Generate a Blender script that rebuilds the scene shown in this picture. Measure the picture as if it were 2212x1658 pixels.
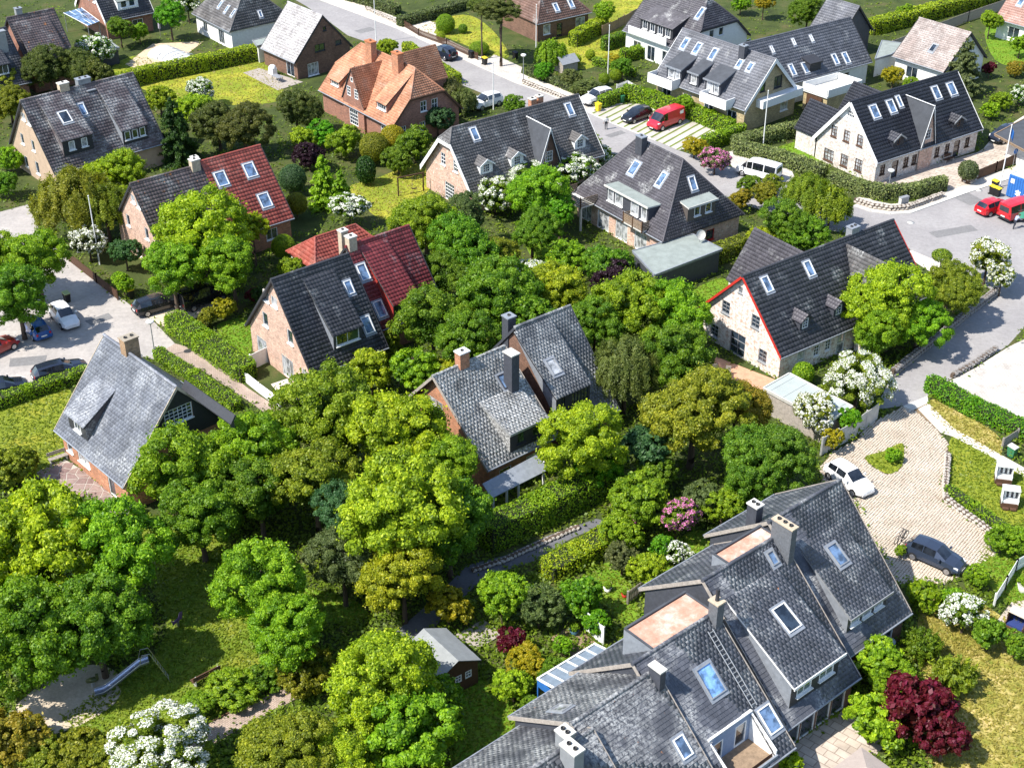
import bpy, bmesh, math, random
import numpy as np
from mathutils import Vector, Matrix
for o in list(bpy.data.objects): bpy.data.objects.remove(o)
R=math.radians
scene=bpy.context.scene; COL=scene.collection
# ---------------------------------------------------------------- camera, sky, sun, exposure
CAMH,TH,FPX,PW,PH=65.5,.5568,3110.,2212.,1658.       # camera height, pitch, focal length in the 2212x1658 picture frame
cd=bpy.data.cameras.new('camera'); cam=bpy.data.objects.new('camera',cd); COL.objects.link(cam)
cd.sensor_width=36; cd.lens=36*FPX/PW; cd.clip_end=3000; cd.clip_start=1
cam.location=(0,0,CAMH); cam.rotation_euler=(math.pi/2-TH,0,0); scene.camera=cam
SUN_EL=R(52); SX,SY=.90,.43                            # light travels to the right and a little away
w=bpy.data.worlds.new('World'); scene.world=w; w.use_nodes=True
nt=w.node_tree; bg=nt.nodes['Background']; sk=nt.nodes.new('ShaderNodeTexSky'); sk.sky_type='NISHITA'; sk.sun_disc=False
sk.sun_elevation=SUN_EL; sk.sun_rotation=math.atan2(-SX,-SY); sk.air_density=1.0; sk.dust_density=.6; sk.ozone_density=1.5
nt.links.new(sk.outputs[0],bg.inputs[0]); bg.inputs[1].default_value=.15
sl=bpy.data.lights.new('sun','SUN'); sl.energy=4.9; sl.angle=R(.53); sl.color=(1,.955,.88)
so=bpy.data.objects.new('sun',sl); COL.objects.link(so)
n_=math.hypot(SX,SY); so.rotation_euler=Vector((SX/n_*math.cos(SUN_EL),SY/n_*math.cos(SUN_EL),-math.sin(SUN_EL))).to_track_quat('-Z','Y').to_euler(); so.location=(-60,60,120)
scene.view_settings.view_transform='Standard'; scene.view_settings.look='None'; scene.view_settings.exposure=.76; scene.view_settings.gamma=1
# ---------------------------------------------------------------- helpers
CT,ST=math.cos(TH),math.sin(TH)
def ray(x,y):
    u=x-PW/2; v=PH/2-y
    return Vector((u,FPX*CT+v*ST,-FPX*ST+v*CT))
def G(x,y,z=0.):
    d=ray(x,y); t=(z-CAMH)/d.z
    return Vector((d.x*t,d.y*t,z))
def mpp(x,y,z=0.):                                     # metres per picture pixel at that place
    p=G(x,y,z)-Vector((0,0,CAMH)); return (p.y*CT-p.z*ST)/FPX
rng=np.random.default_rng(7); random.seed(7)
def tag(o,label=None,cat=None,group=None,kind=None):
    if label: o['label']=label
    if cat: o['category']=cat
    if group: o['group']=group
    if kind: o['kind']=kind
    return o
def empty(name,loc=(0,0,0),rz=0.):
    o=bpy.data.objects.new(name,None); COL.objects.link(o); o.location=loc; o.rotation_euler=(0,0,rz); o.empty_display_size=.3
    return o
def thing(name,label,cat,loc=(0,0,0),rz=0.,group=None): return tag(empty(name,loc,rz),label,cat,group)
def link(name,me,parent=None,loc=None,rz=None):
    o=bpy.data.objects.new(name,me); COL.objects.link(o)
    if parent: o.parent=parent
    if loc is not None: o.location=loc
    if rz is not None: o.rotation_euler=(0,0,rz)
    return o
class MB:
    def __init__(s): s.v=[]; s.f=[]; s.m=[]; s.sm=[]
    def add(s,vs,fs,mat=0,smooth=False):
        b=len(s.v); s.v+= [tuple(p) for p in vs]; s.f+=[tuple(i+b for i in f) for f in fs]; s.m+=[mat]*len(fs); s.sm+=[smooth]*len(fs); return s
    def box(s,x0,x1,y0,y1,z0,z1,mat=0,M=None):
        vs=[Vector((x,y,z)) for z in (z0,z1) for y in (y0,y1) for x in (x0,x1)]
        if M is not None: vs=[M@p for p in vs]
        return s.add(vs,[(0,2,3,1),(4,5,7,6),(0,1,5,4),(2,6,7,3),(0,4,6,2),(1,3,7,5)],mat)
    def obox(s,c,ax,ay,az,mat=0):                       # centre and three half-axis vectors
        c=Vector(c); vs=[c+ax*i+ay*j+az*k for k in (-1,1) for j in (-1,1) for i in (-1,1)]
        return s.add(vs,[(0,2,3,1),(4,5,7,6),(0,1,5,4),(2,6,7,3),(0,4,6,2),(1,3,7,5)],mat)
    def slab(s,poly,n,t,mat=0,side=None):               # planar polygon, thickened by t against n
        n=Vector(n); k=len(poly); P=[Vector(p) for p in poly]; Q=[p-n*t for p in P]
        s.add(P+Q,[tuple(range(k)),tuple(range(2*k-1,k-1,-1))],mat)
        s.add(P+Q,[(i,i+k,(i+1)%k+k,(i+1)%k) for i in range(k)],mat if side is None else side); return s
    def tube(s,p0,p1,r0,r1=None,n=8,mat=0,cap=True):
        r1=r0 if r1 is None else r1; p0=Vector(p0); p1=Vector(p1); d=(p1-p0); 
        if d.length<1e-6: return s
        d.normalize(); a=d.orthogonal().normalized(); b=d.cross(a)
        vs=[p0+(a*math.cos(t)+b*math.sin(t))*r0 for t in [2*math.pi*i/n for i in range(n)]]+[p1+(a*math.cos(t)+b*math.sin(t))*r1 for t in [2*math.pi*i/n for i in range(n)]]
        s.add(vs,[(i,(i+1)%n,n+(i+1)%n,n+i) for i in range(n)],mat,True)
        if cap: s.add(vs,[tuple(range(n-1,-1,-1)),tuple(range(n,2*n))],mat)
        return s
    def lathe(s,prof,c=(0,0,0),n=14,mat=0,ax=None):
        c=Vector(c); vs=[]; 
        for r,z in prof:
            for i in range(n):
                t=2*math.pi*i/n; vs.append(c+Vector((r*math.cos(t),r*math.sin(t),z)))
        fs=[(j*n+i,j*n+(i+1)%n,(j+1)*n+(i+1)%n,(j+1)*n+i) for j in range(len(prof)-1) for i in range(n)]
        return s.add(vs,fs,mat,True)
    def mesh(s,name,mats):
        me=bpy.data.meshes.new(name); me.from_pydata(s.v,[],s.f)
        for m in mats: me.materials.append(m)
        me.polygons.foreach_set('material_index',s.m); me.polygons.foreach_set('use_smooth',s.sm)
        return me
    def build(s,name,mats,parent=None,loc=None,rz=None):
        if not isinstance(mats,(list,tuple)): mats=[mats]
        return link(name,s.mesh(name,mats),parent,loc,rz)
def np_mesh(name,V,F,mats,mi=None,rnd=None,smooth=False):      # V (n,3), F (m,k) arrays
    me=bpy.data.meshes.new(name); n,m,k=len(V),len(F),F.shape[1]
    me.vertices.add(n); me.vertices.foreach_set('co',np.ascontiguousarray(V,np.float32).ravel())
    me.loops.add(m*k); me.loops.foreach_set('vertex_index',np.ascontiguousarray(F,np.int32).ravel())
    me.polygons.add(m); me.polygons.foreach_set('loop_start',np.arange(0,m*k,k,dtype=np.int32))
    try: me.polygons.foreach_set('loop_total',np.full(m,k,np.int32))
    except Exception: pass
    for q in mats: me.materials.append(q)
    if mi is not None: me.polygons.foreach_set('material_index',np.ascontiguousarray(mi,np.int32))
    if smooth: me.polygons.foreach_set('use_smooth',np.ones(m,bool))
    if rnd is not None:
        a=me.attributes.new('rnd','FLOAT','FACE'); a.data.foreach_set('value',np.ascontiguousarray(rnd,np.float32))
    me.update(calc_edges=True); return me
# ---------------------------------------------------------------- materials
def newmat(name):
    m=bpy.data.materials.new(name); m.use_nodes=True; nt=m.node_tree; b=nt.nodes['Principled BSDF']; return m,nt,b
def nd(nt,t,**k):
    n=nt.nodes.new(t)
    for a,v in k.items():
        if isinstance(a,str) and a.startswith('i'): n.inputs[int(a[1:])].default_value=v
        else: setattr(n,a,v)
    return n
def coord(nt,scale=1.,kind='Object',sc3=None):
    tc=nd(nt,'ShaderNodeTexCoord'); mp=nd(nt,'ShaderNodeMapping'); nt.links.new(tc.outputs[kind],mp.inputs[0])
    mp.inputs[3].default_value=sc3 or (scale,)*3; return mp.outputs[0]
def noise(nt,vec,scale,detail=4,rough=.6):
    n=nd(nt,'ShaderNodeTexNoise'); n.inputs['Scale'].default_value=scale; n.inputs['Detail'].default_value=detail; n.inputs['Roughness'].default_value=rough
    nt.links.new(vec,n.inputs[0]); return n.outputs['Fac']
def ramp(nt,fac,stops):
    r=nd(nt,'ShaderNodeValToRGB'); e=r.color_ramp.elements
    while len(e)<len(stops): e.new(.5)
    for i,(p,c) in enumerate(stops): e[i].position=p; e[i].color=(*c,1) if not isinstance(c,(int,float)) else (c,c,c,1)
    nt.links.new(fac,r.inputs[0]); return r.outputs[0]
def mix(nt,fac,a,b,mode='MIX'):
    m=nd(nt,'ShaderNodeMix',data_type='RGBA',blend_type=mode)
    for i,v in ((0,fac),(6,a),(7,b)):
        if hasattr(v,'is_linked'): nt.links.new(v,m.inputs[i])
        else: m.inputs[i].default_value=v if i==0 else ((*v,1) if len(v)==3 else v)
    return m.outputs[2]
def bump(nt,b,h,strength=.4,dist=.05):
    n=nd(nt,'ShaderNodeBump'); n.inputs['Strength'].default_value=strength; n.inputs['Distance'].default_value=dist; nt.links.new(h,n.inputs['Height']); nt.links.new(n.outputs[0],b.inputs['Normal'])
MATS={}
def plain(name,col,rough=.6,var=.18,scale=3.,metal=0.,spec=.4,fine=25.):
    if name in MATS: return MATS[name]
    m,nt,b=newmat(name); v=coord(nt)
    a=noise(nt,v,scale); f=noise(nt,v,fine,3)
    c=ramp(nt,a,[(.25,tuple(x*(1-var) for x in col)),(.75,tuple(min(1,x*(1+var)) for x in col))])
    c=mix(nt,.35,c,ramp(nt,f,[(.3,.35),(.7,.65)]),'OVERLAY') if var>.02 else c
    nt.links.new(c,b.inputs['Base Color']); b.inputs['Roughness'].default_value=rough; b.inputs['Metallic'].default_value=metal; b.inputs['Specular IOR Level'].default_value=spec
    if var>.02: bump(nt,b,f,.25,.03)
    MATS[name]=m; return m
def paint(name,col,rough=.25,coat=.6,metal=.0):
    if name in MATS: return MATS[name]
    m,nt,b=newmat(name); v=coord(nt); a=noise(nt,v,4.)
    nt.links.new(ramp(nt,a,[(.3,tuple(x*.9 for x in col)),(.7,col)]),b.inputs['Base Color']); b.inputs['Roughness'].default_value=rough; b.inputs['Coat Weight'].default_value=coat; b.inputs['Coat Roughness'].default_value=.08; b.inputs['Metallic'].default_value=metal
    MATS[name]=m; return m
def brick(name,col,mortar,wash=0.,washcol=(.75,.72,.66),sx=.26,sz=.085):
    m,nt,b=newmat(name); tc=nd(nt,'ShaderNodeTexCoord'); sp=nd(nt,'ShaderNodeSeparateXYZ'); nt.links.new(tc.outputs['Object'],sp.inputs[0])
    ad=nd(nt,'ShaderNodeMath',operation='ADD'); nt.links.new(sp.outputs[0],ad.inputs[0]); nt.links.new(sp.outputs[1],ad.inputs[1])
    cb=nd(nt,'ShaderNodeCombineXYZ'); nt.links.new(ad.outputs[0],cb.inputs[0]); nt.links.new(sp.outputs[2],cb.inputs[1])
    br=nd(nt,'ShaderNodeTexBrick'); nt.links.new(cb.outputs[0],br.inputs[0]); br.inputs['Scale'].default_value=1.
    br.inputs['Brick Width'].default_value=sx; br.inputs['Row Height'].default_value=sz; br.inputs['Mortar Size'].default_value=.012; br.inputs['Bias'].default_value=-.1
    br.inputs['Color1'].default_value=(*[c*.72 for c in col],1); br.inputs['Color2'].default_value=(*[min(1,c*1.25) for c in col],1); br.inputs['Mortar'].default_value=(*mortar,1)
    v=tc.outputs['Object']; n1=noise(nt,v,1.1,5); c=mix(nt,.5,br.outputs[0],ramp(nt,n1,[(.3,.3),(.7,.7)]),'OVERLAY')
    n2=noise(nt,v,5.,4); c=mix(nt,.4,c,ramp(nt,n2,[(.35,.3),(.65,.7)]),'OVERLAY')
    if wash>0:
        n3=noise(nt,cb.outputs[0],3.2,6,.72); c=mix(nt,ramp(nt,n3,[(.62-wash*.4,0.),(.72-wash*.3,1.)]),c,washcol)
    nt.links.new(c,b.inputs['Base Color']); b.inputs['Roughness'].default_value=.85; bump(nt,b,br.outputs['Fac'],.4,-.01); return m
def roofmat(name,col,col2,lw=0.,lo=0.,rough=.55,lwcol=(.55,.55,.53),locol=(.45,.16,.03),lscale=1.1,streak=.4):
    m,nt,b=newmat(name); at=nd(nt,'ShaderNodeAttribute',attribute_name='rnd'); ge=nd(nt,'ShaderNodeNewGeometry'); v=ge.outputs['Position']
    def mapped(sc):
        mp=nd(nt,'ShaderNodeMapping'); nt.links.new(v,mp.inputs[0]); mp.inputs[3].default_value=sc; return mp.outputs[0]
    c=ramp(nt,at.outputs['Fac'],[(0.,tuple(x*.86 for x in col)),(.5,tuple(x*.97 for x in col)),(.9,tuple(.7*x+.3*y for x,y in zip(col,col2))),(1.,tuple(.3*x+.7*y for x,y in zip(col,col2)))])
    a=noise(nt,mapped((.75,.75,.3)),.9,5,.65); c=mix(nt,streak+.15,c,ramp(nt,a,[(.3,.22),(.7,.78)]),'OVERLAY')
    f=noise(nt,v,9.,5,.7); c=mix(nt,.26,c,ramp(nt,f,[(.3,.3),(.7,.7)]),'OVERLAY')
    if lw>0:
        big=noise(nt,v,lscale*.5,3); sm=noise(nt,v,6.,6,.75)
        mu=nd(nt,'ShaderNodeMath',operation='MULTIPLY'); nt.links.new(ramp(nt,big,[(.62-lw*.35,0.),(.78-lw*.3,1.)]),mu.inputs[0]); nt.links.new(ramp(nt,sm,[(.42,0.),(.6,1.)]),mu.inputs[1])
        mv=nd(nt,'ShaderNodeMath',operation='MULTIPLY',i1=.75); nt.links.new(mu.outputs[0],mv.inputs[0]); c=mix(nt,mv.outputs[0],c,lwcol)
    if lo>0:
        o1=noise(nt,mapped((1.1,.9,1.3)),1.7,5,.7); c=mix(nt,ramp(nt,o1,[(.72-lo*.2,0.),(.76-lo*.2,.9)]),c,locol)
    nt.links.new(c,b.inputs['Base Color']); nt.links.new(ramp(nt,f,[(.3,rough-.15),(.7,rough+.2)]),b.inputs['Roughness']); b.inputs['Specular IOR Level'].default_value=.45
    bump(nt,b,f,.5,.02); return m
def glassmat(name,col=(.02,.03,.045),rough=.06):
    m,nt,b=newmat(name); v=coord(nt); a=noise(nt,v,1.6,3)
    nt.links.new(ramp(nt,a,[(.4,tuple(c*.5 for c in col)),(.6,tuple(min(1,c*1.6) for c in col))]),b.inputs['Base Color']); b.inputs['Roughness'].default_value=rough; b.inputs['Specular IOR Level'].default_value=.9; b.inputs['Coat Weight'].default_value=.6; b.inputs['Coat Roughness'].default_value=.02; return m
M_WHITE=plain('white_paint',(.78,.78,.76),.5,.08); M_WHITE2=plain('off_white_render',(.72,.71,.68),.7,.12)
M_DARKTRIM=plain('dark_trim',(.035,.036,.042),.5,.15); M_DGREY=plain('dark_grey_cladding',(.055,.058,.07),.6,.2); M_GREY=plain('grey_metal',(.32,.33,.34),.45,.12,metal=.3)
M_ZINC=plain('zinc_sheet',(.26,.28,.31),.45,.2,metal=.2); M_FELT=plain('roofing_felt',(.24,.27,.25),.85,.2,1.2); M_FELT2=plain('dark_roofing_felt',(.06,.065,.075),.85,.25,1.2)
M_GLASS=glassmat('window_glass'); M_SKYGL=glassmat('skylight_glass',(.10,.16,.26),.04); M_CURT=glassmat('curtained_glass',(.30,.31,.32),.1); M_GRGL=glassmat('green_reflecting_glass',(.05,.08,.03),.05)  # the green glass carries a painted reflection in its base colour
M_CONC=plain('concrete',(.42,.41,.38),.85,.2,1.5); M_LCONC=plain('light_concrete',(.55,.53,.48),.85,.15,1.5); M_BLACK=plain('black_plastic',(.012,.012,.013),.5,.1); M_WOOD=plain('weathered_wood',(.24,.17,.11),.8,.3,5.); M_DWOOD=plain('dark_brown_wood',(.09,.045,.025),.75,.25,5.)
M_GWOOD=plain('grey_weathered_wood',(.33,.29,.25),.85,.3,5.); M_SOIL=plain('soil',(.10,.07,.05),.95,.4,2.); M_YEL=plain('yellow_plastic',(.75,.55,.02),.45,.1); M_GREENP=plain('green_plastic',(.03,.16,.07),.45,.1)
M_RED=plain('red_paint',(.45,.03,.02),.5,.15); M_ORANGE=plain('terracotta',(.42,.15,.06),.7,.2); M_BLUE=plain('blue_paint',(.03,.14,.42),.45,.15); M_STEEL=plain('steel',(.5,.5,.52),.3,.1,metal=.9)
M_CHIMB=brick('chimney_brick',(.34,.19,.09),(.3,.26,.2)); M_CHIMBG=plain('beige_chimney',(.45,.37,.27),.85,.25,4.)
# ---------------------------------------------------------------- houses
def clip_poly(P,axis,val,keep_gt):
    out=[]; n=len(P)
    for i in range(n):
        a,b=P[i],P[(i+1)%n]; da=(a[axis]-val)*(1 if keep_gt else -1); db=(b[axis]-val)*(1 if keep_gt else -1)
        if da>=0: out.append(a)
        if (da>1e-9 and db<-1e-9) or (da<-1e-9 and db>1e-9):
            t=da/(da-db); out.append((a[0]+(b[0]-a[0])*t,a[1]+(b[1]-a[1])*t))
    return out
def wall_face(mb,O,s,n,poly,ops,depth=.14,matf=lambda z:0,cuts=()):
    O,s,n=Vector(O),Vector(s),Vector(n); Z=Vector((0,0,1))
    xs=sorted({-1e3,1e3,*[o[0] for o in ops],*[o[1] for o in ops]}); zs=sorted({-1e3,1e3,*[o[2] for o in ops],*[o[3] for o in ops],*cuts})
    flip=(s.cross(Z)).dot(n)<0
    for i in range(len(xs)-1):
        for j in range(len(zs)-1):
            cx,cz=(xs[i]+xs[i+1])/2,(zs[j]+zs[j+1])/2
            if any(o[0]<cx<o[1] and o[2]<cz<o[3] for o in ops): continue
            P=poly
            for ax,v,k in ((0,xs[i],True),(0,xs[i+1],False),(1,zs[j],True),(1,zs[j+1],False)):
                P=clip_poly(P,ax,v,k)
                if len(P)<3: break
            if len(P)<3: continue
            vs=[O+s*a+Z*b for a,b in P]; k=tuple(range(len(P)))
            mb.add(vs,[k[::-1] if flip else k],matf(sum(b for a,b in P)/len(P)))
    for a,b,c,d in ops:
        q=[O+s*a+Z*c,O+s*b+Z*c,O+s*b+Z*d,O+s*a+Z*d]; r=[p-n*depth for p in q]
        mb.add(q+r,[(i,(i+1)%4,4+(i+1)%4,4+i) for i in range(4)],0)
def win_mesh(mf,mp,C,s,up,n,w,h,nx=1,nz=1,fw=.07,ft=.05,bar=.035,mfi=0,mpi=0,sill=True):
    s,up,n=Vector(s),Vector(up),Vector(n); C=Vector(C); x=w/2; z=h/2; t=n*ft
    for c,a,b in ((C+s*(x-fw/2),fw/2,z),(C-s*(x-fw/2),fw/2,z),(C+up*(z-fw/2),x-fw,fw/2),(C-up*(z-fw/2),x-fw,fw/2)): mf.obox(c,s*a,up*b,t,mfi)
    for i in range(1,nx): mf.obox(C+s*(-x+fw+(w-2*fw)*i/nx),s*bar/2,up*(z-fw),t*.8,mfi)
    for i in range(1,nz): mf.obox(C+up*(-z+fw+(h-2*fw)*i/nz),s*(x-fw),up*bar/2,t*.75,mfi)
    if sill: mf.obox(C-up*(z+.03)+n*.08,s*(x+.06),up*.03,n*.12,mfi)
    q=[C+s*a*(x-fw*.5)+up*b*(z-fw*.5)-n*ft*.3 for a,b in ((-1,-1),(1,-1),(1,1),(-1,1))]; mp.add(q,[(0,1,2,3) if s.cross(up).dot(n)>0 else (3,2,1,0)],mpi)
def tile_arrays(poly,n,kind,tw,te,mask=None,lift=.03,seed=0):
    P=[np.array(p,float) for p in poly]; n=np.array(n,float); s=P[1]-P[0]; L=np.linalg.norm(s); s/=L; t=np.cross(n,s); O=P[0]
    q=np.array([[(p-O)@s,(p-O)@t] for p in P]); r=np.random.default_rng(seed+int(abs(O.sum())*100)%9999)
    T=q[:,1].max(); nr=max(1,int(round(T/te))); te=T/nr; A=[]
    for j in range(nr):
        t0=j*te; tm=min(t0+te*.5,T-1e-4); xs=[]
        for i in range(len(q)):
            a,b=q[i],q[(i+1)%len(q)]
            if (a[1]-tm)*(b[1]-tm)<0: xs.append(a[0]+(b[0]-a[0])*(tm-a[1])/(b[1]-a[1]))
        if len(xs)<2: continue
        lo,hi=min(xs),max(xs); nc=max(1,int(round(L/tw))); w_=L/nc; base=math.floor((lo-q[:,0].min())/w_)-1
        off=(w_/2 if (kind=='slate' and j%2) else 0)
        s0=q[:,0].min()+np.arange(base,base+int((hi-lo)/w_)+4)*w_+off; s1=s0+w_
        if kind=='slate': s1=s1-.012
        s0=np.clip(s0,lo,hi); s1=np.clip(s1,lo,hi); k=(s1-s0)>.04; s0,s1=s0[k],s1[k]
        A.append(np.stack([s0,s1,np.full_like(s0,t0-(.04 if j==0 else 0)),np.full_like(s0,min(t0+te*1.12,T))],1))
    A=np.concatenate(A); 
    if mask is not None:
        c=O+((A[:,0]+A[:,1])/2)[:,None]*s+((A[:,2]+A[:,3])/2)[:,None]*t; A=A[~mask(c)]
    rnd=r.random(len(A)); return O,s,t,n,A,rnd,r
def tile_mesh(name,polys,mats,kind='pan',tw=.3,te=.34,mask=None,seed=0,skip=None):
    Vs,Fs,Rs=[],[],[]; base=0
    for poly,n in polys:
        O,s,t,n,A,rnd,r=tile_arrays(poly,n,kind,tw,te,mask,seed=seed)
        if skip is not None: k=skip(O,s,t,n,A); A,rnd=A[k],rnd[k]
        m=len(A)
        if m==0: continue
        h0=.022+.010*r.random(m); h1=.012+.006*r.random(m); dt=(r.random(m)-.5)*.02
        def pt(fs,tt,h): return O+(A[:,0]+(A[:,1]-A[:,0])*fs)[:,None]*s+tt[:,None]*t+h[:,None]*n
        t0=A[:,2]+dt; t1=A[:,3]
        if kind=='pan':
            pr=[(0,.0),(.28,.03),(.58,.034),(.86,.0),(1,.0)]; k=len(pr)
            V=np.stack([pt(f,t0,h0+b) for f,b in pr]+[pt(f,t1,h1+b) for f,b in pr]+[pt(f,t0,np.zeros(m)) for f,b in pr],1)
            F=[(i,i+1,k+i+1,k+i) for i in range(k-1)]+[(2*k+i,2*k+i+1,i+1,i) for i in range(k-1)]
        else:
            V=np.stack([pt(0,t0,h0),pt(1,t0,h0),pt(1,t1,h1),pt(0,t1,h1),pt(0,t0,np.zeros(m)),pt(1,t0,np.zeros(m)),pt(0,t1,np.zeros(m)),pt(1,t1,np.zeros(m))],1)
            F=[(0,1,2,3),(4,5,1,0),(6,4,0,3),(5,7,2,1)]
        F=np.array(F); Vs.append(V.reshape(-1,3)); nf=len(F)
        Fs.append((np.arange(m)[:,None,None]*V.shape[1]+F[None]+base).reshape(-1,4)); base+=m*V.shape[1]; Rs.append(np.repeat(rnd,nf))
    if not Vs: return None
    return np_mesh(name,np.concatenate(Vs),np.concatenate(Fs),mats,rnd=np.concatenate(Rs))
class House:
    def __init__(H,name,label,cat,cx,cy,phi,L,Wf,Wb,hF,hB,hr,roof,wall,kind='pan',tw=.32,te=.36,Lr=None,hhL=None,hhR=None,og=.3,oe=.4,trim=None,wmats=None,cuts=(),matf=None,mask=None,indiv=0,verge=None,group=None,wallbottom=0.,back=True,gutter=True,ridgem=None):
        H.root=thing(name,label,cat,(cx,cy,0),R(phi),group); H.L,H.Wf,H.Wb,H.hF,H.hB,H.hr=L,Wf,Wb,hF,hB,hr; H.roofm,H.wallm,H.kind,H.tw,H.te=roof,wall,kind,tw,te
        H.hip=Lr is not None; H.Lr=Lr if H.hip else L; H.og,H.oe=og,oe; H.trim=trim or M_DARKTRIM; H.wm=wmats or [wall]; H.cuts=cuts; H.matf=matf or (lambda z:0); H.mask=mask; H.indiv=indiv
        H.ops={k:[] for k in ('wF','wB','wL','wR')}; H.M=Matrix.Translation((cx,cy,0))@Matrix.Rotation(R(phi),4,'Z'); H.Mi=H.M.inverted(); H.nd=0; H.hhL,H.hhR=hhL,hhR; H.wb=wallbottom; H.verge=verge
        a=(L-H.Lr)/2 if H.hip else 1; H.P={}
        def pl(k,P0,s,o,m): 
            n=Vector((o[0]*m,o[1]*m,1)).normalized(); H.P[k]=(Vector(P0),Vector(s),Vector(o),m,n)
        pl('F',(0,0,hr),(1,0,0),(0,-1,0),(hr-hF)/Wf); pl('B',(0,0,hr),(-1,0,0),(0,1,0),(hr-hB)/Wb)
        if H.hip: pl('R',(H.Lr/2,0,hr),(0,1,0),(1,0,0),(hr-hF)/a); pl('L',(-H.Lr/2,0,hr),(0,-1,0),(-1,0,0),(hr-hF)/a)
        H.W={'wF':(Vector((0,-(Wf-oe),0)),Vector((1,0,0)),Vector((0,-1,0))),'wB':(Vector((0,Wb-oe,0)),Vector((-1,0,0)),Vector((0,1,0))),'wR':(Vector((L/2-og,0,0)),Vector((0,1,0)),Vector((1,0,0))),'wL':(Vector((-L/2+og,0,0)),Vector((0,-1,0)),Vector((-1,0,0)))}
        H.roof_geo(back,gutter,ridgem)
    def lray(H,x,y):
        o=H.Mi@Vector((0,0,CAMH)); d=H.Mi.to_3x3()@ray(x,y); return o,d
    def pix(H,k,x,y):                                    # picture pixel -> (s,d) on a roof plane or (s,z) on a wall
        o,d=H.lray(x,y)
        if k in H.W: P0,s,n=H.W[k]
        else: P0,s,out,m,n=H.P[k]
        t=(P0-o).dot(n)/d.dot(n); p=o+d*t-P0
        return (p.dot(s),p.z) if k in H.W else (p.dot(s),p.dot(out))
    def sp(H,k,s,d,h=0.):                                # point on roof plane, h above it
        P0,sd,out,m,n=H.P[k]; return P0+sd*s+out*d-Vector((0,0,m*d))+n*h
    def roof_polys(H):
        L,Wf,Wb,hF,hB,hr,Lr=H.L,H.Wf,H.Wb,H.hF,H.hB,H.hr,H.Lr; out=[]
        def nrm(P): 
            n=(P[1]-P[0]).cross(P[2]-P[0]).normalized(); return n if n.z>0 else -n
        if H.hip:
            a,b,c,d=Vector((-L/2,-Wf,hF)),Vector((L/2,-Wf,hF)),Vector((L/2,Wb,hB)),Vector((-L/2,Wb,hB)); r0,r1=Vector((-Lr/2,0,hr)),Vector((Lr/2,0,hr))
            for P in ([a,b,r1,r0],[b,c,r1],[c,d,r0,r1],[d,a,r0]): out.append((P,nrm(P)))
            return out
        e=[]
        F=[Vector((-L/2,-Wf,hF)),Vector((L/2,-Wf,hF))]; B=[Vector((L/2,Wb,hB)),Vector((-L/2,Wb,hB))]; hips=[]
        if H.hhR:
            dr,run=H.hhR; p=Vector((L/2,-Wf*dr/(hr-hF),hr-dr)); q=Vector((L/2,Wb*dr/(hr-hB),hr-dr)); r=Vector((L/2-run,0,hr)); F+=[p,r]; RB=[r,q]; hips.append([p,q,r])
        else: F+=[Vector((L/2,0,hr))]; RB=[Vector((L/2,0,hr))]
        if H.hhL:
            dr,run=H.hhL; p=Vector((-L/2,-Wf*dr/(hr-hF),hr-dr)); q=Vector((-L/2,Wb*dr/(hr-hB),hr-dr)); r=Vector((-L/2+run,0,hr)); F+=[r,p]; B+=[q,r]; hips.append([q,p,r])
        else: F+=[Vector((-L/2,0,hr))]; B+=[Vector((-L/2,0,hr))]
        B+=RB; out=[(F,nrm(F)),(B,nrm([B[0],B[1],B[-1]]))]+[(h,nrm(h)) for h in hips]
        return out
    def roof_geo(H,back,gutter,ridgem):
        polys=H.roof_polys(); mb=MB()
        for P,n in polys:
            if H.mask is None or P is not polys[0][0]: mb.slab([p-n*.005 for p in P],n,.16,0)
            else:
                (x0,x1,d0,d1)=H.mask; F=H.P['F']; q=lambda x,d:H.sp('F',x,d,-.005); L=H.L/2
                for a,b,c,d in ((-L,x0,0,H.Wf),(x1,L,0,H.Wf),(x0,x1,0,d0),(x0,x1,d1,H.Wf)):
                    if b-a>.02 and d-c>.02: mb.slab([q(a,d),q(b,d),q(b,c),q(a,c)],n,.16,0)
        H.roof=mb.build('roof',[M_DARKTRIM],H.root)
        mk=None
        if H.mask is not None:
            x0,x1,d0,d1=H.mask; mk=lambda c:(c[:,0]>x0)&(c[:,0]<x1)&(-c[:,1]>d0)&(-c[:,1]<d1)
        use=[p for i,p in enumerate(polys) if i!=1 or H.hip]; bk=[] if H.hip else [polys[1]]
        skip=None
        if H.indiv:
            O,s,t,n,A,rnd,r=tile_arrays(*use[0],H.kind,H.tw,H.te,mk,seed=0)
            c=O+((A[:,0]+A[:,1])/2)[:,None]*s+A[:,2][:,None]*t; full=(A[:,1]-A[:,0])>.8*H.tw*.95
            Wd=np.array([list(H.M@Vector(p)) for p in c]); X=Wd[:,0]; dep=Wd[:,1]*CT-(Wd[:,2]-CAMH)*ST; up=Wd[:,1]*ST+(Wd[:,2]-CAMH)*CT; px=PW/2+FPX*X/dep; py=PH/2-FPX*up/dep
            ok=full&(py<PH-4)&(px<PW-4); idx=np.where(ok)[0]; idx=idx[np.argsort(dep[idx])][:H.indiv]; key=np.zeros(len(A),bool); key[idx]=True
            w_=float(np.median((A[:,1]-A[:,0])[full])); te_=float(np.median(A[:,3]-A[:,2]))
            b=MB(); b.box(-w_/2,w_/2,0,te_,-.004,.014); me=[]
            for q in range(6):
                m_=b.mesh('slate',[H.roofm]); a=m_.attributes.new('rnd','FLOAT','FACE'); a.data.foreach_set('value',[(q+.5)/6]*len(m_.polygons)); me.append(m_)
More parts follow.
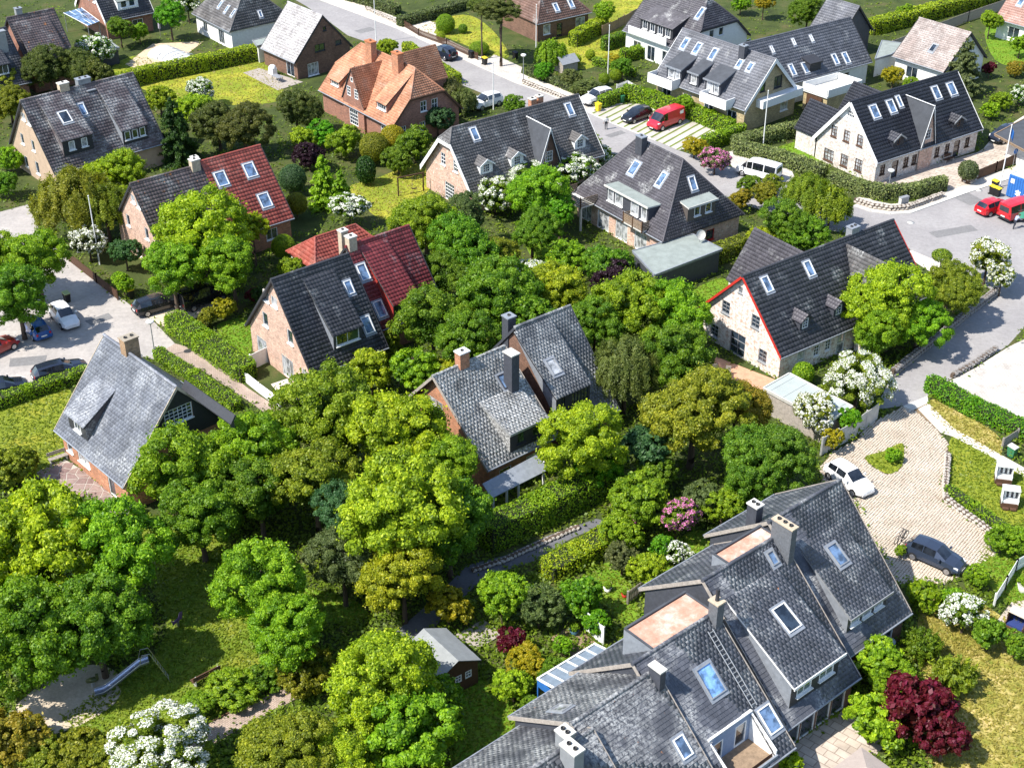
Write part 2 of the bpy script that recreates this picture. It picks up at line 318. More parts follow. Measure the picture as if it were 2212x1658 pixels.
            B=Matrix((Vector(s),Vector(t),Vector(n))).transposed().to_4x4(); tilt=Matrix.Rotation(-math.atan2(.035,te_),4,'X')
            for i in idx:
                o=link('slate',me[int(rnd[i]*5.99)],H.roof); p=Vector(c[i])+Vector(n)*(.04+.012*rnd[i]); o.matrix_local=Matrix.Translation(p)@B@tilt@Matrix.Rotation((rnd[i]-.5)*.03,4,'Z')
            first=[True]
            def skip(O_,s_,t_,n_,A_):
                if first[0]: first[0]=False; return ~key
                return np.ones(len(A_),bool)
        me=tile_mesh('roof_tiles',use,[H.roofm],H.kind,H.tw,H.te,mk,skip=skip); tag(link('roof_tiles',me,H.roof),kind='stuff')
        if bk: tag(link('roof_tiles',tile_mesh('roof_tiles',bk,[H.roofm],'slate',H.tw*1.15,H.te),H.roof),kind='stuff')
        # ridge, verge boards, gutters
        rm=MB(); x0,x1=-H.Lr/2+(H.hhL[1] if H.hhL else 0),H.Lr/2-(H.hhR[1] if H.hhR else 0); k=max(2,int((x1-x0)/.42))
        for i in range(k): a=x0+(x1-x0)*i/k; b=x0+(x1-x0)*(i+1)/k; rm.tube((a-.03,0,H.hr+.0),(b,0,H.hr-.015),.14,.125,8,0)
        if H.hip or H.hhL or H.hhR:
            for P,n in polys:
                if len(P)==3:
                    for q in (P[0],P[1]): rm.tube(q,P[2],.11,.11,6,0)
        rm.build('ridge_cap',[ridgem or H.roofm],H.roof)
        if not H.hip:
            for sx,hh in ((-1,H.hhL),(1,H.hhR)):
                vb=MB(); X=sx*(H.L/2+.02); zt=H.hr if not hh else H.hr-hh[0]; yf=0 if not hh else -H.Wf*hh[0]/(H.hr-H.hF); yb=0 if not hh else H.Wb*hh[0]/(H.hr-H.hB)
                for (ya,za),(yb_,zb_) in (((-H.Wf,H.hF),(yf,zt)),((H.Wb,H.hB),(yb,zt))):
                    vw=.5 if H.verge is M_WHITE else .22; q=[(X,ya,za+.09),(X,ya,za-vw),(X,yb_,zt-vw),(X,yb_,zt+.09)]; vb.slab(q,(sx,0,0),.05,0)
                if hh: vb.slab([(X,yf,zt+.05),(X,yf,zt-vw),(X,yb,zt-vw),(X,yb,zt+.05)],(sx,0,0),.05,0)
                vb.build('verge_board',[H.verge or H.trim],H.root)
        if gutter:
            for y,z in ((-H.Wf-.06,H.hF-.05),(H.Wb+.06,H.hB-.05)):
                g=MB(); g.tube((-H.L/2,y,z),(H.L/2,y,z),.07,.07,8,0); g.build('gutter',[M_ZINC],H.root)
    def win(H,k,x,y,w,h,nx=2,nz=1,fm=None,pm=None,door=False,s=None,z=None,name=None):
        if s is None: s,z=H.pix(k,x,y)
        if door: z=h/2+.05
        H.ops[k].append((s-w/2,s+w/2,z-h/2,z+h/2)); P0,sd,n=H.W[k]; f,p=MB(),MB()
        win_mesh(f,p,P0+sd*s+Vector((0,0,z))-n*.09,sd,(0,0,1),n,w-.01,h-.01,nx,nz,sill=not door)
        o=f.build(name or ('door' if door else 'window'),[fm or M_WHITE],H.root); p.build('pane',[pm or M_GLASS],o); return o
    def finish(H):
        L,Wf,Wb,hr,og,oe=H.L,H.Wf,H.Wb,H.hr,H.og,H.oe; mb=MB(); b=H.wb
        zf=hr-(hr-H.hF)/Wf*(Wf-oe)-.17; zb=hr-(hr-H.hB)/Wb*(Wb-oe)-.17
        for k,zz in (('wF',zf),('wB',zb)):
            P0,s,n=H.W[k]; wall_face(mb,P0,s,n,[(-L/2+og,b),(L/2-og,b),(L/2-og,zz),(-L/2+og,zz)],H.ops[k],matf=lambda z:0)
        for k,hh in (('wL',H.hhL),('wR',H.hhR)):
            P0,s,n=H.W[k]; sg=s.y; top=hr-.2
            if H.hip: P=[(-(Wf-oe),b),(Wb-oe,b),(Wb-oe,zb),(-(Wf-oe),zf)]
            else:
                P=[(-(Wf-oe),b),(Wb-oe,b),(Wb-oe,zb),(0,top),(-(Wf-oe),zf)]
                if hh: P=clip_poly(P,1,hr-hh[0]-.1,False)
            if sg<0: P=[(-a,z) for a,z in P][::-1]
            wall_face(mb,P0,s,n,P,H.ops[k],matf=H.matf,cuts=H.cuts)
        H.wallo=mb.build('wall',H.wm,H.root)
        return H
    def skylight(H,k,x,y,w=.8,l=1.25,fm=None,pm=None,sd=None):
        s,d=sd or H.pix(k,x,y); P0,sv,out,m,n=H.P[k]; dn=(out-Vector((0,0,m))).normalized(); C=H.sp(k,s,d,.11); f,p=MB(),MB()
        win_mesh(f,p,C,sv,-dn,n,w,l,fw=.065,ft=.06,sill=False)
        for a,b,hw,hl in ((0,l/2+.12,w/2+.12,.12),(0,-l/2-.08,w/2+.12,.08),(w/2+.06,0,.06,l/2),(-w/2-.06,0,.06,l/2)): f.obox(C+sv*a+dn*b-n*.045,sv*hw,dn*hl,n*.025,1)
        o=f.build('skylight',[fm or M_WHITE,M_ZINC],H.root); p.build('pane',[pm or M_SKYGL],o); return o
    def chimney(H,x,y,z,w=.7,dp=.7,mat=None,cap=None,pots=1,potm=None,zb=None,k='F',loc=None,holes=True):
        if loc is None:
            o,d=H.lray(x,y); t=(z-o.z)/d.z; p=o+d*t; X,Y=p.x,p.y
        else: X,Y=loc
        zb=zb if zb is not None else min(H.hr-(H.hr-H.hF)/H.Wf*(abs(Y)+dp),H.hr)-.4
        m=MB(); m.box(X-w/2,X+w/2,Y-dp/2,Y+dp/2,zb,z-.1); c=m.build('chimney',[mat or M_CHIMB],H.root)
        q=MB(); q.box(X-w/2-.06,X+w/2+.06,Y-dp/2-.06,Y+dp/2+.06,z-.1,z); 
        for i in range(pots):
            if w>dp: cx,cy=X+(i-(pots-1)/2)*w/max(pots,1)*.9,Y
            else: cx,cy=X,Y+(i-(pots-1)/2)*dp/max(pots,1)*.9
            q.lathe([(.13,z-.0),(.13,z+.1),(.1,z+.1),(.1,z+.02),(.0,z+.02)],(cx,cy,0),10,1 if holes else 0)
        q.build('chimney_cap',[cap or M_LCONC,potm or M_BLACK],c); fl=MB(); fl.box(X-w/2-.08,X+w/2+.08,Y-dp/2-.08,Y+dp/2+.08,zb,zb+.28); return c
    def shed(H,k,bl,br,hw,top,wins=((.5,.9,.9,2),),front=None,cheek=None,roofm='tile',trim=None,fm=None,pm=None,ov=.22,name='dormer',lean=0.,sillz=None):
        s0,da=H.pix(k,*bl); s1,db=H.pix(k,*br); d1=(da+db)/2; d0=H.pix(k,*top)[1] if isinstance(top,tuple) else top
        d0=max(.15,d0)
        if s0>s1: s0,s1=s1,s0
        P0,sv,out,m,n=H.P[k]; Z=Vector((0,0,1)); pt=lambda s,d,z:P0+sv*s+out*d+Z*(z-P0.z); zs=lambda d:P0.z-m*d; zb=zs(d1); zt=zb+hw; z0=zs(d0)+.04
        mb=MB(); ops=[]; O=P0+out*d1-Z*P0.z
        for fr,w_,h_,nx in wins:
            sc=s0+(s1-s0)*fr; zc=zb+hw*.54; ops.append((sc-w_/2,sc+w_/2,zc-h_/2,zc+h_/2))
        wall_face(mb,O,sv,out,[(s0,zb-.1),(s1,zb-.1),(s1,zt),(s0,zt)],ops,depth=.1)
        for s in (s0,s1):
            q=[pt(s,d1,zb-.1),pt(s,d1,zt),pt(s,d0,z0-.02),pt(s,d0,z0-.3)]; mb.add(q,[(0,1,2,3)],1)
        D=mb.build(name,[front or M_DGREY,cheek or front or M_DGREY],H.root)
        for (fr,w_,h_,nx),o in zip(wins,ops):
            f=MB(); win_mesh(f,f,O+sv*((o[0]+o[1])/2)+Z*((o[2]+o[3])/2)-out*.05,sv,Z,out,w_,h_,nx,1,mpi=1,sill=False); f.obox(O+sv*((o[0]+o[1])/2)+Z*(o[2]-.04)+out*.06,sv*(w_/2+.08),Z*.03,out*.1,0)
            f.build('window',[fm or M_WHITE,pm or M_GLASS],D)
        m2=(zt-z0)/(d1-d0); za=zt+m2*ov; pol=[pt(s0-.12,d1+ov,za),pt(s1+.12,d1+ov,za),pt(s1+.12,d0,z0),pt(s0-.12,d0,z0)]; nn=(pol[1]-pol[0]).cross(pol[3]-pol[0]).normalized()
        if nn.z<0: nn=-nn
        r=MB(); r.slab(pol,nn,.14,0 if roofm!='tile' else 0,1); ro=r.build('dormer_roof',[M_FELT if roofm=='tile' else roofm,trim or M_DARKTRIM],D)
        if roofm=='tile':
            tag(link('roof_tiles',tile_mesh('roof_tiles',[([tuple(p+nn*.004) for p in pol],tuple(nn))],[H.roofm],H.kind,H.tw,H.te),D),kind='stuff')
        if trim:
            t=MB(); c=(pol[0]+pol[1])/2; t.obox(c+out*.03-Z*.05,sv*((s1-s0)/2+.16),out*.03,Z*.1,0); t.build('fascia',[trim],D)
        H.nd+=1; H.P['D%d'%H.nd]=(P0-Z*P0.z+out*d0+Z*z0,sv,out,-m2,nn); D['plane']='D%d'%H.nd; return D
    def gdorm(H,k,bl,br,hw,apex=.8,wins=((.5,.7,.8,2,2),),front=None,cheek=None,roofm=None,trim=None,fm=None,pm=None,ov=.25,d1=None,zb=None,name='dormer',tiles=True,zap=None,sh=None):
        if sh: s0,s1=sh
        else:
            s0,da=H.pix(k,*bl); s1,db=H.pix(k,*br); d1=d1 if d1 is not None else (da+db)/2
        if s0>s1: s0,s1=s1,s0
        P0,sv,out,m,n=H.P[k]; Z=Vector((0,0,1)); pt=lambda s,d,z:P0+sv*s+out*d+Z*(z-P0.z); zs=lambda d:P0.z-m*d
        zb=zs(d1)-.1 if zb is None else zb; zt=zb+hw; za=zt+apex if zap is None else zap; sm=(s0+s1)/2; hwid=(s1-s0)/2; sl=(za-zt)/hwid
        mb=MB(); O=P0+out*d1-Z*P0.z; ops=[]
        for fr,w_,h_,nx,nz,*zz in wins:
            sc=s0+(s1-s0)*fr; zc=zz[0] if zz else zb+hw*.6; ops.append((sc-w_/2,sc+w_/2,zc-h_/2,zc+h_/2))
        wall_face(mb,O,sv,out,[(s0,zb),(s1,zb),(s1,zt),(sm,za-.05),(s0,zt)],ops,depth=.1)
        dback=max(.02,(P0.z-zt)/m)
        for s in (s0,s1): mb.add([pt(s,d1,zb-.05),pt(s,d1,zt),pt(s,min(dback,d1),zt),pt(s,min(dback,d1),min(zb,zt)-.05)],[(0,1,2,3)],1)
        D=mb.build(name,[front or M_DGREY,cheek or front or M_DGREY],H.root)
        for (fr,w_,h_,nx,nz,*zz),o in zip(wins,ops):
            f=MB(); win_mesh(f,f,O+sv*((o[0]+o[1])/2)+Z*((o[2]+o[3])/2)-out*.05,sv,Z,out,w_,h_,nx,nz,mpi=1,sill=False); f.build('window',[fm or M_WHITE,pm or M_GLASS],D)
        dr=max(.0,(P0.z-za)/m); e=.14; ze=zt-sl*e; de=max(.02,(P0.z-ze)/m); df=d1+ov; pols=[]
        for sg in (-1,1):
            A=[pt(sm+sg*(hwid+e),df,ze),pt(sm+sg*(hwid+e),de,ze),pt(sm,dr,za),pt(sm,df,za)]
            if sg>0: pass
            else: A=[A[1],A[0],A[3],A[2]]
            nn=(A[1]-A[0]).cross(A[2]-A[0]).normalized(); 
            if nn.z<0: nn=-nn
            pols.append((A,nn))
        r=MB()
        for A,nn in pols: r.slab([p-nn*.003 for p in A],nn,.09,0,1)
        r.build('dormer_roof',[M_FELT2,trim or M_DARKTRIM],D)
        rm_=roofm or H.roofm
        tag(link('roof_tiles',tile_mesh('roof_tiles',[([tuple(p) for p in A],tuple(nn)) for A,nn in pols],[rm_],H.kind,H.tw*.85,H.te*.85),D),kind='stuff')
        if trim:
            t=MB()
            for sg in (-1,1): t.slab([pt(sm,df+.02,za+.06),pt(sm+sg*(hwid+e+.05),df+.02,ze+.03),pt(sm+sg*(hwid+e+.05),df+.02,ze-.16),pt(sm,df+.02,za-.15)],out,.05,0)
            t.build('verge_board',[trim],D)
        return D
# ---------------------------------------------------------------- ground, roads, paths
def groundmat(name,stops,scale=.35,fine=6.,fstr=.5,bmp=.3,third=None,kind='Object',rough=.95):
    m,nt,b=newmat(name); v=coord(nt,1.,kind); a=noise(nt,v,scale,6,.65); c=ramp(nt,a,stops); f=noise(nt,v,fine,6,.7)
    c=mix(nt,fstr,c,ramp(nt,f,[(.3,.25),(.7,.75)]),'OVERLAY'); f2=noise(nt,v,fine*6,3); c=mix(nt,fstr*.6,c,ramp(nt,f2,[(.3,.3),(.7,.7)]),'OVERLAY')
    if third:
        t=noise(nt,v,third[0],5,.7); c=mix(nt,ramp(nt,t,[(third[1],0.),(third[1]+.12,third[3] if len(third)>3 else 1.)]),c,third[2])
    nt.links.new(c,b.inputs['Base Color']); b.inputs['Roughness'].default_value=rough; b.inputs['Specular IOR Level'].default_value=.2; bump(nt,b,f2,bmp,.08); return m
G_EARTH=groundmat('garden_ground',[(.3,(.03,.042,.012)),(.5,(.055,.075,.018)),(.7,(.10,.09,.035))],.3)
G_LAWN=groundmat('lawn_grass',[(.25,(.14,.19,.018)),(.5,(.20,.235,.022)),(.72,(.31,.28,.035))],.22,4.,.55,.5)
G_LAWNB=groundmat('bright_lawn_grass',[(.25,(.085,.19,.012)),(.5,(.13,.24,.016)),(.75,(.19,.25,.022))],.35,4.,.5,.5)
G_LAWNY=groundmat('yellowed_lawn_grass',[(.3,(.14,.20,.018)),(.5,(.235,.265,.024)),(.7,(.42,.37,.045))],.25,3.,.5,.5)
G_DRY=groundmat('dry_lawn_grass',[(.33,(.13,.17,.022)),(.47,(.27,.25,.05)),(.62,(.46,.36,.14))],.5,2.5,.65,.6)
G_DAISY=groundmat('daisy_lawn_grass',[(.25,(.09,.16,.012)),(.5,(.14,.205,.018)),(.72,(.26,.24,.03))],.3,5.,.55,.5,(14.,.68,(.75,.75,.7),.8))
G_ASPH=groundmat('asphalt',[(.3,(.245,.232,.23)),(.5,(.285,.27,.265)),(.7,(.33,.315,.305))],.18,2.5,.25,.15,(.5,.66,(.2,.195,.195),.35))
G_COURT=groundmat('sandy_asphalt',[(.3,(.30,.275,.255)),(.5,(.36,.33,.305)),(.7,(.44,.40,.365))],.2,2.5,.3,.15)
G_DPATH=groundmat('grey_tarmac',[(.3,(.10,.10,.11)),(.7,(.15,.15,.16))],.4,5.,.3,.2)
G_DPATCH=groundmat('patched_asphalt',[(.3,(.17,.165,.165)),(.7,(.21,.205,.2))],.5,4.,.3,.2)
G_SAND=groundmat('sand',[(.3,(.40,.33,.25)),(.5,(.50,.42,.32)),(.7,(.60,.52,.42))],.4,5.,.35,.3)
G_SIDEW=groundmat('pale_paving',[(.3,(.46,.41,.35)),(.5,(.55,.50,.43)),(.7,(.62,.57,.50))],.5,6.,.35,.2)
def pavemat(name,c1,c2,mortar,w,h,rot=0.,msz=.02,var=.5):
    m,nt,b=newmat(name); tc=nd(nt,'ShaderNodeTexCoord'); mp=nd(nt,'ShaderNodeMapping'); nt.links.new(tc.outputs['Object'],mp.inputs[0]); mp.inputs[2].default_value=(0,0,R(rot))
    br=nd(nt,'ShaderNodeTexBrick'); nt.links.new(mp.outputs[0],br.inputs[0]); br.inputs['Scale'].default_value=1.; br.inputs['Brick Width'].default_value=w; br.inputs['Row Height'].default_value=h; br.inputs['Mortar Size'].default_value=msz
    br.inputs['Color1'].default_value=(*c1,1); br.inputs['Color2'].default_value=(*c2,1); br.inputs['Mortar'].default_value=(*mortar,1)
    a=noise(nt,mp.outputs[0],.6,6,.7); c=mix(nt,var,br.outputs[0],ramp(nt,a,[(.3,.25),(.7,.75)]),'OVERLAY'); nt.links.new(c,b.inputs['Base Color']); b.inputs['Roughness'].default_value=.9; bump(nt,b,br.outputs['Fac'],.5,-.02); return m
G_BRICKP=pavemat('brick_paving',(.36,.26,.21),(.43,.33,.27),(.25,.2,.16),.24,.12,35)
G_PAVE=pavemat('beige_paving',(.46,.42,.375),(.54,.50,.45),(.36,.32,.28),.4,.2,40)
G_FLAG=pavemat('flagstones',(.40,.33,.27),(.50,.43,.36),(.26,.21,.17),.9,.6,40,.03)
def sheet(name,px,mat,z,parent=None,kind='structure',zpx=0.,sub=None):
    P=[G(x,y,zpx) for x,y in px]; P=[Vector((p.x,p.y,z)) for p in P]
    bm=bmesh.new(); f=bm.faces.new([bm.verts.new(p) for p in P]); bm.normal_update()
    if f.normal.z<0: f.normal_flip()
    bmesh.ops.triangulate(bm,faces=[f]); me=bpy.data.meshes.new(name); bm.to_mesh(me); bm.free(); me.materials.append(mat)
    o=link(name,me,parent)
    if kind and not parent: o['kind']=kind
    return o
def smooth_px(px,n=5):                                   # closed Catmull-Rom through pixel corners
    out=[]; k=len(px)
    for i in range(k):
        p0,p1,p2,p3=[np.array(px[(i+j)%k],float) for j in (-1,0,1,2)]
        for t in np.linspace(0,1,n,endpoint=False): out.append(tuple(.5*((2*p1)+(-p0+p2)*t+(2*p0-5*p1+4*p2-p3)*t*t+(-p0+3*p1-3*p2+p3)*t**3)))
    return out
mb=MB(); mb.add([(-900,-200,0),(900,-200,0),(900,1600,0),(-900,1600,0)],[(0,1,2,3)]); tag(mb.build('ground',[G_EARTH]),kind='structure')
def kerb(name,px,h=.1,w=.14,mat=None,z=0.):
    mb=MB(); P=[G(x,y) for x,y in px]
    for a,b in zip(P[:-1],P[1:]):
        d=(b-a).normalized(); s=Vector((-d.y,d.x,0)); c=(a+b)/2; mb.obox(Vector((c.x,c.y,z+h/2-.02)),d*((b-a).length/2+.03),s*w/2,Vector((0,0,h/2+.02)))
    o=mb.build(name,[mat or M_LCONC]); o['kind']='structure'; return o
# street along the top, crossing towards the right-hand junction
up=[(620,-45),(690,0),(858,62),(1034,144),(1115,180),(1185,204),(1270,243),(1311,262),(1416,304),(1465,325),(1560,355),(1700,400),(1845,445),(1880,457),(1923,463),(1967,461),(2084,419),(2330,330)]
lo=[(2330,690),(2212,708),(2176,747),(2105,792),(2051,820),(2004,855),(1952,876),(1890,885),(1926,812),(2027,732),(2152,633),(2090,590),(2014,560),(1965,539),(1900,510),(1800,500),(1600,440),(1370,352),(1308,325),(1287,285),(1091,222),(983,178),(931,139),(751,77),(709,46),(660,13),(560,-45)]
sheet('street',up+lo,G_ASPH,.016)
off=lambda px,dx,dy:[(x+dx,y+dy) for x,y in px]
sw=up[0:9]; sheet('pavement',[(x,y) for x,y in sw]+[(x+34,y-11) for x,y in reversed(sw)],G_SIDEW,.024); kerb('kerb',sw)
sheet('driveway',[(858,62),(900,38),(948,52),(925,92)],G_SIDEW,.028); sheet('driveway',[(1034,144),(1068,118),(1128,146),(1120,178),(1060,155)],G_PAVE,.03)
sw2=[(1845,445),(1880,457),(1923,463),(1967,461),(2084,419),(2212,376)]; sheet('pavement',sw2+[(2212,352),(2080,398),(1975,436),(1925,441),(1885,433),(1858,420)],G_SIDEW,.026); kerb('kerb',sw2)
sheet('pavement',[(1964,539),(2014,560),(2060,578),(2030,600),(1985,572),(1955,550)],G_SIDEW,.026)
sheet('parking_bay',[(1270,243),(1311,262),(1416,304),(1465,325),(1530,310),(1560,290),(1490,250),(1420,225),(1360,225),(1300,236)],pavemat('grass_joint_paving',(.41,.37,.32),(.47,.43,.38),(.13,.17,.03),60.,1.1,-52,.16),.03)
sheet('driveway',[(1255,205),(1330,195),(1345,225),(1300,238),(1265,240)],G_PAVE,.034)
sheet('driveway',[(1560,330),(1640,318),(1700,345),(1720,392),(1660,395),(1590,372)],G_PAVE,.03)
# forecourt of the house with the pink brick front
sheet('forecourt',[(1880,400),(1905,385),(2110,330),(2160,300),(2240,290),(2260,320),(2150,372),(2070,405),(2030,420),(1980,418),(1935,412)],G_FLAG,.03)
# right: paved yard, cobbled turning court and path
sheet('paved_yard',[(2051,823),(2106,795),(2177,750),(2300,690),(2300,960),(2212,925),(2120,870)],G_PAVE,.022)
COURT=[(1952,877),(2003,857),(2008,880),(2030,935),(2048,955),(2045,1010),(2040,1080),(2062,1098),(2105,1130),(2157,1165),(2150,1195),(2105,1225),(2040,1262),(1985,1255),(1940,1262),(1900,1200),(1850,1090),(1780,1060),(1770,1010),(1800,975),(1850,950),(1880,915)]
sheet('turning_court',COURT,plain('sandy_joints',(.20,.14,.08),.95,.4,2.),.012)
sheet('concrete_path',[(1983,884),(2006,871),(2060,925),(2212,1010),(2260,1040),(2260,1062),(2212,1030),(2147,990),(2058,943),(2032,935)],G_SIDEW,.034)
sheet('concrete_strip',[(1951,877),(2003,855),(2006,870),(1960,892)],M_LCONC,.038)
sheet('grass_island',smooth_px([(1868,990),(1910,975),(1948,958),(1952,985),(1945,1010),(1915,1024)],4),G_LAWN,.075)
# left: sandy court with parked cars and brick path
sheet('parking_court',[(-120,470),(0,458),(60,442),(91,510),(143,557),(224,612),(250,635),(292,667),(336,698),(378,742),(345,778),(300,770),(182,800),(70,845),(0,868),(-120,900)],G_COURT,.016)
sheet('parking_space',[(300,672),(395,632),(480,640),(470,668),(410,692),(350,705)],G_SAND,.022)
sheet('brick_path',[(340,765),(378,742),(400,748),(470,785),(535,838),(612,888),(590,905),(545,872),(437,800),(375,772)],G_BRICKP,.028)
# bottom: brick path, tarmac path
sheet('brick_path',[(150,1690),(190,1632),(330,1600),(440,1568),(570,1505),(700,1445),(715,1470),(600,1530),(470,1600),(340,1680)],G_BRICKP,.026)
kerb('kerb',[(190,1630),(330,1598),(440,1566),(570,1503),(640,1470)],.08,.1,M_DWOOD)
sheet('tarmac_path',[(810,1420),(860,1360),(930,1300),(1010,1220),(1090,1200),(1180,1158),(1288,1120),(1315,1126),(1298,1136),(1235,1162),(1154,1212),(1090,1232),(1030,1262),(960,1330),(900,1400)],G_DPATH,.02)
# lawns
LAWNS=[('lawn',[(315,178),(562,126),(600,170),(612,210),(560,225),(430,225),(345,205)],G_LAWNY),('lawn',[(755,405),(800,390),(915,352),(930,405),(880,440),(835,475),(790,450)],G_LAWNY),
('lawn',[(-60,905),(60,868),(152,842),(150,935),(140,985),(80,1030),(-60,1020)],G_LAWN),('lawn',[(255,1110),(420,1140),(520,1200),(560,1400),(600,1470),(470,1545),(330,1590),(130,1560),(240,1480),(330,1420),(360,1330),(300,1230)],G_DAISY),
('lawn',[(1985,1300),(2060,1290),(2120,1300),(2260,1440),(2260,1720),(2040,1720),(2000,1600)],G_DRY),('lawn',[(2052,950),(2080,948),(2150,992),(2250,1045),(2250,1130),(2160,1128),(2100,1095),(2060,1060),(2050,1010)],G_LAWN),
('lawn',[(1255,1250),(1300,1218),(1350,1220),(1372,1300),(1395,1330),(1350,1345),(1300,1305)],G_LAWNB),('lawn',[(990,1490),(1060,1470),(1125,1545),(1110,1600),(1040,1680),(985,1660),(960,1560)],G_LAWNB),
('lawn',[(905,62),(1000,32),(1060,62),(1100,120),(1060,118),(960,80)],G_LAWNY),('lawn',[(468,705),(500,690),(540,690),(545,745),(530,770),(490,740)],G_LAWNB),('lawn',[(1135,520),(1200,510),(1260,560),(1180,590)],G_LAWNB),
('lawn',[(1668,325),(1775,298),(1790,345),(1740,355)],G_LAWNB),('lawn',[(1215,60),(1300,40),(1400,60),(1330,120),(1260,150),(1210,120)],G_LAWNY),('lawn',[(2120,1190),(2260,1120),(2260,1300),(2160,1290)],G_LAWNB),
('lawn',[(240,150),(300,120),(360,160),(300,180)],G_LAWN),('lawn',[(1300,0),(1380,-10),(1380,40),(1310,45)],G_LAWNY),('lawn',[(1480,640),(1560,600),(1580,640),(1520,670)],G_LAWNB),('lawn',[(2130,60),(2212,70),(2212,140),(2150,130)],G_LAWNB),('lawn',[(1960,1420),(2020,1330),(2110,1330),(2110,1420)],G_DRY),('lawn',[(1420,1250),(1470,1160),(1525,1150),(1500,1220)],G_LAWNB),('lawn',[(660,1270),(790,1310),(760,1350),(690,1330)],G_LAWNB),('dry_verge',[(2015,862),(2050,880),(2150,935),(2165,975),(2140,975),(2060,930),(2010,885)],G_DRY)]
for i,(n,p,m) in enumerate(LAWNS): sheet(n,smooth_px(p,4),m,.006+.0004*i)
sheet('sandpit',smooth_px([(15,1545),(60,1500),(130,1450),(200,1435),(250,1450),(262,1490),(235,1530),(150,1575),(70,1590),(25,1575)],4),G_SAND,.022)
sheet('gravel_bed',[(2105,345),(2150,290),(2212,250),(2212,290),(2160,310)],G_SIDEW,.02)
sheet('terrace',[(1545,770),(1700,830),(1665,870),(1600,850),(1540,800)],plain('terracotta_paving',(.50,.28,.18),.9,.2,2.),.026)
sheet('terrace',[(1660,1640),(1720,1600),(1870,1500),(1910,1610),(1850,1680),(1700,1720)],G_FLAG,.028); sheet('terrace',[(585,830),(620,818),(672,845),(650,870),(610,860)],G_SIDEW,.03)
sheet('terrace',[(270,140),(330,95),(440,90),(400,120),(300,150)],plain('sandstone_paving',(.52,.40,.27),.9,.25,2.),.02); sheet('terrace',[(525,158),(560,148),(655,178),(600,196)],M_GWOOD,.05)
# small stones laid in the court: the nearest as single pavers, the rest joined
def inside(poly,x,y):
    c=np.zeros(len(x),bool); n=len(poly)
    for i in range(n):
        (x1,y1),(x2,y2)=poly[i],poly[(i+1)%n]; c^=((y1>y)!=(y2>y))&(x<(x2-x1)*(y-y1)/((y2-y1)+1e-12)+x1)
    return c
def pave_court():
    P=[G(x,y) for x,y in COURT]; poly=[(p.x,p.y) for p in P]; isl=[(G(x,y).x,G(x,y).y) for x,y in smooth_px([(1868,990),(1910,975),(1948,958),(1952,985),(1945,1010),(1915,1024)],2)]
    path=[(G(x,y).x,G(x,y).y) for x,y in [(1951,877),(2006,855),(2060,925),(2032,935),(1983,892)]]
    a=R(-38); u=np.array([math.cos(a),math.sin(a)]); v=np.array([-u[1],u[0]]); st=.205; X=np.arange(-70,70); g=np.stack(np.meshgrid(X,X),-1).reshape(-1,2); c0=np.array([G(1960,1110).x,G(1960,1110).y])
    C=c0+g[:,:1]*u*st+g[:,1:]*v*st; k=inside(poly,C[:,0],C[:,1])&~inside(isl,C[:,0],C[:,1])&~inside(path,C[:,0],C[:,1]); C=C[k]; n=len(C); r=np.random.default_rng(3)
    C=C+r.normal(0,.008,(n,2)); hs=.084+r.normal(0,.005,n); z=.045+r.normal(0,.006,n); rd=r.random(n); ang=a+r.normal(0,.04,n)
    mat=groundmat('beige_paver',[(.3,(.44,.37,.29)),(.7,(.60,.52,.43))],.5,6.,.4,.2)
    dep=C[:,1]; near=np.argsort(dep)[:300]; far=np.ones(n,bool); far[near]=False; court=bpy.data.objects['turning_court']
    b=MB(); b.box(-.094,.094,-.094,.094,0,.045); me=b.mesh('paver',[mat])
    for i in near: o=link('paver',me,court,(C[i,0],C[i,1],z[i]-.045),ang[i]); o.scale=(hs[i]/.094,hs[i]/.094,1)
    i=np.where(far)[0]; ca,sa=np.cos(ang[i]),np.sin(ang[i]); h=hs[i]; m=len(i); V=[]
    for zz in (0,1):
        for sx,sy in ((-1,-1),(1,-1),(1,1),(-1,1)): V.append(np.stack([C[i,0]+(sx*ca-sy*sa)*h,C[i,1]+(sx*sa+sy*ca)*h,z[i]*zz],1))
    V=np.stack(V,1); F=np.array([(4,5,6,7),(0,1,5,4),(1,2,6,5),(2,3,7,6),(3,0,4,7)]); tag(link('pavers',np_mesh('pavers',V.reshape(-1,3),(np.arange(m)[:,None,None]*8+F).reshape(-1,4),[mat]),court),kind='stuff')
pave_court()
# ---------------------------------------------------------------- the houses
RF_BROWN=roofmat('brown_grey_tiles',(.105,.085,.088),(.16,.135,.14),.55,.12)
RF_OLDBR=roofmat('lichened_brown_tiles',(.11,.085,.085),(.17,.13,.125),.25,.5)
RF_RED=roofmat('red_tiles',(.33,.075,.055),(.42,.125,.09),.2,.0,lwcol=(.45,.25,.2),streak=.45)
RF_DRED=roofmat('dark_red_tiles',(.20,.033,.037),(.27,.055,.055),.12,.0)
RF_BLACK=roofmat('black_tiles',(.045,.046,.055),(.08,.08,.09),.12,.0)
RF_SLBLUE=roofmat('pale_blue_slates',(.15,.16,.19),(.21,.225,.255),.42,.0,lscale=.9,lwcol=(.5,.51,.53))
RF_SLATE=roofmat('dark_slates',(.08,.084,.10),(.13,.135,.155),.32,.05,.5)
RF_SLATE4=roofmat('lichened_dark_slates',(.08,.082,.092),(.14,.14,.15),.62,.22,.45)
RF_LICH=roofmat('white_lichened_slates',(.12,.118,.115),(.19,.185,.18),.95,.05,lwcol=(.66,.66,.64))
RF_SL13=roofmat('mottled_slates',(.115,.12,.13),(.18,.185,.195),.6,.0)
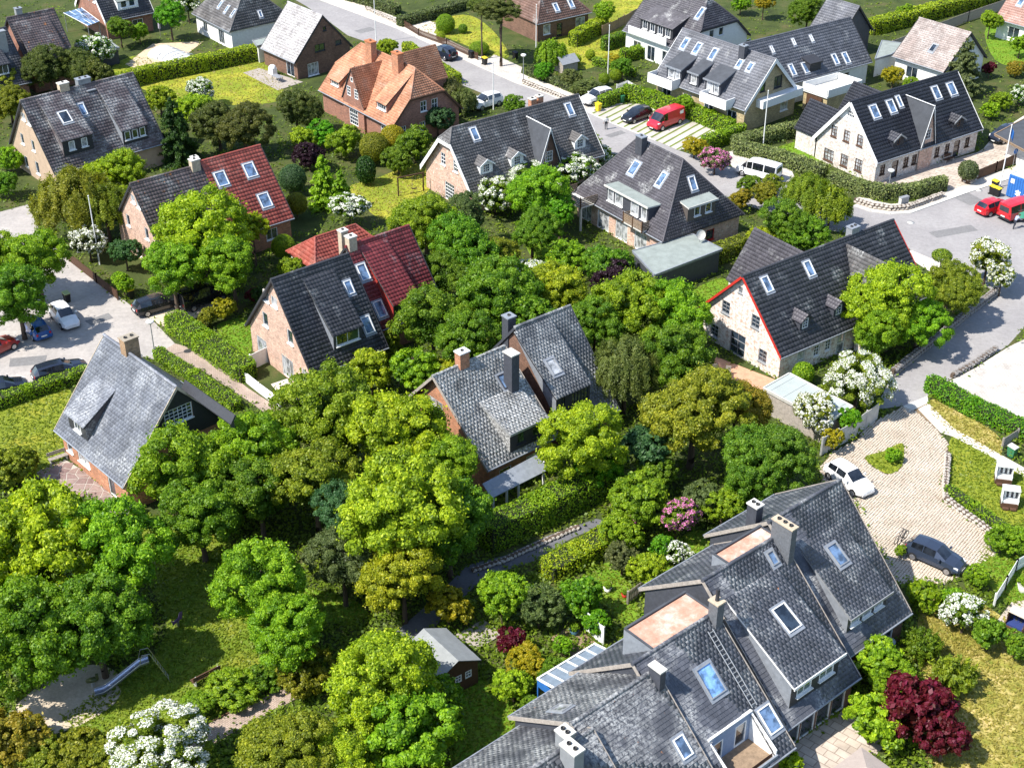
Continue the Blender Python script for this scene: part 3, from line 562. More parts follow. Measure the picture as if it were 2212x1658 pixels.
RF_ORG=roofmat('orange_tiles',(.42,.19,.105),(.52,.27,.165),.25,.0,.7,lwcol=(.5,.36,.27),streak=.5)
RF_WHITE=roofmat('bleached_grey_tiles',(.26,.24,.24),(.38,.36,.36),.95,.0,lwcol=(.62,.60,.60))
RF_GREYB=roofmat('grey_brown_pantiles',(.10,.095,.095),(.155,.145,.14),.2,.1)
RF_GREY=roofmat('grey_tiles',(.115,.118,.135),(.165,.165,.18),.1,.0)
RF_NAVY=roofmat('black_glazed_tiles',(.022,.024,.034),(.036,.038,.05),.0,.0,.55)
RF_PURP=roofmat('dark_violet_tiles',(.065,.06,.07),(.10,.093,.105),.15,.0)
RF_BRN2=roofmat('brown_tiles',(.15,.085,.065),(.21,.125,.095),.1,.05)
RF_BEIGE=roofmat('beige_brown_tiles',(.24,.19,.17),(.36,.29,.26),.7,.0,lwcol=(.5,.45,.42))
RF_ROSE=roofmat('rose_tiles',(.36,.2,.16),(.45,.27,.22),.2,.0)
BK_TAN=plain('tan_render',(.42,.31,.22),.85,.15,1.5); BK_SALM=brick('salmon_brick',(.54,.33,.24),(.50,.42,.35)); BK_RED=brick('red_brick',(.30,.12,.075),(.28,.2,.16)); BK_ORG=brick('orange_brick',(.44,.17,.08),(.36,.25,.18)); BK_BRN=brick('brown_brick',(.17,.085,.055),(.16,.11,.08)); BK_WASH=brick('whitewashed_brick',(.44,.24,.15),(.66,.61,.55),.55,(.74,.70,.65)); BK_PALE=brick('pale_pink_brick',(.52,.44,.38),(.60,.55,.50),.35); BK_YEL=brick('yellow_brick',(.42,.33,.17),(.38,.31,.2)); BK_PINK=brick('pinkish_brick',(.56,.35,.26),(.48,.38,.31),.15)
W=House
h=W('semi_detached_house','beige-rendered house with mottled brown-grey roof and two dark dormers, upper left','house',-48,152.5,40.8,13.5,5.84,5.72,2.65,2.6,9.3,RF_BROWN,BK_TAN)
a=h.shed('F',(139,339),(204,323),2.0,(120,205),((.3,.7,1.0,1),(.72,.7,1.0,1)),M_DARKTRIM,RF_BROWN,pm=M_CURT); b=h.shed('F',(267,313),(322,301.5),1.9,(215,182),((.2,.7,1.,1),(.5,.7,1.,1),(.8,.7,1.,1)),M_DARKTRIM,M_ZINC,pm=M_GRGL)
h.skylight('D1',140.5,254,1.1,1.5,pm=M_GLASS); h.skylight('F',178,237,.7,1.4); h.chimney(135,178,10.1,1.1,.7,M_CHIMBG); h.chimney(178,168,10.0,1.5,.8,M_ZINC,M_ZINC,2); h.chimney(194,192,8.8,.9,.9,M_DGREY,M_ZINC,0)
for x,y,w_,hh in ((48,300,.8,1.3),(71.5,315,.8,1.3),(57,349,.9,1.3),(81,363,.9,1.5)): h.win('wL',x,y,w_,hh,1)
for x,y in ((50,252),(62,262)): h.win('wL',x,y,1.0,.9,2,pm=M_CURT)
h.finish()
h=W('semi_detached_house','brick house half with brown roof spotted orange, left of the bright red roof','house',-33.8,130.5,38.3,7.8,5.42,5.36,2.7,2.7,8.5,RF_OLDBR,BK_SALM,og=.25); h.chimney(419,343,9.3,.9,.7,M_CHIMBG); h.chimney(430,336,9.2,.6,.6,M_CHIMBG,loc=(3.4,.6))
for x,y,w_,hh in ((277,476,.8,1.3),(317,505,.8,1.3),(300,540,.9,1.2)): h.win('wL',x,y,w_,hh,1)
for x,y in ((287,430),(299,441)): h.win('wL',x,y,.9,.9,1,pm=M_CURT)
h.finish()
h=W('semi_detached_house','house half with bright red tiled roof and four pale skylights','house',-28.3,135,38.3,6.9,5.69,5.64,2.7,2.7,8.75,RF_RED,BK_ORG,og=.25,te=.4,tw=.34)
for x,y,w_,l in ((478,387,1.15,1.5),(540,368,1.15,1.5),(572,433.5,1.15,1.5),(512,452,.9,1.2)): h.skylight('F',x,y,w_,l)
h.win('wR',0,0,1.,1.2,2,s=2.,z=1.6); h.win('wF',0,0,1.3,1.2,2,s=1.,z=1.5); h.finish()
h=W('semi_detached_house','brick house half with black pantile roof and one long dormer, joined to dark red roof','house',-17.1,109.0,38.8,7.75,5.45,5.6,2.5,2.6,9.4,RF_BLACK,BK_SALM,og=.3)
h.shed('F',(721.6,757.8),(783,736),1.7,(655,605),((.5,2.3,1.15,2),),M_DGREY,M_ZINC,pm=M_GRGL); h.skylight('F',753,621,.7,1.2); h.skylight('F',793,702,.9,1.5)
for x,y,w_,hh,p in ((573,690,.9,1.4,None),(626.5,728,.9,1.4,None),(659,812,.9,1.3,M_CURT)): h.win('wL',x,y,w_,hh,1,pm=p)
for x,y in ((574,640),(592,652)): h.win('wL',x,y,1.0,1.0,1,pm=M_CURT)
h.win('wL',566,745,1.7,2.1,2,door=True,pm=M_CURT); h.win('wL',622,795,1.9,2.1,3,door=True,pm=M_CURT); h.win('wF',0,0,1.2,1.2,2,s=1.5,z=1.5); h.finish()
h=W('semi_detached_house','house half with dark red tiled roof and big red-sided dormer, two beige chimneys','house',-12.0,116.2,39.2,6.9,5.15,5.1,2.6,2.7,8.75,RF_DRED,BK_RED,og=.3)
h.shed('F',(850.5,697),(905,679),2.0,(800,530),((.27,1.2,1.35,1),(.73,1.2,1.35,1)),M_DWOOD,plain('red_cladding',(.33,.04,.03),.6,.2),fm=M_DARKTRIM,pm=M_GRGL); h.skylight('F',784,588,.9,1.5); h.skylight('F',820,668,.9,1.5)
h.chimney(724,518,9.9,.7,.6,M_CHIMBG,loc=(-3.0,1.0)); h.chimney(736,532,9.7,.8,.7,M_CHIMBG,loc=(-2.9,-.1)); h.finish()
h=W('garage_annex','small white outbuilding with low orange-red hipped roof behind the black roof','outbuilding',-17.1,126.2,38.2,8.2,2.7,2.7,2.4,2.4,4.4,RF_RED,M_WHITE2,Lr=4.6); h.win('wL',0,0,.9,1.0,2,s=0,z=1.4); h.finish()
h=W('detached_house','brick house with steep pale blue slate roof and tall orange chimney, left edge','house',-28.4,94.1,-46.9,10.6,5.45,5.9,2.6,2.3,9.05,RF_SLBLUE,BK_BRN,kind='slate',tw=.34,te=.3,wmats=[BK_ORG,M_DARKTRIM],cuts=(4.3,),matf=lambda z:1 if z>4.3 else 0,verge=M_CHIMBG)
h.shed('F',(152,920),(189,956),1.55,(238,834),((.5,1.0,1.05,2),),M_DARKTRIM,RF_BROWN); h.chimney(277,727,10.2,.85,1.2,M_CHIMB,M_CHIMB,2,zb=7.); h.shed('B',(440,870),(470,900),1.0,.7,(),M_DARKTRIM,M_DARKTRIM,M_DARKTRIM,ov=.05)
h.win('wR',386,895,2.4,1.35,6,4); h.win('wF',0,0,1.8,1.3,2,s=-1.8,z=1.5,pm=M_CURT); h.win('wF',0,0,1.,2.1,1,door=True,s=2.4,z=1.); h.win('wF',0,0,.9,1.2,1,s=-4.,z=1.5); h.finish()
h=W('detached_house','large brick house with orange tiled roof, cross gable and two chimneys, top centre','house',-14.8,166.0,-51.3,15.9,5.1,5.1,2.75,2.7,8.15,RF_ORG,BK_RED,hhR=(2.6,2.3),hhL=(2.6,2.3),tw=.3,te=.3,verge=M_DWOOD)
h.gdorm('F',(738,224),(783,246),3.6,wins=((.32,.8,1.2,2,3,4.6),(.68,.8,1.2,2,3,4.6),(.5,.5,.6,1,1,6.2),(.5,1.8,1.9,4,4,1.5)),front=BK_RED,cheek=BK_RED,d1=5.0,zb=0.,zap=7.6,ov=.12); 
h.gdorm('B',(0,0),(0,0),4.2,wins=(),front=BK_RED,cheek=BK_RED,sh=(-1.2,3.4),d1=7.6,zb=0.,zap=7.6)
h.shed('F',(713,182),(735,192.5),1.0,(745,130),((.5,1.5,.75,4),),BK_RED,RF_ORG); h.shed('F',(813.8,234),(836,247),1.25,(872,150),((.5,1.7,.9,4),),BK_RED,BK_RED)
h.chimney(800,88,9.6,1.3,.8,BK_ORG,M_ORANGE); h.chimney(858,113,9.6,1.3,.8,BK_ORG,M_ORANGE)
for x,y,w_,hh in ((915,229.5,.9,1.3),(939,224.3,.9,1.3),(913,272,.8,1.1),(872,281,.7,1.)): h.win('wR',x,y,w_,hh,2,2)
h.win('wF',0,0,1.4,1.3,3,3,s=5.6,z=1.5); h.finish()
h=W('brick_barn_house','plain red-brick gabled house with bleached white-grey roof beside the wide lawn','house',-27.1,186,-48.4,7.95,4.85,4.45,2.35,2.5,7.55,RF_WHITE,BK_BRN,og=.08)
for x,y,w_,hh,n,f,p in ((691,103,1.6,1.0,2,M_DARKTRIM,M_GRGL),(731,91.5,1.0,.6,1,M_DARKTRIM,None),(677,149.5,1.7,1.7,3,None,M_CURT),(701,62,.55,.6,1,M_DARKTRIM,None)): h.win('wR',x,y,w_,hh,n,1,f,p)
h.win('wF',0,0,1.8,2.0,2,door=True,s=2.2,z=1.); h.finish()
h=W('detached_house','pink-brick house with white gable boards and three small white-framed dormers','house',.1,147.5,35.6,17.9,4.95,4.95,2.8,2.55,8.3,RF_GREYB,BK_PINK,hhL=(1.25,1.0),verge=M_WHITE,tw=.3,te=.32,og=.5)
for bl,br in (((1038,380),(1064,371)),((1104.5,362.5),(1130.5,354.5)),((1242,326),(1264,317))): h.gdorm('F',bl,br,1.25,.55,((.5,.85,.95,3,3),),M_WHITE,M_WHITE,trim=M_WHITE,fm=M_WHITE)
h.gdorm('F',(1157,372),(1211,350),2.6,wins=((.5,1.0,1.2,3,3,4.4),),front=BK_BRN,cheek=BK_BRN,trim=M_WHITE,d1=4.75,zb=0.,zap=7.7,ov=.3)
h.skylight('F',1025,290,.8,1.4); h.skylight('F',1230,237,.8,1.4); h.chimney(1150,212,9.0,.7,.6,BK_ORG); h.chimney(1165,206,9.0,.7,.6,BK_ORG)
for x,y,w_,hh,n,m_ in ((957,343,.9,1.4,2,3),(984,359,.9,1.4,2,3)): h.win('wL',x,y,w_,hh,n,m_)
h.win('wL',971,402,1.8,2.1,4,5,door=True); h.win('wF',0,0,1.,1.2,2,3,s=-5.5,z=1.5); h.finish()
h=W('hipped_house','dark hip-roofed house with grey flat-topped dormers and wooden balconies, centre right','house',15.0,136.2,-54.5,14.4,5.4,5.5,2.7,2.7,8.75,RF_PURP,BK_PINK,Lr=7.0,tw=.28,te=.28)
h.shed('F',(1307,440),(1402,480),1.9,(1335,392),((.1,.9,1.5,1),(.3,1.2,1.4,1),(.68,1.2,1.6,1),(.9,.8,1.6,1)),M_DGREY,M_DGREY,M_FELT,M_LCONC,pm=M_CURT); h.shed('R',(1484,481),(1544,462),1.75,(1500,425),((.35,.8,1.0,1),(.75,.8,1.0,1)),plain('brown_cladding',(.10,.085,.075),.6,.2),None,M_FELT,M_LCONC)
h.skylight('F',1371,364,1.0,1.5); h.skylight('F',1430,388.5,.8,1.5); h.skylight('R',1495.7,396.5,.8,1.4); h.chimney(1386,293,9.6,1.0,.7,M_DGREY,M_ZINC)
for s in (-5.5,-2.6,.4,3.4): h.win('wF',0,0,1.9,2.0,2,door=True,s=s,z=1.1,pm=M_CURT)
h.win('wR',0,0,1.1,1.2,1,s=1.2,z=1.5,fm=M_RED); h.finish(); H8=h
h=W('apartment_house','yellow-brick house with grey roof, three flat dormers and white balconies','house',26.3,170.4,-48.9,15.1,4.95,5.2,3.0,2.9,8.15,RF_GREY,BK_YEL,verge=M_WHITE,tw=.34,te=.36,og=.35)
for bl,br in (((1439,170.5),(1470.8,181)),((1487,184),(1508,191)),((1521,199.5),(1555,210))): h.shed('F',bl,br,1.85,1.9,((.33,1.0,1.45,1),(.75,.7,1.45,1)) if br[0]-bl[0]>25 else ((.5,.9,1.2,1),),M_DGREY,M_DGREY,M_FELT2,M_ZINC,pm=M_CURT)
for x,y,w_,l in ((1480,95.5,.8,1.5),(1506.7,106,.8,1.5),(1541.5,118,.8,1.5),(1598.5,138.7,.7,1.1),(1621,146,.7,1.1)): h.skylight('F',x,y,w_,l)
h.chimney(1607,97,8.9,.9,.7,M_DGREY,M_ZINC)
for a,b,nm in ((-7.3,-3.2,1),(1.4,5.6,2)):
    m=MB(); m.box(a,b,-6.2,-6.1,2.9,3.95); m.box(a,a+.1,-6.1,-4.6,2.9,3.95); m.box(b-.1,b,-6.1,-4.6,2.9,3.95); m.box(a,b,-6.2,-4.5,2.75,2.89); m.build('balcony',[M_WHITE],h.root)
m=MB(); m.box(7.2,8.3,-2.6,4.8,2.75,3.7); m.build('balcony',[M_WHITE],h.root)
h.win('wR',0,0,1.5,1.5,2,s=1.2,z=5.0,fm=M_DARKTRIM); h.win('wR',0,0,.9,1.2,1,s=-1.6,z=5.0,fm=M_DARKTRIM,pm=M_GRGL); h.win('wR',0,0,1.4,1.3,1,s=2.8,z=1.6,pm=M_CURT)
for s in (-5.5,-2.,1.5,5.2): h.win('wF',0,0,1.5,1.7,2,s=s,z=1.4)
h.finish()
h=W('apartment_house','house with long dark grey roof and rows of skylights behind the yellow-brick house','house',35.9,177.3,34,18.7,4.6,4.4,2.9,2.8,7.5,RF_GREY,M_WHITE2,tw=.34,te=.38)
for x,y,w_,l in ((1711,152,.7,1.5),(1739,147.5,.7,1.4),(1804,129,.7,1.4),(1827,126,.8,1.5),(1667.5,108,.35,.9),(1714,91.5,.35,.9),(1752.6,84,.35,.9)): h.skylight('F',x,y,w_,l)
h.shed('F',(1748,158),(1772,151),1.3,(1760,116),(),M_DARKTRIM,M_DARKTRIM,M_DARKTRIM,name='roof_recess'); h.win('wF',0,0,1.8,1.4,2,s=5.,z=1.5); h.finish()  # raised dark box for the loggia opening, its shade put into the colour
h=W('detached_house','pale brick house with glossy black roof, brick cross gable and five skylights, upper right','house',44.3,155.4,34.6,17.4,4.95,4.95,2.8,2.5,8.3,RF_NAVY,BK_PALE,verge=M_WHITE,tw=.36,te=.4,og=.35,wmats=[BK_PALE,M_WHITE],cuts=(6.,),matf=lambda z:1 if z>6.0 else 0)
for bl,br in (((1928,320),(1951,313)),((2059,280),(2080,273))): h.gdorm('F',bl,br,1.05,.55,((.5,.45,.7,1,2),),RF_NAVY,RF_NAVY,trim=M_GREY,fm=M_DWOOD)
h.gdorm('F',(1995,330),(2023,318),3.2,wins=((.5,.8,1.2,2,3,4.2),),front=BK_PINK,cheek=M_GWOOD,trim=M_WHITE,d1=4.7,zb=0.,zap=7.6,ov=.25)
for x,y,w_,l in ((1889,242,1.1,1.5),(1925,230.7,1.,1.5),(1942,220,.6,1.3),(2022,201,1.,1.5),(2055.5,193,1.1,1.5)): h.skylight('F',x,y,w_,l)
for x,y in ((1802,283.6),(1829,294),(1857.7,304)): h.win('wL',x,y,.9,1.3,2,3,M_DWOOD,M_CURT)
for x,y,w_ in ((1790,335,1.5),(1823.5,346.8,1.1),(1854.4,357,1.1)): h.win('wL',x,y,w_,1.4,3,3,M_DWOOD,M_CURT)
h.win('wL',0,0,1.1,.8,4,2,s=0.,z=6.75,fm=M_WHITE)
for x,y in ((1907,361),(1957.5,345.5),(1975.6,340),(2024.5,325),(2046.5,317),(2090,302)): h.win('wF',x,y,.8,1.2,2,3,M_DWOOD,z=1.5,s=h.pix('wF',x,y)[0])
for x,y in ((1933,361),(2001,343),(2066,320)): h.win('wF',x,y,1.,2.05,1,3,M_DWOOD,door=True)
h.gdorm('B',(0,0),(0,0),2.6,wins=(),front=BK_PALE,sh=(4.2,8.2),d1=8.,zb=0.,zap=5.6,trim=M_DARKTRIM); h.gdorm('B',(0,0),(0,0),2.6,wins=(),front=BK_PALE,sh=(-3.6,1.0),d1=8.5,zb=0.,zap=6.0,trim=M_DARKTRIM); h.finish()
h=W('detached_house','whitewashed brick house with red gable boards and black-tiled roof, right of centre','house',27.5,115.3,36,19.2,5.4,5.0,2.55,2.8,8.1,RF_BLACK,BK_WASH,verge=M_RED,tw=.34,te=.4,og=.4)
for bl,br in (((1726.4,715),(1750,707)),((1799,685),(1822,678))): h.gdorm('F',bl,br,1.15,.5,((.5,.7,.95,2,3),),M_DGREY,M_DGREY,roofm=RF_PURP)
h.gdorm('F',(0,0),(0,0),2.6,wins=(),front=BK_WASH,cheek=BK_WASH,d1=6.0,zb=0.,zap=7.75,roofm=RF_GREYB,sh=(-.1,5.9)); h.gdorm('B',(0,0),(0,0),2.8,wins=(),front=BK_WASH,sh=(-2.6,3.4),d1=7.6,zb=0.,zap=7.1,roofm=RF_PURP)
h.skylight('F',1656,614.5,.8,1.4); h.skylight('F',1747,580.7,.8,1.4); h.chimney(1843.6,488,8.8,1.0,.7,M_GREY,M_ZINC,2)
for x,y,w_,hh in ((1568,664,1.,1.25),(1632,695,1.,1.25),(1543,714,1.,1.25),(1647,769,1.,1.25),(1600,626,.5,.6)): h.win('wL',x,y,w_,hh,2,3,fm=M_GREY,pm=M_GLASS)
h.win('wL',1592.5,745,1.9,2.2,2,3,door=True,fm=M_GREY,pm=M_GLASS)
for x,y in ((1730,776),(1816,740)): h.win('wF',x,y,1.,2.05,1,2,door=True,pm=M_CURT)
for x,y in ((1764,757),(1789,745)): h.win('wF',x,y,.7,1.1,2,3)
h.finish()
h=W('semi_detached_house','brick house half with white-lichened slate roof and slate chimney beside big maple','house',-3.3,95.6,40,7.2,6.55,5.5,2.9,2.4,8.1,RF_LICH,BK_ORG,kind='slate',tw=.3,te=.3,verge=M_GWOOD,og=.5)
h.shed('F',(1101.6,979),(1180,941),1.9,(1080,850),((.3,.8,1.1,1),(.72,.8,1.1,1)),M_DARKTRIM,RF_LICH,trim=M_GREY,fm=M_DARKTRIM,pm=M_GRGL); h.skylight('F',1087.5,824,.7,1.2,fm=M_DGREY); h.chimney(998,757,9.3,.9,.7,BK_ORG,M_WHITE,1); h.chimney(1104.7,760,9.3,.75,1.0,M_DGREY,M_LCONC,0,zb=5.5)
for x,y in ((935,867),(948,876)): h.win('wL',x,y,.9,.8,1,fm=M_WHITE,pm=M_CURT)
h.win('wF',0,0,1.8,2.0,2,door=True,s=1.5,z=1.,pm=M_CURT); h.win('wF',0,0,1.2,1.2,1,s=-1.5,z=1.4)
m=MB(); A=h.Mi; q=[A@G(*p) for p in ((1042,1044,2.95),(1062,1075.6,2.4),(1186,1013,2.4),(1158,982,2.95))]; 
pr=MB(); pr.slab([q[1],q[2],q[3],q[0]],(q[2]-q[1]).cross(q[0]-q[1]).normalized(),.12); po=pr.build('porch_roof',[M_ZINC],h.root)
for x,y in ((1065.6,1113),(1094.7,1099),(1120,1086.5),(1173.5,1050.6)): p=A@G(x,y,0); m=MB(); m.box(p.x-.07,p.x+.07,p.y-.07,p.y+.07,0,2.35); m.build('porch_post',[M_WHITE],h.root)
h.finish()
h=W('semi_detached_house','house half with raised grey slate roof, long dormer and dark chimney, centre','house',2.5,101.6,38.4,5.8,6.4,5.2,1.85,2.7,8.7,RF_SL13,BK_BRN,kind='slate',tw=.3,te=.3,og=.2,verge=M_DGREY)
h.shed('F',(1200,902),(1274,872),2.0,.25,((.2,.6,1.2,2),(.7,1.8,1.2,5)),M_DARKTRIM,M_ZINC,fm=M_DARKTRIM,ov=.15); h.skylight('D1',1195,792.5,.9,1.4,fm=M_GREY,pm=M_CURT); h.chimney(1084,706,9.0,.8,.8,M_DGREY,M_ZINC,1,loc=(-2.4,1.4)); h.finish()
# the row of slate-roofed houses at the lower right, each stepped forward of the next
SLH=plain('hung_slate',(.12,.125,.135),.6,.3,6.)
S=dict(kind='slate',tw=.31,te=.27,og=.12,oe=.45,indiv=300,trim=M_GREY,verge=M_GWOOD,group='row of stepped slate-roofed terraced houses',wmats=[BK_BRN,M_DGREY],cuts=(2.6,),matf=lambda z:1 if z>2.6 else 0)
ORTH=groundmat('weathered_red_roofing',[(.3,(.40,.20,.13)),(.5,(.50,.30,.22)),(.68,(.62,.50,.43))],.9,4.,.4,.2)
def back_flat(h,a,b,dep=2.7,z=None,m2=None):
    z=z or h.hr-.35; m=MB(); m.box(a,b,.12,dep,z-1.9,z); m.build('rear_dormer',[M_ZINC],h.root); m=MB(); m.box(a+.1,b-.1,.2,dep-.18,z,z+.03); m.build('flat_roof',[m2 or ORTH],h.root)
    m=MB(); m.box(a,b,dep-.16,dep,z,z+.16); m.box(a,a+.1,.2,dep-.16,z,z+.12); m.box(b-.1,b,.2,dep-.16,z,z+.12); m.build('parapet',[M_FELT2],h.root)
h=W('terraced_house','slate-roofed house at the upper end of the stepped row, beside the cobbled court','house',19.1,75.55,40.2,7.2,6.95,5.2,2.6,5.4,9.55,RF_SLATE,BK_BRN,**S)
d=h.shed('F',(1826.6,1367),(1912.7,1312),1.6,(1812,1131),((.2,.9,.95,1),(.5,.9,.95,1),(.8,.9,.95,1)),M_DARKTRIM,M_ZINC,trim=M_GREY,pm=M_CURT,ov=.3); h.skylight('D1',1807.6,1198,.95,1.5,fm=M_GREY); h.chimney(1641,1090,10.0,.65,.8,M_DGREY,M_LCONC,2,loc=(-3.2,1.5),zb=7.)
h.win('wF',0,0,1.6,1.3,2,s=-.5,z=1.5); h.win('wF',0,0,1.,2.,1,door=True,s=2.,z=1.); h.finish()
h=W('terraced_house','slate-roofed terraced house with wide two-window dormer and tall slate chimney','house',14.2,69.95,40.2,7.0,7.5,5.2,2.65,5.4,9.37,RF_SLATE,BK_BRN,**S)
h.shed('F',(1703,1530),(1808.4,1459),2.1,(1640,1250),((.28,1.35,1.0,2),(.74,1.35,1.0,2)),M_DARKTRIM,M_ZINC,trim=M_WHITE,pm=M_GRGL,ov=.3); h.skylight('D1',1698,1335,1.15,1.75,pm=M_GLASS); h.skylight('F',1667.5,1205,.6,.9,fm=M_GREY)
h.chimney(1708,1150,10.9,.52,1.6,SLH,M_CHIMBG,3,loc=(3.1,-.65),zb=6.4)
for s in (-2.2,-.75,.75,2.2): h.win('wF',0,0,1.35,2.05,1,door=True,s=s,z=1.)
back_flat(h,-1.0,3.4,1.5,h.hr-.2); h.finish()
h=W('terraced_house','slate-roofed terraced house with roof ladder and blue-clad roof balcony','house',9.5,63.5,40.6,6.95,6.9,5.2,2.75,4.2,8.6,RF_SLATE,BK_BRN,mask=(-1.57,1.94,4.5,6.75),**S)
h.skylight('F',1533.6,1469.5,1.25,1.9,fm=M_GREY,pm=glassmat('blue_sky_glass',(.16,.30,.55),.04)); h.chimney(1573,1306,9.9,.6,.7,SLH,M_CHIMBG,1,loc=(3.1,-.35),zb=7.); m=MB(); p=(3.1,-.35); m.tube((p[0],p[1],10.0),(p[0],p[1],10.75),.12,.12,10); m.build('flue_pipe',[M_DARKTRIM],h.root)
lt=MB(); s0,d0=h.pix('F',1533.6,1359.6); s1,d1=h.pix('F',1625,1527); sm=(s0+s1)/2
for off_ in (-.2,.2): lt.tube(h.sp('F',sm+off_,d0,.14),h.sp('F',sm+off_,d1,.14),.035,.035,6)
k=int(math.hypot(d1-d0,(d1-d0)*h.P['F'][3])/.3)
for i in range(k+1): dd=d0+(d1-d0)*(i+.5)/(k+1); lt.tube(h.sp('F',sm-.2,dd,.14),h.sp('F',sm+.2,dd,.14),.025,.025,6)
tag(lt.build('roof_ladder',[M_GREY]),'grey metal ladder lying on the slate roof below the flue pipe','ladder'); bpy.data.objects['roof_ladder'].matrix_world=h.M.copy()
CL=plain('blue_grey_cladding',(.20,.27,.40),.6,.1); x0,x1,a0,a1=-1.57,1.94,4.5,6.75; zs=lambda d:h.hr-h.P['F'][3]*d; fl=2.7; yb=-4.62
m=MB(); m.box(x0,x1,-6.75,yb+.1,fl-.15,fl); m.build('balcony_floor',[M_WOOD],h.root)
m=MB(); ops=[(.25+x0,1.15+x0,fl+.05,fl+1.55),(2.2+x0,3.15+x0,fl+.05,fl+1.75)]; wall_face(m,(0,yb,0),(1,0,0),(0,-1,0),[(x0,fl),(x1,fl),(x1,zs(a0)+.03),(x0,zs(a0)+.03)],ops); bw=m.build('balcony_wall',[CL],h.root)
for o in ops: f=MB(); win_mesh(f,f,((o[0]+o[1])/2,yb+.04,(o[2]+o[3])/2),(1,0,0),(0,0,1),(0,-1,0),o[1]-o[0],o[3]-o[2],1,1,mpi=1,sill=False); f.build('door',[M_WHITE,M_GLASS],bw)
for X,sg in ((x0,1),(x1,-1)):
    m=MB(); m.slab([(X,-a0+.1,fl-.1),(X,-6.7,fl-.1),(X,-6.7,zs(6.6)+.3),(X,-a0+.1,zs(a0)+.1)],(sg,0,0),.1,0); m.build('balcony_side',[M_WHITE],h.root)
m=MB(); m.box(x0-.05,x1+.05,-6.85,-6.72,fl-.1,fl+.35); m.build('balcony_parapet',[M_ZINC],h.root); m=MB(); m.box(x0-.1,x1+.1,-a0-.12,-a0+.06,zs(a0)-.02,zs(a0)+.1); m.build('balcony_fascia',[M_WHITE],h.root)
h.skylight('F',1661,1553,1.05,1.6,pm=MATS.get('x') or M_SKYGL,sd=(3.05+.0,3.2) if False else None); back_flat(h,-1.7,3.45,2.5,h.hr-.12)
h.win('wF',0,0,1.8,2.0,2,door=True,s=-1.6,z=1.); h.finish(); S3=h
h=W('terraced_house','slate-roofed terraced house with orange lichen spots and small skylight at lower edge','house',5.7,59.0,40.8,6.6,6.4,5.2,2.7,4.9,8.3,RF_SLATE4,BK_BRN,**S)
h.skylight('F',1473.4,1613,.8,1.25,pm=M_SKYGL); h.chimney(1422,1432,9.0,.45,.9,M_DGREY,M_LCONC,0,loc=(2.95,-.45),zb=7.3); h.chimney(1221,1577,8.9,.7,.8,M_GREY,M_LCONC,2,zb=6.5)
h.skylight('B',1213,1532,.8,1.3,fm=M_GREY,pm=M_CURT); h.finish()
h=W('terraced_house','lowest slate-roofed house of the stepped row, cut by the lower picture edge','house',2.0,54.6,41,6.4,6.2,5.2,2.7,4.8,8.1,RF_SLATE4,BK_BRN,**{**S,'indiv':60})
h.chimney(1236,1611,9.0,.7,1.1,M_GREY,M_LCONC,2,zb=6.2); h.finish()
# far houses along the top
h=W('semi_detached_house','brown-roofed house half in the top left corner with slanting long roof step','house',-61.5,181.1,38.3,6.3,5.5,5.4,2.7,2.7,8.5,RF_OLDBR,BK_RED); h.chimney(38,17,9.4,.8,.7,M_GREY,M_ZINC); h.shed('F',(70,140),(140,118),1.2,.6,(),RF_BROWN,RF_BROWN); h.finish()
h=W('semi_detached_house','dark house half with ribbed black roof at the top left edge','house',-66.0,174.2,38.3,7.0,5.6,5.4,2.7,2.7,8.2,RF_BLACK,BK_RED); h.shed('F',(-6,168),(24,162),1.6,1.5,((.5,1.4,1.1,2),),M_DARKTRIM,M_DARKTRIM); h.chimney(18,60,8.6,1.4,.8,M_GREY,M_GREY,0,loc=(1.8,-2.0),zb=4.); h.win('wF',0,0,1.,1.,2,s=1.,z=1.4); h.finish()
h=W('detached_house','brick gabled house with dark pantile roof and white-framed dormer at the top edge','house',-56.5,201.8,37.6,7.4,5.2,5.2,2.7,2.7,8.65,RF_BLACK,BK_RED,verge=M_WHITE); h.shed('F',(255,24),(300,17),1.5,1.2,((.3,.9,.9,1),(.7,.9,.9,1)),M_WHITE,M_WHITE,M_FELT); h.win('wF',0,0,1.6,1.6,2,s=1.2,z=1.3); h.win('wL',0,0,.8,1.4,1,s=1.5,z=5.2); h.win('wL',0,0,.8,1.4,1,s=-.5,z=5.2); h.win('wR',0,0,.9,1.2,1,s=1,z=1.5); h.finish()
h=W('hipped_house','grey hip-roofed house with veranda and small skylights near the top left','house',-37.8,198.5,-51,10.6,5.0,5.0,2.7,2.7,7.6,RF_GREYB,M_WHITE2,Lr=4.)
for x,y in ((477,11),(491,21),(505,29)): h.skylight('F',x,y,.5,1.1)
h.skylight('R',562,31,.5,.9); h.win('wF',0,0,1.6,2.,3,s=2.,z=1.1); h.win('wF',0,0,1.2,1.4,2,s=-2.5,z=1.4); h.finish()
h=W('hipped_house','brown hip-roofed brick bungalow behind the pine tree at the top','house',4.6,201.3,34.6,9.4,4.9,4.9,2.7,2.7,7.6,RF_BRN2,BK_BRN,Lr=.6)
for x,y in ((1201,17),(1233,9)): h.skylight('F',x,y,.7,1.2)
for s,w_ in ((-2.8,1.2),(3.0,1.6)): h.win('wF',0,0,w_,1.4,1,s=s,z=1.5,pm=M_CURT)
h.win('wF',0,0,1.,2.,1,door=True,s=-.6,z=1.,fm=M_DWOOD); h.finish()
h=W('half_hipped_house','white house with violet-grey half-hipped roof and long window dormer, top right of centre','house',23.6,190.4,-50.5,12.0,6.2,6.2,3.0,2.8,8.6,RF_PURP,M_WHITE,hhR=(3.2,2.6),hhL=(2.5,2.),tw=.3,te=.3)
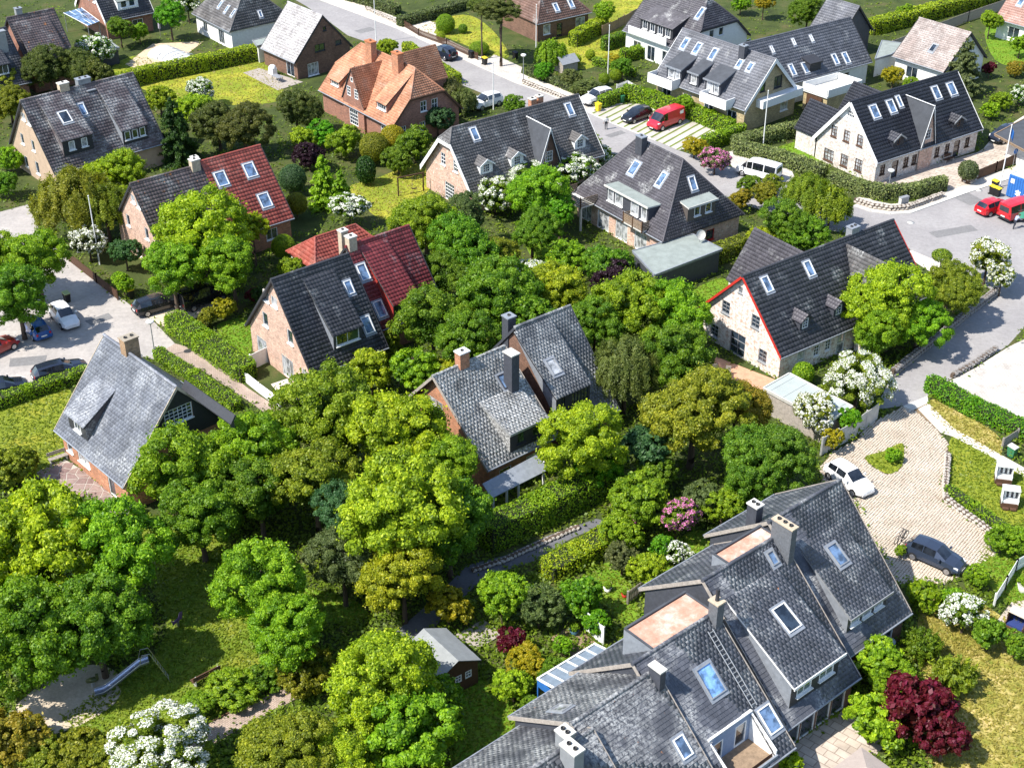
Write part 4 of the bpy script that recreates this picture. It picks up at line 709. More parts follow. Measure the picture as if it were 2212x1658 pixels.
h.shed('F',(1383,64),(1452,90),1.7,(1445,20),((.15,.9,1.2,2),(.38,.9,1.2,2),(.62,.9,1.2,2),(.85,.9,1.2,2)),M_DARKTRIM,M_DARKTRIM); m=MB(); m.box(-4.6,2.6,-6.5,-6.4,3.1,4.1); m.box(-4.6,2.6,-6.4,-5.3,2.95,3.09); m.build('balcony',[M_WHITE],h.root)
h.skylight('F',1513,30,.7,1.7); h.skylight('F',1571,26,.5,1.2) if False else None
for s in (-1.2,.6): h.win('wR',0,0,.9,1.1,1,s=s,z=4.4)
for s in (-3.5,-.8,2.): h.win('wF',0,0,1.5,2.,2,door=True,s=s,z=1.); h.win('wR',0,0,1.,1.2,1,s=2.2*(s+.8),z=1.5) if s!=-.8 else None
h.finish()
h=W('detached_house','small grey-roofed house with dark gable at the top right behind foliage','house',44.6,191.4,-49.6,5.4,3.75,3.7,2.8,2.9,6.8,RF_GREY,M_DGREY); h.finish()
h=W('bungalow','small house with bleached beige roof and one skylight, top right','house',55.6,181.2,-50.2,8.0,4.75,4.6,2.8,2.7,6.9,RF_BEIGE,M_WHITE2,tw=.34,te=.3); h.skylight('F',2016,105,.7,1.1,fm=M_GREY,pm=M_GLASS); h.win('wF',0,0,1.8,1.5,2,s=-1.,z=1.3); h.finish()
h=W('bungalow','rose-tiled house with pale veranda roof in the top right corner','house',75.3,196.1,-50.1,12,5.45,5.4,2.7,2.7,8.4,RF_ROSE,M_WHITE2); h.win('wF',0,0,1.8,1.6,2,s=-3,z=1.3); h.win('wF',0,0,1.,2.,1,door=True,s=-.5,z=1.); h.skylight('F',2206,5,.8,1.2); h.finish()
# ---------------------------------------------------------------- vegetation
def leafmat(name,base=None,trans=.42,var=.55):
    m,nt,b=newmat(name); at=nd(nt,'ShaderNodeAttribute',attribute_name='rnd'); 
    if base is None: oi=nd(nt,'ShaderNodeObjectInfo'); col=oi.outputs['Color']
    else: rgb=nd(nt,'ShaderNodeRGB'); rgb.outputs[0].default_value=(*base,1); col=rgb.outputs[0]
    hs=nd(nt,'ShaderNodeHueSaturation'); nt.links.new(col,hs.inputs['Color'])
    def mr(a,b_): 
        q=nd(nt,'ShaderNodeMapRange'); q.inputs[3].default_value=a; q.inputs[4].default_value=b_; nt.links.new(at.outputs['Fac'],q.inputs[0]); return q.outputs[0]
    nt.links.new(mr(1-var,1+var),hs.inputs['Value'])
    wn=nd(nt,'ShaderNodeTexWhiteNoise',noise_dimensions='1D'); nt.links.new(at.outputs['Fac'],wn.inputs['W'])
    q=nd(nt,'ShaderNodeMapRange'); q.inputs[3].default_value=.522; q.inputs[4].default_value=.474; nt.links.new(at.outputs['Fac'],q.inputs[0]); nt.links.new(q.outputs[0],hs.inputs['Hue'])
    c=hs.outputs[0]; nt.links.new(c,b.inputs['Base Color']); b.inputs['Roughness'].default_value=.5; b.inputs['Specular IOR Level'].default_value=.35
    tr=nd(nt,'ShaderNodeBsdfTranslucent'); c2=mix(nt,1.,c,(1.15,1.25,.55),'MULTIPLY'); nt.links.new(c2,tr.inputs[0]); mx=nd(nt,'ShaderNodeMixShader',i0=trans); nt.links.new(b.outputs[0],mx.inputs[1]); nt.links.new(tr.outputs[0],mx.inputs[2]); nt.links.new(mx.outputs[0],nt.nodes['Material Output'].inputs[0]); return m
M_LEAF=leafmat('leaves'); M_WBLOS=leafmat('white_blossom',(.74,.74,.68),.2,.18); M_PBLOS=leafmat('pink_blossom',(.62,.20,.40),.2,.4); M_BARK=plain('bark',(.085,.06,.042),.95,.35,6.); M_CORE=plain('hedge_twigs',(.022,.028,.01),.95,.4,5.)
def unit(v): return v/np.maximum(np.linalg.norm(v,axis=-1,keepdims=True),1e-9)
def leaves(P,N,size,r,aspect=1.5,spread=.55):
    m=len(P); N=unit(N+spread*r.normal(0,1,(m,3))); a=unit(np.cross(N,r.normal(0,1,(m,3)))); b=np.cross(N,a); s=(size*(.6+.8*r.random(m)))[:,None]
    V=np.stack([P-a*s*aspect/2,P-b*s*.5,P+a*s*aspect/2,P+b*s*.5],1)
    return V
def pack(name,parts,mats):
    V=np.concatenate([p[0].reshape(-1,3) for p in parts]); m=sum(len(p[0]) for p in parts); F=np.arange(m*4).reshape(m,4); mi=np.concatenate([np.full(len(p[0]),p[1]) for p in parts]); rd=np.concatenate([p[2] for p in parts]); return np_mesh(name,V,F,mats,mi,rd)
def fib(n,r,up=-.35):
    d=unit(r.normal(0,1,(n*3,3))); d=d[d[:,2]>up][:n]; return d
def crown_mesh(kind,seed,n=30000,ls=.04,blos=None):
    r=np.random.default_rng(seed); parts=[]
    if kind in('broad','fine','flower','bigleaf'):
        nl={'broad':10,'fine':8,'flower':9,'bigleaf':9}[kind]; nc={'broad':150,'fine':190,'flower':130,'bigleaf':110}[kind]
        ld=unit(fib(nl,r,-.35)+.35*r.normal(0,1,(len(fib(nl,np.random.default_rng(seed),-.35)),3)) if False else fib(nl,r,-.35)); nl=len(ld); LC=ld*(.42+.2*r.random(nl))[:,None]*np.array([1,1,.8]); LR=.34+.2*r.random(nl); LC=np.concatenate([LC,[[0,0,.1]]]); LR=np.append(LR,.55)
        C=[];d=[]
        while len(C)<nc:
            q=r.integers(len(LR)); e=unit(r.normal(0,1,3)); pnt=LC[q]+e*LR[q]
            ins=(np.linalg.norm(LC-pnt,axis=1)<LR*.9); ins[q]=False
            if ins.any() and r.random()<.93 or pnt[2]<-.72 or (e[2]<-.5 and r.random()<.7): continue
            C.append(pnt); d.append(unit(e+.5*unit(pnt)))
        C=np.array(C); d=np.array(d); nc=len(C); cr=(.085+.085*r.random(nc)) if kind!='fine' else (.07+.07*r.random(nc)); tone=r.random(nc)
        k=r.choice(nc,n,p=cr**2/np.sum(cr**2)); e=unit(unit(r.normal(0,1,(n,3)))+.55*d[k]+np.array([0,0,.35])); sh=(.55+.5*r.random(n)**.5)*cr[k]
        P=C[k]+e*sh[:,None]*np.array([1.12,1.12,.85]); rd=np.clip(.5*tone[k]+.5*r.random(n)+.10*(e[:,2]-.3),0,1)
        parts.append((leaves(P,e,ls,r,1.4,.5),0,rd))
        # dark inner filling, gap shade put into leaf colour; a few stray shoots
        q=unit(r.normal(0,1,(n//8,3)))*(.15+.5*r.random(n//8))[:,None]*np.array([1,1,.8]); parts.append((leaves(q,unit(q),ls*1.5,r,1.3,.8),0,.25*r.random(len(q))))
        m=n//14; kk=r.choice(nc,m); dd=unit(d[kk]+.5*r.normal(0,1,(m,3))); q=C[kk]+dd*(cr[kk]*(1.05+.7*r.random(m)**2))[:,None]; parts.append((leaves(q,dd,ls,r,1.7,.9),0,r.random(m)))
        if kind=='flower':
            m=int(n*.55); sel=np.where(r.random(nc)<.8)[0]; kk=r.choice(sel,m); e=unit(unit(r.normal(0,1,(m,3)))+.8*d[kk]+np.array([0,0,.5])); P=C[kk]+e*(cr[kk]*(.7+.75*r.random(m)))[:,None]; parts.append((leaves(P,e,ls*(.6+.7*r.random(m)),r,1.2,.7),1,r.random(m)))
    elif kind=='willow':
        nc=150; d=fib(nc,r,-.1); nc=len(d); top=d*(.7+.3*r.random(nc))[:,None]*np.array([1,1,.85]); L=.25+.5*r.random(nc); k=r.choice(nc,n); t=r.random(n); tone=r.random(nc)
        P=top[k]+np.stack([d[k,0]*.14*t,d[k,1]*.14*t,-L[k]*t],1)+r.normal(0,.045,(n,3)); N=unit(d[k]*np.array([1,1,.5])+r.normal(0,.3,(n,3))+np.array([0,0,.25])); parts.append((leaves(P,N,ls*.8,r,2.6,.4),0,np.clip(.45*tone[k]+.55*r.random(n),0,1)))
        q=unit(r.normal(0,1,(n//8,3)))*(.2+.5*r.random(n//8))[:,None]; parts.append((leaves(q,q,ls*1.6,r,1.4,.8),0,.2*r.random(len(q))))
    elif kind=='conifer':
        nb=170; t=r.random(nb)**.8; az=r.random(nb)*2*np.pi; hgt=1-2.*t; L=.12+.95*t**.85*(.8+.35*r.random(nb)); k=r.choice(nb,n,p=L/L.sum()); u=r.random(n)**.7; tone=r.random(nb)
        dx,dy=np.cos(az[k]),np.sin(az[k]); w_=.2*(1-u*.6)*L[k]; off=(r.random(n)-.5)*2*w_
        P=np.stack([dx*u*L[k]-dy*off,dy*u*L[k]+dx*off,hgt[k]-.22*u*L[k]+.06*u**2+r.normal(0,.022,n)],1); N=np.stack([dx*.35,dy*.35,np.full(n,.9)],1); parts.append((leaves(P,N,ls,r,2.0,.45),0,np.clip(.5*tone[k]*.7+.3*u+.3*r.random(n),0,1)))
    elif kind=='juniper':
        nb=120; d=unit(r.normal(0,1,(nb,3))*np.array([1,1,.6])+np.array([0,0,.55])); L=.55+.5*r.random(nb); k=r.choice(nb,n); u=.25+.75*r.random(n); P=d[k]*(L[k]*u)[:,None]+r.normal(0,.05,(n,3)); P[:,2]-=.35; tone=r.random(nb); parts.append((leaves(P,unit(d[k]+r.normal(0,.6,(n,3))),ls,r,2.4,.5),0,np.clip(.5*tone[k]+.5*r.random(n),0,1)))
    elif kind=='ball':
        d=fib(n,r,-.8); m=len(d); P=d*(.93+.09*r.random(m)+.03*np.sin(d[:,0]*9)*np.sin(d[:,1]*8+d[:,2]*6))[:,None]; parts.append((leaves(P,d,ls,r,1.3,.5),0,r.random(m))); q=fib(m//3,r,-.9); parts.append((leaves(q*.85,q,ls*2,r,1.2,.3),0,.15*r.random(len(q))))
    return pack('crown',parts,[M_LEAF]+([blos] if blos else []))
CR={}
def crown_for(kind,r_m,i):
    sz='b' if r_m>2.4 else ('m' if r_m>1.15 else 's'); key0=kind.split(':')[0]; nv={'broad':3,'fine':2,'flower':1 if sz=='b' else 2,'willow':1,'conifer':1,'ball':1,'juniper':1,'bigleaf':1 if sz=='b' else 2}[key0]; key=(kind,sz,i%nv)
    if key not in CR:
        n,ls={'b':(46000,.034),'m':(12000,.068),'s':(3600,.12)}[sz]
        if key0=='fine' or key0=='willow': n=int(n*1.25); ls*=.82
        if key0=='conifer': n=int(n*.8)
        if key0=='ball': n=int(n*.7); ls*=.75
        if key0=='bigleaf': n=int(n*.55); ls*=1.45
        CR[key]=crown_mesh(key0,hash((kind,sz))%1000+i%nv*17 if False else (sum(map(ord,kind))*7+ord(sz)+i%nv*17),n,ls,{'flower:p':M_PBLOS}.get(kind,M_WBLOS if key0=='flower' else None))
    return CR[key]
TRUNKS=[]
for sd in range(4):
    r_=random.Random(sd); m=MB(); p=Vector((0,0,-.1)); rad=.5; pts=[p]
    for i in range(4):
        q=p+Vector((r_.uniform(-.06,.06),r_.uniform(-.06,.06),.28)); m.tube(p,q,rad*(1-.17*i),rad*(1-.17*(i+1)),8,0,False); p=q; pts.append(p)
    for i in range(7):
        a=r_.uniform(0,6.28); b=pts[2+i%3]; e=b+Vector((math.cos(a)*.5,math.sin(a)*.5,r_.uniform(.25,.5))); c=(b+e)/2+Vector((0,0,.06)); m.tube(b,c,.2,.14,6,0,False); m.tube(c,e,.14,.05,6,0,False)
    TRUNKS.append(m.mesh('trunk',[M_BARK]))
YG=(.285,.385,.014); LG=(.195,.335,.012); MG=(.125,.240,.012); DG=(.04,.09,.014); OL=(.205,.255,.016); OR=(.265,.255,.018); BGR=(.06,.14,.045); GY=(.36,.31,.012); PU=(.030,.011,.020); RM=(.120,.010,.018); WL=(.15,.175,.045); PI=(.11,.145,.025); CG=(.12,.16,.05); BR=(.11,.30,.008)
NPL=[0]
def plant(label,x,y,rp,kind='broad',col=MG,zc=None,sq=1.,name=None,cat=None,sx=1.,group=None,rzv=None):
    i=NPL[0]; NPL[0]+=1; z=0.
    if zc is None:
        z=.9
        for _ in range(4): rm=rp*mpp(x,y,z); z=rm*.78*sq
        zc=z
    rm=rp*mpp(x,y,zc); p=G(x,y,zc); tree=zc>rm*1.02 and rm>1.2
    kn=kind.split(':')[0]
    if name is None: name={'conifer':'conifer_tree','willow':'willow_shrub','ball':'clipped_shrub','flower':'blossoming_shrub','juniper':'juniper_shrub'}.get(kn,'broadleaf_tree' if tree else 'garden_shrub')
    cat=cat or ('tree' if tree or kn=='conifer' or 'tree' in name else 'shrub')
    t=thing(name,label,cat,(p.x,p.y,0),rzv if rzv is not None else (i*2.39)%6.28,group)
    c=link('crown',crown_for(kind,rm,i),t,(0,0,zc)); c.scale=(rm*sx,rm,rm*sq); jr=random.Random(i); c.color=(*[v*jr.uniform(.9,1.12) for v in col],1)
    tr=link('trunk' if (tree or kn=='conifer') else 'stems',TRUNKS[i%4],t); h_=zc+(.2*rm if tree else 0); tr.scale=(max(.12,rm*.16),max(.12,rm*.16),max(.3,h_*.85)); return t
P_=plant
# lower left and centre: the big broadleaf trees
P_('large yellow-green maple filling the left edge below the patio, front of its group',75,1180,150,'broad',YG,5.6,name='maple_tree'); P_('yellow-green maple crown just below the white garden table at left',238,1190,112,'broad',LG,5.4,name='maple_tree')
P_('dark green shaded maple at the left edge above the sandpit',55,1370,130,'broad',MG,4.4,name='maple_tree'); P_('mid-green maple overhanging the sandpit and slide',205,1345,112,'broad',MG,4.6,name='maple_tree')
P_('broad green maple right of the pale blue slate roof',400,1030,112,'broad',LG,5.0,name='maple_tree'); P_('green maple between the pale slate roof and the white garden wall',535,975,92,'broad',LG,4.8,name='maple_tree'); P_('lower green maple over the playground lawn edge',430,1110,95,'broad',MG,4.2,name='maple_tree'); P_('shaded green maple left of the central olive maple',560,1070,88,'broad',MG,4.,name='maple_tree')
P_('olive-yellow maple at the end of the white garden wall',690,900,112,'broad',OL,5.2,name='maple_tree'); P_('yellow-green maple beside the lichened slate roof gable',850,945,118,'broad',YG,5.8,name='maple_tree'); P_('maple leaning against the lichened slate roof near its porch',975,1010,80,'broad',LG,5.,name='maple_tree')
P_('bright yellow-green maple in the middle of the large tree group',860,1120,135,'broad',YG,6.2,name='maple_tree'); P_('olive maple left in the central tree group',680,1040,100,'broad',OL,5.,name='maple_tree'); P_('blue-green tree left of the bright central maple',745,1110,78,'fine',BGR,4.6); P_('dark green maple on the shaded right side of the central group',970,1130,95,'broad',MG,4.8,name='maple_tree')
P_('yellow-green maple low at the front of the central group',870,1240,92,'broad',YG,4.2,name='maple_tree'); P_('grey-green fine-leaved tree below the bright central maple',740,1215,85,'fine',CG,3.8)
P_('bright green maple beside the playground lawn, upper crown',570,1265,98,'broad',LG,4.6,name='maple_tree'); P_('bright green maple beside the playground lawn, lower crown',625,1360,88,'broad',LG,3.8,name='maple_tree')
P_('large yellow-green tree left of the felt-roofed shed',800,1490,140,'fine',YG,4.6); P_('olive-yellow tree at the lower edge left of the shed',640,1625,125,'fine',OL,4.); P_('green tree at the lower edge below the felt-roofed shed',880,1590,112,'bigleaf',LG,4.); P_('loose olive shrub beside the brick path at the bottom',655,1455,62,'fine',OL); P_('olive-green tree in the bottom corner of the lower lawn',760,1650,100,'fine',YG,3.4); P_('leafy green tree just below the shed gable',940,1520,62,'bigleaf',MG,2.6)
P_('white blossoming shrub at the lower edge left of the brick path',342,1612,98,'flower',OL,2.2,.85,sx=1.15); P_('olive shrub in front of the sandpit',170,1622,62,'fine',OL,None,.8); P_('second olive shrub in front of the sandpit, further left',95,1640,55,'fine',OL,None,.8); P_('dry orange-yellow shrub in the lower left corner',22,1600,85,'fine',(.30,.26,.02),None,.8); P_('olive shrub at the lower edge beside white blossom',235,1640,60,'fine',OL,None,.8)
P_('low green hedge-like shrub right of the playground bench',500,1490,52,'fine',LG,None,.7,sx=1.3); P_('low green shrub left of the playground bench',425,1525,40,'fine',LG,None,.7); P_('green shrub beside the upper end of the lower brick path',570,1465,40,'fine',MG,None,.8); P_('green shrub at the left edge next to the lawn',10,1010,62,'fine',OL,None,.9)
# around the centre
P_('bright yellow-green tree right of the grey slate roof',1262,950,92,'broad',YG,4.6); P_('dark glossy green shrub between yellow-green and orange-green trees',1395,965,52,'bigleaf',BGR,3.2); P_('large orange-tinted olive tree left of the flat-roofed shed',1500,890,118,'fine',OR,5.2); P_('orange-tinted olive tree, smaller crown below the terrace',1590,880,70,'fine',OR,4.); P_('feathery green tree above the white parked car',1690,985,88,'fine',(.11,.225,.015),4.2,name='feathery_tree'); P_('feathery green tree left of the white parked car',1630,1000,85,'fine',(.12,.24,.015),4.,name='feathery_tree')
P_('grey-green willow between the slate roof and the whitewashed house',1352,790,72,'willow',WL,4.6,1.2,name='willow_tree'); P_('dark green broadleaf tree left of the whitewashed house',1462,775,82,'broad',MG,4.4); P_('green tree above the willow, left of the whitewashed gable',1360,665,88,'broad',LG,5.); P_('green tree touching the whitewashed gable from the left',1450,680,75,'broad',LG,4.8); P_('green tree right behind the grey slate ridge',1285,700,65,'broad',MG,4.4)
P_('dark green maple behind the slate chimneys',1075,640,95,'broad',MG,5.6,name='maple_tree'); P_('dark green maple right of the dark red dormer',935,700,82,'broad',MG,5.,name='maple_tree'); P_('dark green maple between dark red roof and slate chimneys',1005,735,72,'broad',MG,4.8,name='maple_tree'); P_('yellow-green tree above the grey slate ridge',1200,630,72,'broad',YG,4.6); P_('dark maple close behind the grey slate ridge',1140,690,60,'broad',MG,4.6,name='maple_tree')
P_('yellow-green shrub at the foot of the black-tiled roof',800,800,52,'broad',YG,2.6); P_('green tree right of the black-tiled house front',890,800,62,'broad',LG,3.4); P_('yellow-green shrub at the back of the lichened slate roof',975,815,45,'broad',YG,2.8); P_('narrow golden conifer right of the black-tiled house',845,735,32,'conifer',OL,2.2,1.5)
P_('fine-leaved green tree below the sunny lawn',920,485,82,'fine',LG,4.4); P_('mid-green tree behind the dark red roof, right of it',1000,540,85,'fine',MG,4.6); P_('olive-green tree left of the balcony house garden',1075,560,60,'fine',OL,3.8); P_('grey-green tree in the hollow below the balcony house',1010,470,55,'fine',CG,3.8); P_('dark green tree right of the dark red roof edge',960,600,62,'fine',MG,4.)
P_('green tree in front of the wooden balcony',1165,430,72,'fine',LG,4.); P_('darker green tree below the wooden balcony',1150,500,58,'fine',MG,3.2); P_('bright green tree left below the wooden balcony',1210,455,40,'fine',BR,3.2)
P_('white blossoming shrub at the foot of the pink-brick house',1070,425,46,'flower',MG,2.2); P_('long white blossoming shrub along the pink-brick house front',1150,390,50,'flower',MG,2.4,.8,sx=1.3); P_('white blossoming shrub at the right end of the pink-brick house',1245,368,45,'flower',MG,2.4,.8); P_('white blossoming shrub beside the street above the hip roof',1290,338,30,'flower',MG,1.6)
P_('green shrub in the garden left of the flat garage',1225,560,45,'fine',LG); P_('green shrub beside the garage corner',1310,575,52,'fine',MG,2.); P_('purple-leaved shrub at the garage corner',1325,605,48,'fine',PU,1.8); P_('white-flowered shrub among the green garden below the balcony house',1145,595,38,'flower',LG,1.8); P_('bright yellow-green shrub below white flowers',1180,610,40,'fine',YG,1.8)
# upper left
P_('bright yellow-green maple in front of the red roof',430,505,98,'broad',YG,5.6,name='maple_tree'); P_('yellow-green maple crown over the black parked wagon',372,580,70,'broad',LG,4.6,name='maple_tree'); P_('green maple crown below the red roof',500,575,72,'broad',LG,4.6,name='maple_tree'); P_('small yellow-green maple crown at the red roof edge',545,490,36,'broad',YG,4.4,name='maple_tree')
P_('yellow-green broadleaf tree above the left parking court',75,560,72,'broad',LG,4.6); P_('green broadleaf tree above the parked blue car',35,640,78,'broad',MG,4.4); P_('green broadleaf tree at the left edge above the parking court',-15,560,62,'broad',LG,4.4)
P_('large olive weeping willow left of the brown roof',160,430,85,'willow',OL,4.6,name='willow_tree'); P_('olive weeping willow above the flagpole',225,440,60,'willow',OL,4.2,name='willow_tree'); P_('yellow-green tree below the mottled brown roof',275,370,62,'fine',YG,3.8); P_('yellow-green shrub at the front of the mottled brown roof',215,390,48,'fine',YG,3.2); P_('pale grey blossoming shrub left of the flagpole',190,522,38,'flower',WL,2.2); P_('dark shrub at the salmon brick gable',270,545,34,'fine',BGR,2.); P_('rounded green shrub beside the yellow-lidded bin',265,610,26,'fine',LG,1.4)
P_('dark spruce right of the mottled brown roof',378,285,52,'conifer',DG,3.6,1.5,name='spruce_tree'); P_('dark olive pine shrub behind the orange house garden',525,275,62,'fine',PI,3.4); P_('dark olive pine shrub left of the orange roof',640,240,52,'fine',PI,3.); P_('dark olive tree between lawn and spruce',470,265,58,'fine',PI,3.4); P_('olive shrub beside the spruce top',420,240,42,'fine',YG,3.); P_('yellow-green shrub at the lawn corner',345,215,32,'fine',YG,2.); P_('dark pine above the mottled brown roof',105,150,52,'fine',PI,3.8,name='pine_tree'); P_('dark pine in the middle of the upper left group',165,150,48,'fine',PI,3.6,name='pine_tree'); P_('dark pine right of the upper left chimneys',205,160,38,'fine',PI,3.2,name='pine_tree'); P_('yellow-green shrub at the left edge above the mottled roof',20,225,46,'fine',OL,2.6); P_('olive tree at the left edge below the top left house',15,180,38,'fine',OL,2.6)
P_('green shrub at the foot of the beige gable',20,345,32,'fine',LG,1.6); P_('green shrub at the left edge beside the sandy lane',8,400,32,'fine',MG,1.6)
P_('white blossoming shrub near the top left pergola',205,108,36,'flower',MG,2.4); P_('white blossoming shrub at the lower lawn edge',432,193,28,'flower',MG,2.2); P_('round bright green ball-crowned tree near the top left',366,33,34,'fine',BR,3.6,name='ball_crowned_tree'); P_('green tree beside the top left pergola',258,62,28,'fine',MG,2.8); P_('green shrub left of the garden parasol',300,70,22,'fine',LG,1.6); P_('white blossoming tree at the top edge',405,12,26,'flower',MG,2.6)
# garden below the orange house
P_('dark purple-leaved shrub below the orange house',668,338,36,'fine',PU,1.8); P_('dark blue-green rounded shrub left of the purple shrub',632,385,30,'ball',BGR,1.8); P_('bright green conifer below the orange house garden',700,395,46,'conifer',LG,2.6,1.4); P_('yellow-green conifer next to the bright green conifer',735,415,36,'conifer',LG,2.,1.4); P_('bright green shrub in front of the cross gable',690,290,34,'fine',BR,1.8); P_('yellow-green shrub left below the orange house',655,300,30,'fine',YG,1.6); P_('green shrub right in front of the cross gable',745,305,38,'fine',LG,2.); P_('clipped olive shrub below the orange house',808,318,32,'ball',OL,2.); P_('clipped yellow shrub under the orange eave',848,298,28,'ball',GY,2.); P_('dark green clipped column beside the sunny lawn',790,368,22,'ball',DG,1.7,1.5); P_('white blossoming shrub above the red annex roof',755,448,36,'flower',MG,2.2,.8,sx=1.3); P_('rounded dark shrub right of the red roof',640,440,24,'ball',OL,1.6); P_('dark shrub between the red roofs',560,640,24,'fine',DG,1.2)
P_('blue-green shrub at the right gable of the orange house',945,258,34,'fine',BGR,2.2); P_('dark green shrub left of the pink-brick gable',895,310,42,'fine',MG,2.4); P_('dark mixed shrub in the orange house garden',860,345,34,'fine',MG,1.8); P_('grey-green willow shrub beside the street, right of the orange house',968,195,36,'willow',WL,2.2); P_('grey-green shrub above the white car by the street',1000,215,30,'willow',WL,2.); P_('green shrub right of the white car by the street',1110,228,26,'fine',MG,1.4); P_('clipped green bush behind the orange chimneys',835,105,24,'fine',YG,1.6); P_('round clipped green shrub left of the red annex',612,532,26,'ball',LG,1.8); P_('green shrub above the black-tiled ridge',630,580,30,'fine',LG,1.8); P_('yellow-green bush beside the beige chimneys',705,545,28,'fine',YG,2.4); P_('yellow shrub beside the dark parked van',485,668,26,'fine',GY,1.2); P_('olive shrub below the dark parked van',452,685,22,'fine',OL,1.); P_('crimson shrub left of the black-tiled house',548,640,18,'fine',RM,1.)
# top centre gardens
P_('tall pine with bare trunk beside the street at the top',1082,22,46,'fine',PI,7.6,.7,name='pine_tree',sx=1.2); P_('loose pine crown left of the tall pine trunk',1040,15,30,'fine',PI,7.2,.7,name='pine_tree'); P_('large round clipped shrub on the small front lawn',962,52,21,'ball',LG,1.3); P_('small round clipped ball on the small front lawn',952,78,10,'ball',YG,.7); P_('flat clipped shrub on the small front lawn',1035,104,22,'ball',LG,.8,.6); P_('low clipped cushion near the picket fence',1000,62,10,'ball',MG,.7)
P_('green willow shrub behind the street lamp',1190,112,34,'willow',LG,2.2); P_('green shrub above the stone wall near the lamp',1175,155,22,'fine',BR,1.2); P_('variegated green shrub at the street corner garden',1235,170,24,'fine',WL,1.2); P_('small fruit tree in the corner garden',1345,145,22,'fine',MG,1.8); P_('clipped topiary ball by the corner garden pole',1330,162,13,'ball',LG,1.); P_('second clipped topiary ball in the corner garden',1305,170,12,'ball',LG,.9); P_('yellow-leaved low shrub in the corner garden',1322,130,20,'fine',GY,.8,.7); P_('round clipped shrub on the upper garden lawn, left one',1245,128,11,'ball',YG,.8); P_('round clipped shrub on the upper garden lawn, right one',1275,118,11,'ball',YG,.8); P_('green tree at the top above the clipped hedge',1308,25,24,'fine',LG,2.6); P_('variegated green hedge-like shrub at the street corner',1270,190,26,'fine',WL,1.1,.7,sx=1.5); P_('green bush in front of the white van',1622,402,26,'fine',MG,1.3); P_('olive bush right in front of the white van',1668,398,24,'fine',OL,1.3); P_('green shrub beside the yellow-brick house balcony',1480,225,20,'fine',LG,1.8)
P_('pinkish blossoming shrub above the white van',1545,345,32,'flower:p',CG,1.8); P_('yellow-green shrub at the parking bay corner',1500,318,26,'fine',GY,1.4); P_('beige flowering shrub right of the hip roof',1600,430,24,'fine',OR,1.4); P_('olive shrub beside the white van',1655,420,30,'fine',OL,1.8); P_('olive willow tree below the white van',1745,415,52,'willow',OL,3.4,name='willow_tree'); P_('green tree right of the hip-roofed house',1690,480,58,'fine',MG,3.4); P_('feathery olive willow at the junction',1795,440,46,'willow',OL,2.8,name='willow_tree'); P_('bright green shrub behind the black-tiled ridge',1640,520,34,'fine',YG,1.6); P_('dark green tree behind the whitewashed house chimney',1740,510,48,'fine',MG,2.8)
# right side
P_('large yellow-green tree in front of the whitewashed house',1925,668,100,'fine',YG,4.2); P_('olive-green tree right of the large yellow-green tree',2050,625,68,'fine',OL,3.6); P_('green tree below the large yellow-green tree',1890,725,66,'fine',LG,2.8); P_('green tree beside the stone wall and road',1985,700,66,'fine',LG,3.); P_('white blossoming tree beside the road junction',2135,560,46,'flower',OL,3.,name='blossoming_tree'); P_('white blossoming bush below the junction blossom tree',2165,600,30,'flower',OL,2.,.9); P_('clipped arch of green at the road garden gate',2035,552,22,'ball',OL,1.8,.6); P_('large white blossoming shrub beside the flat-roofed shed',1855,822,70,'flower',OL,2.8); P_('white blossoming shrub in front of the flat-roofed shed',1760,888,46,'flower',OL,2.2); P_('bright green shrub at the grey panel fence',1835,905,24,'bigleaf',BR,1.8); P_('yellow-flowering shrub at the fence above the white car',1800,948,24,'fine',GY,1.2); P_('clipped green mound beside the flat-roofed shed',1735,805,24,'ball',LG,1.)
P_('pale green pine right of the beige-roofed bungalow',2085,140,52,'conifer',CG,3.8,1.1,name='pine_tree'); P_('dark red shrub beside the pale pine',2138,150,16,'fine',RM,1.2); P_('yellow-green shrub left of the beige-roofed bungalow',1930,165,24,'fine',GY,1.6); P_('small green tree behind the white garage terrace',1968,185,20,'fine',LG,1.6); P_('bushy green tree behind the grey-roofed house',1745,28,38,'fine',MG,3.4); P_('grey-green tree over the small grey roof',1790,22,28,'fine',CG,3.); P_('young green tree at the top right',2140,45,24,'fine',LG,2.6); P_('green tree beside the top right veranda',2205,95,22,'fine',LG,2.); P_('orange-flowering shrub at the upper right edge',2195,150,20,'fine',OR,1.); P_('white blossoming shrub at the right edge',2205,205,24,'flower',MG,1.4); P_('green shrub left of the right edge blossom',2165,220,24,'fine',LG,1.2); P_('golden tree at the top edge',1650,5,22,'fine',GY,2.6); P_('green shrub at the top edge left of golden tree',1600,10,22,'fine',LG,1.6); P_('round shrub on the stone planter at the forecourt',2092,368,22,'ball',CG,1.5); P_('dark green shrub at the right edge above the carport',2140,240,20,'fine',LG,1.); P_('palm-like green plant at the top right hedge',1955,25,18,'fine',LG,1.6); P_('round green bush behind the yellow-brick garage',1772,245,20,'fine',BR,1.2)
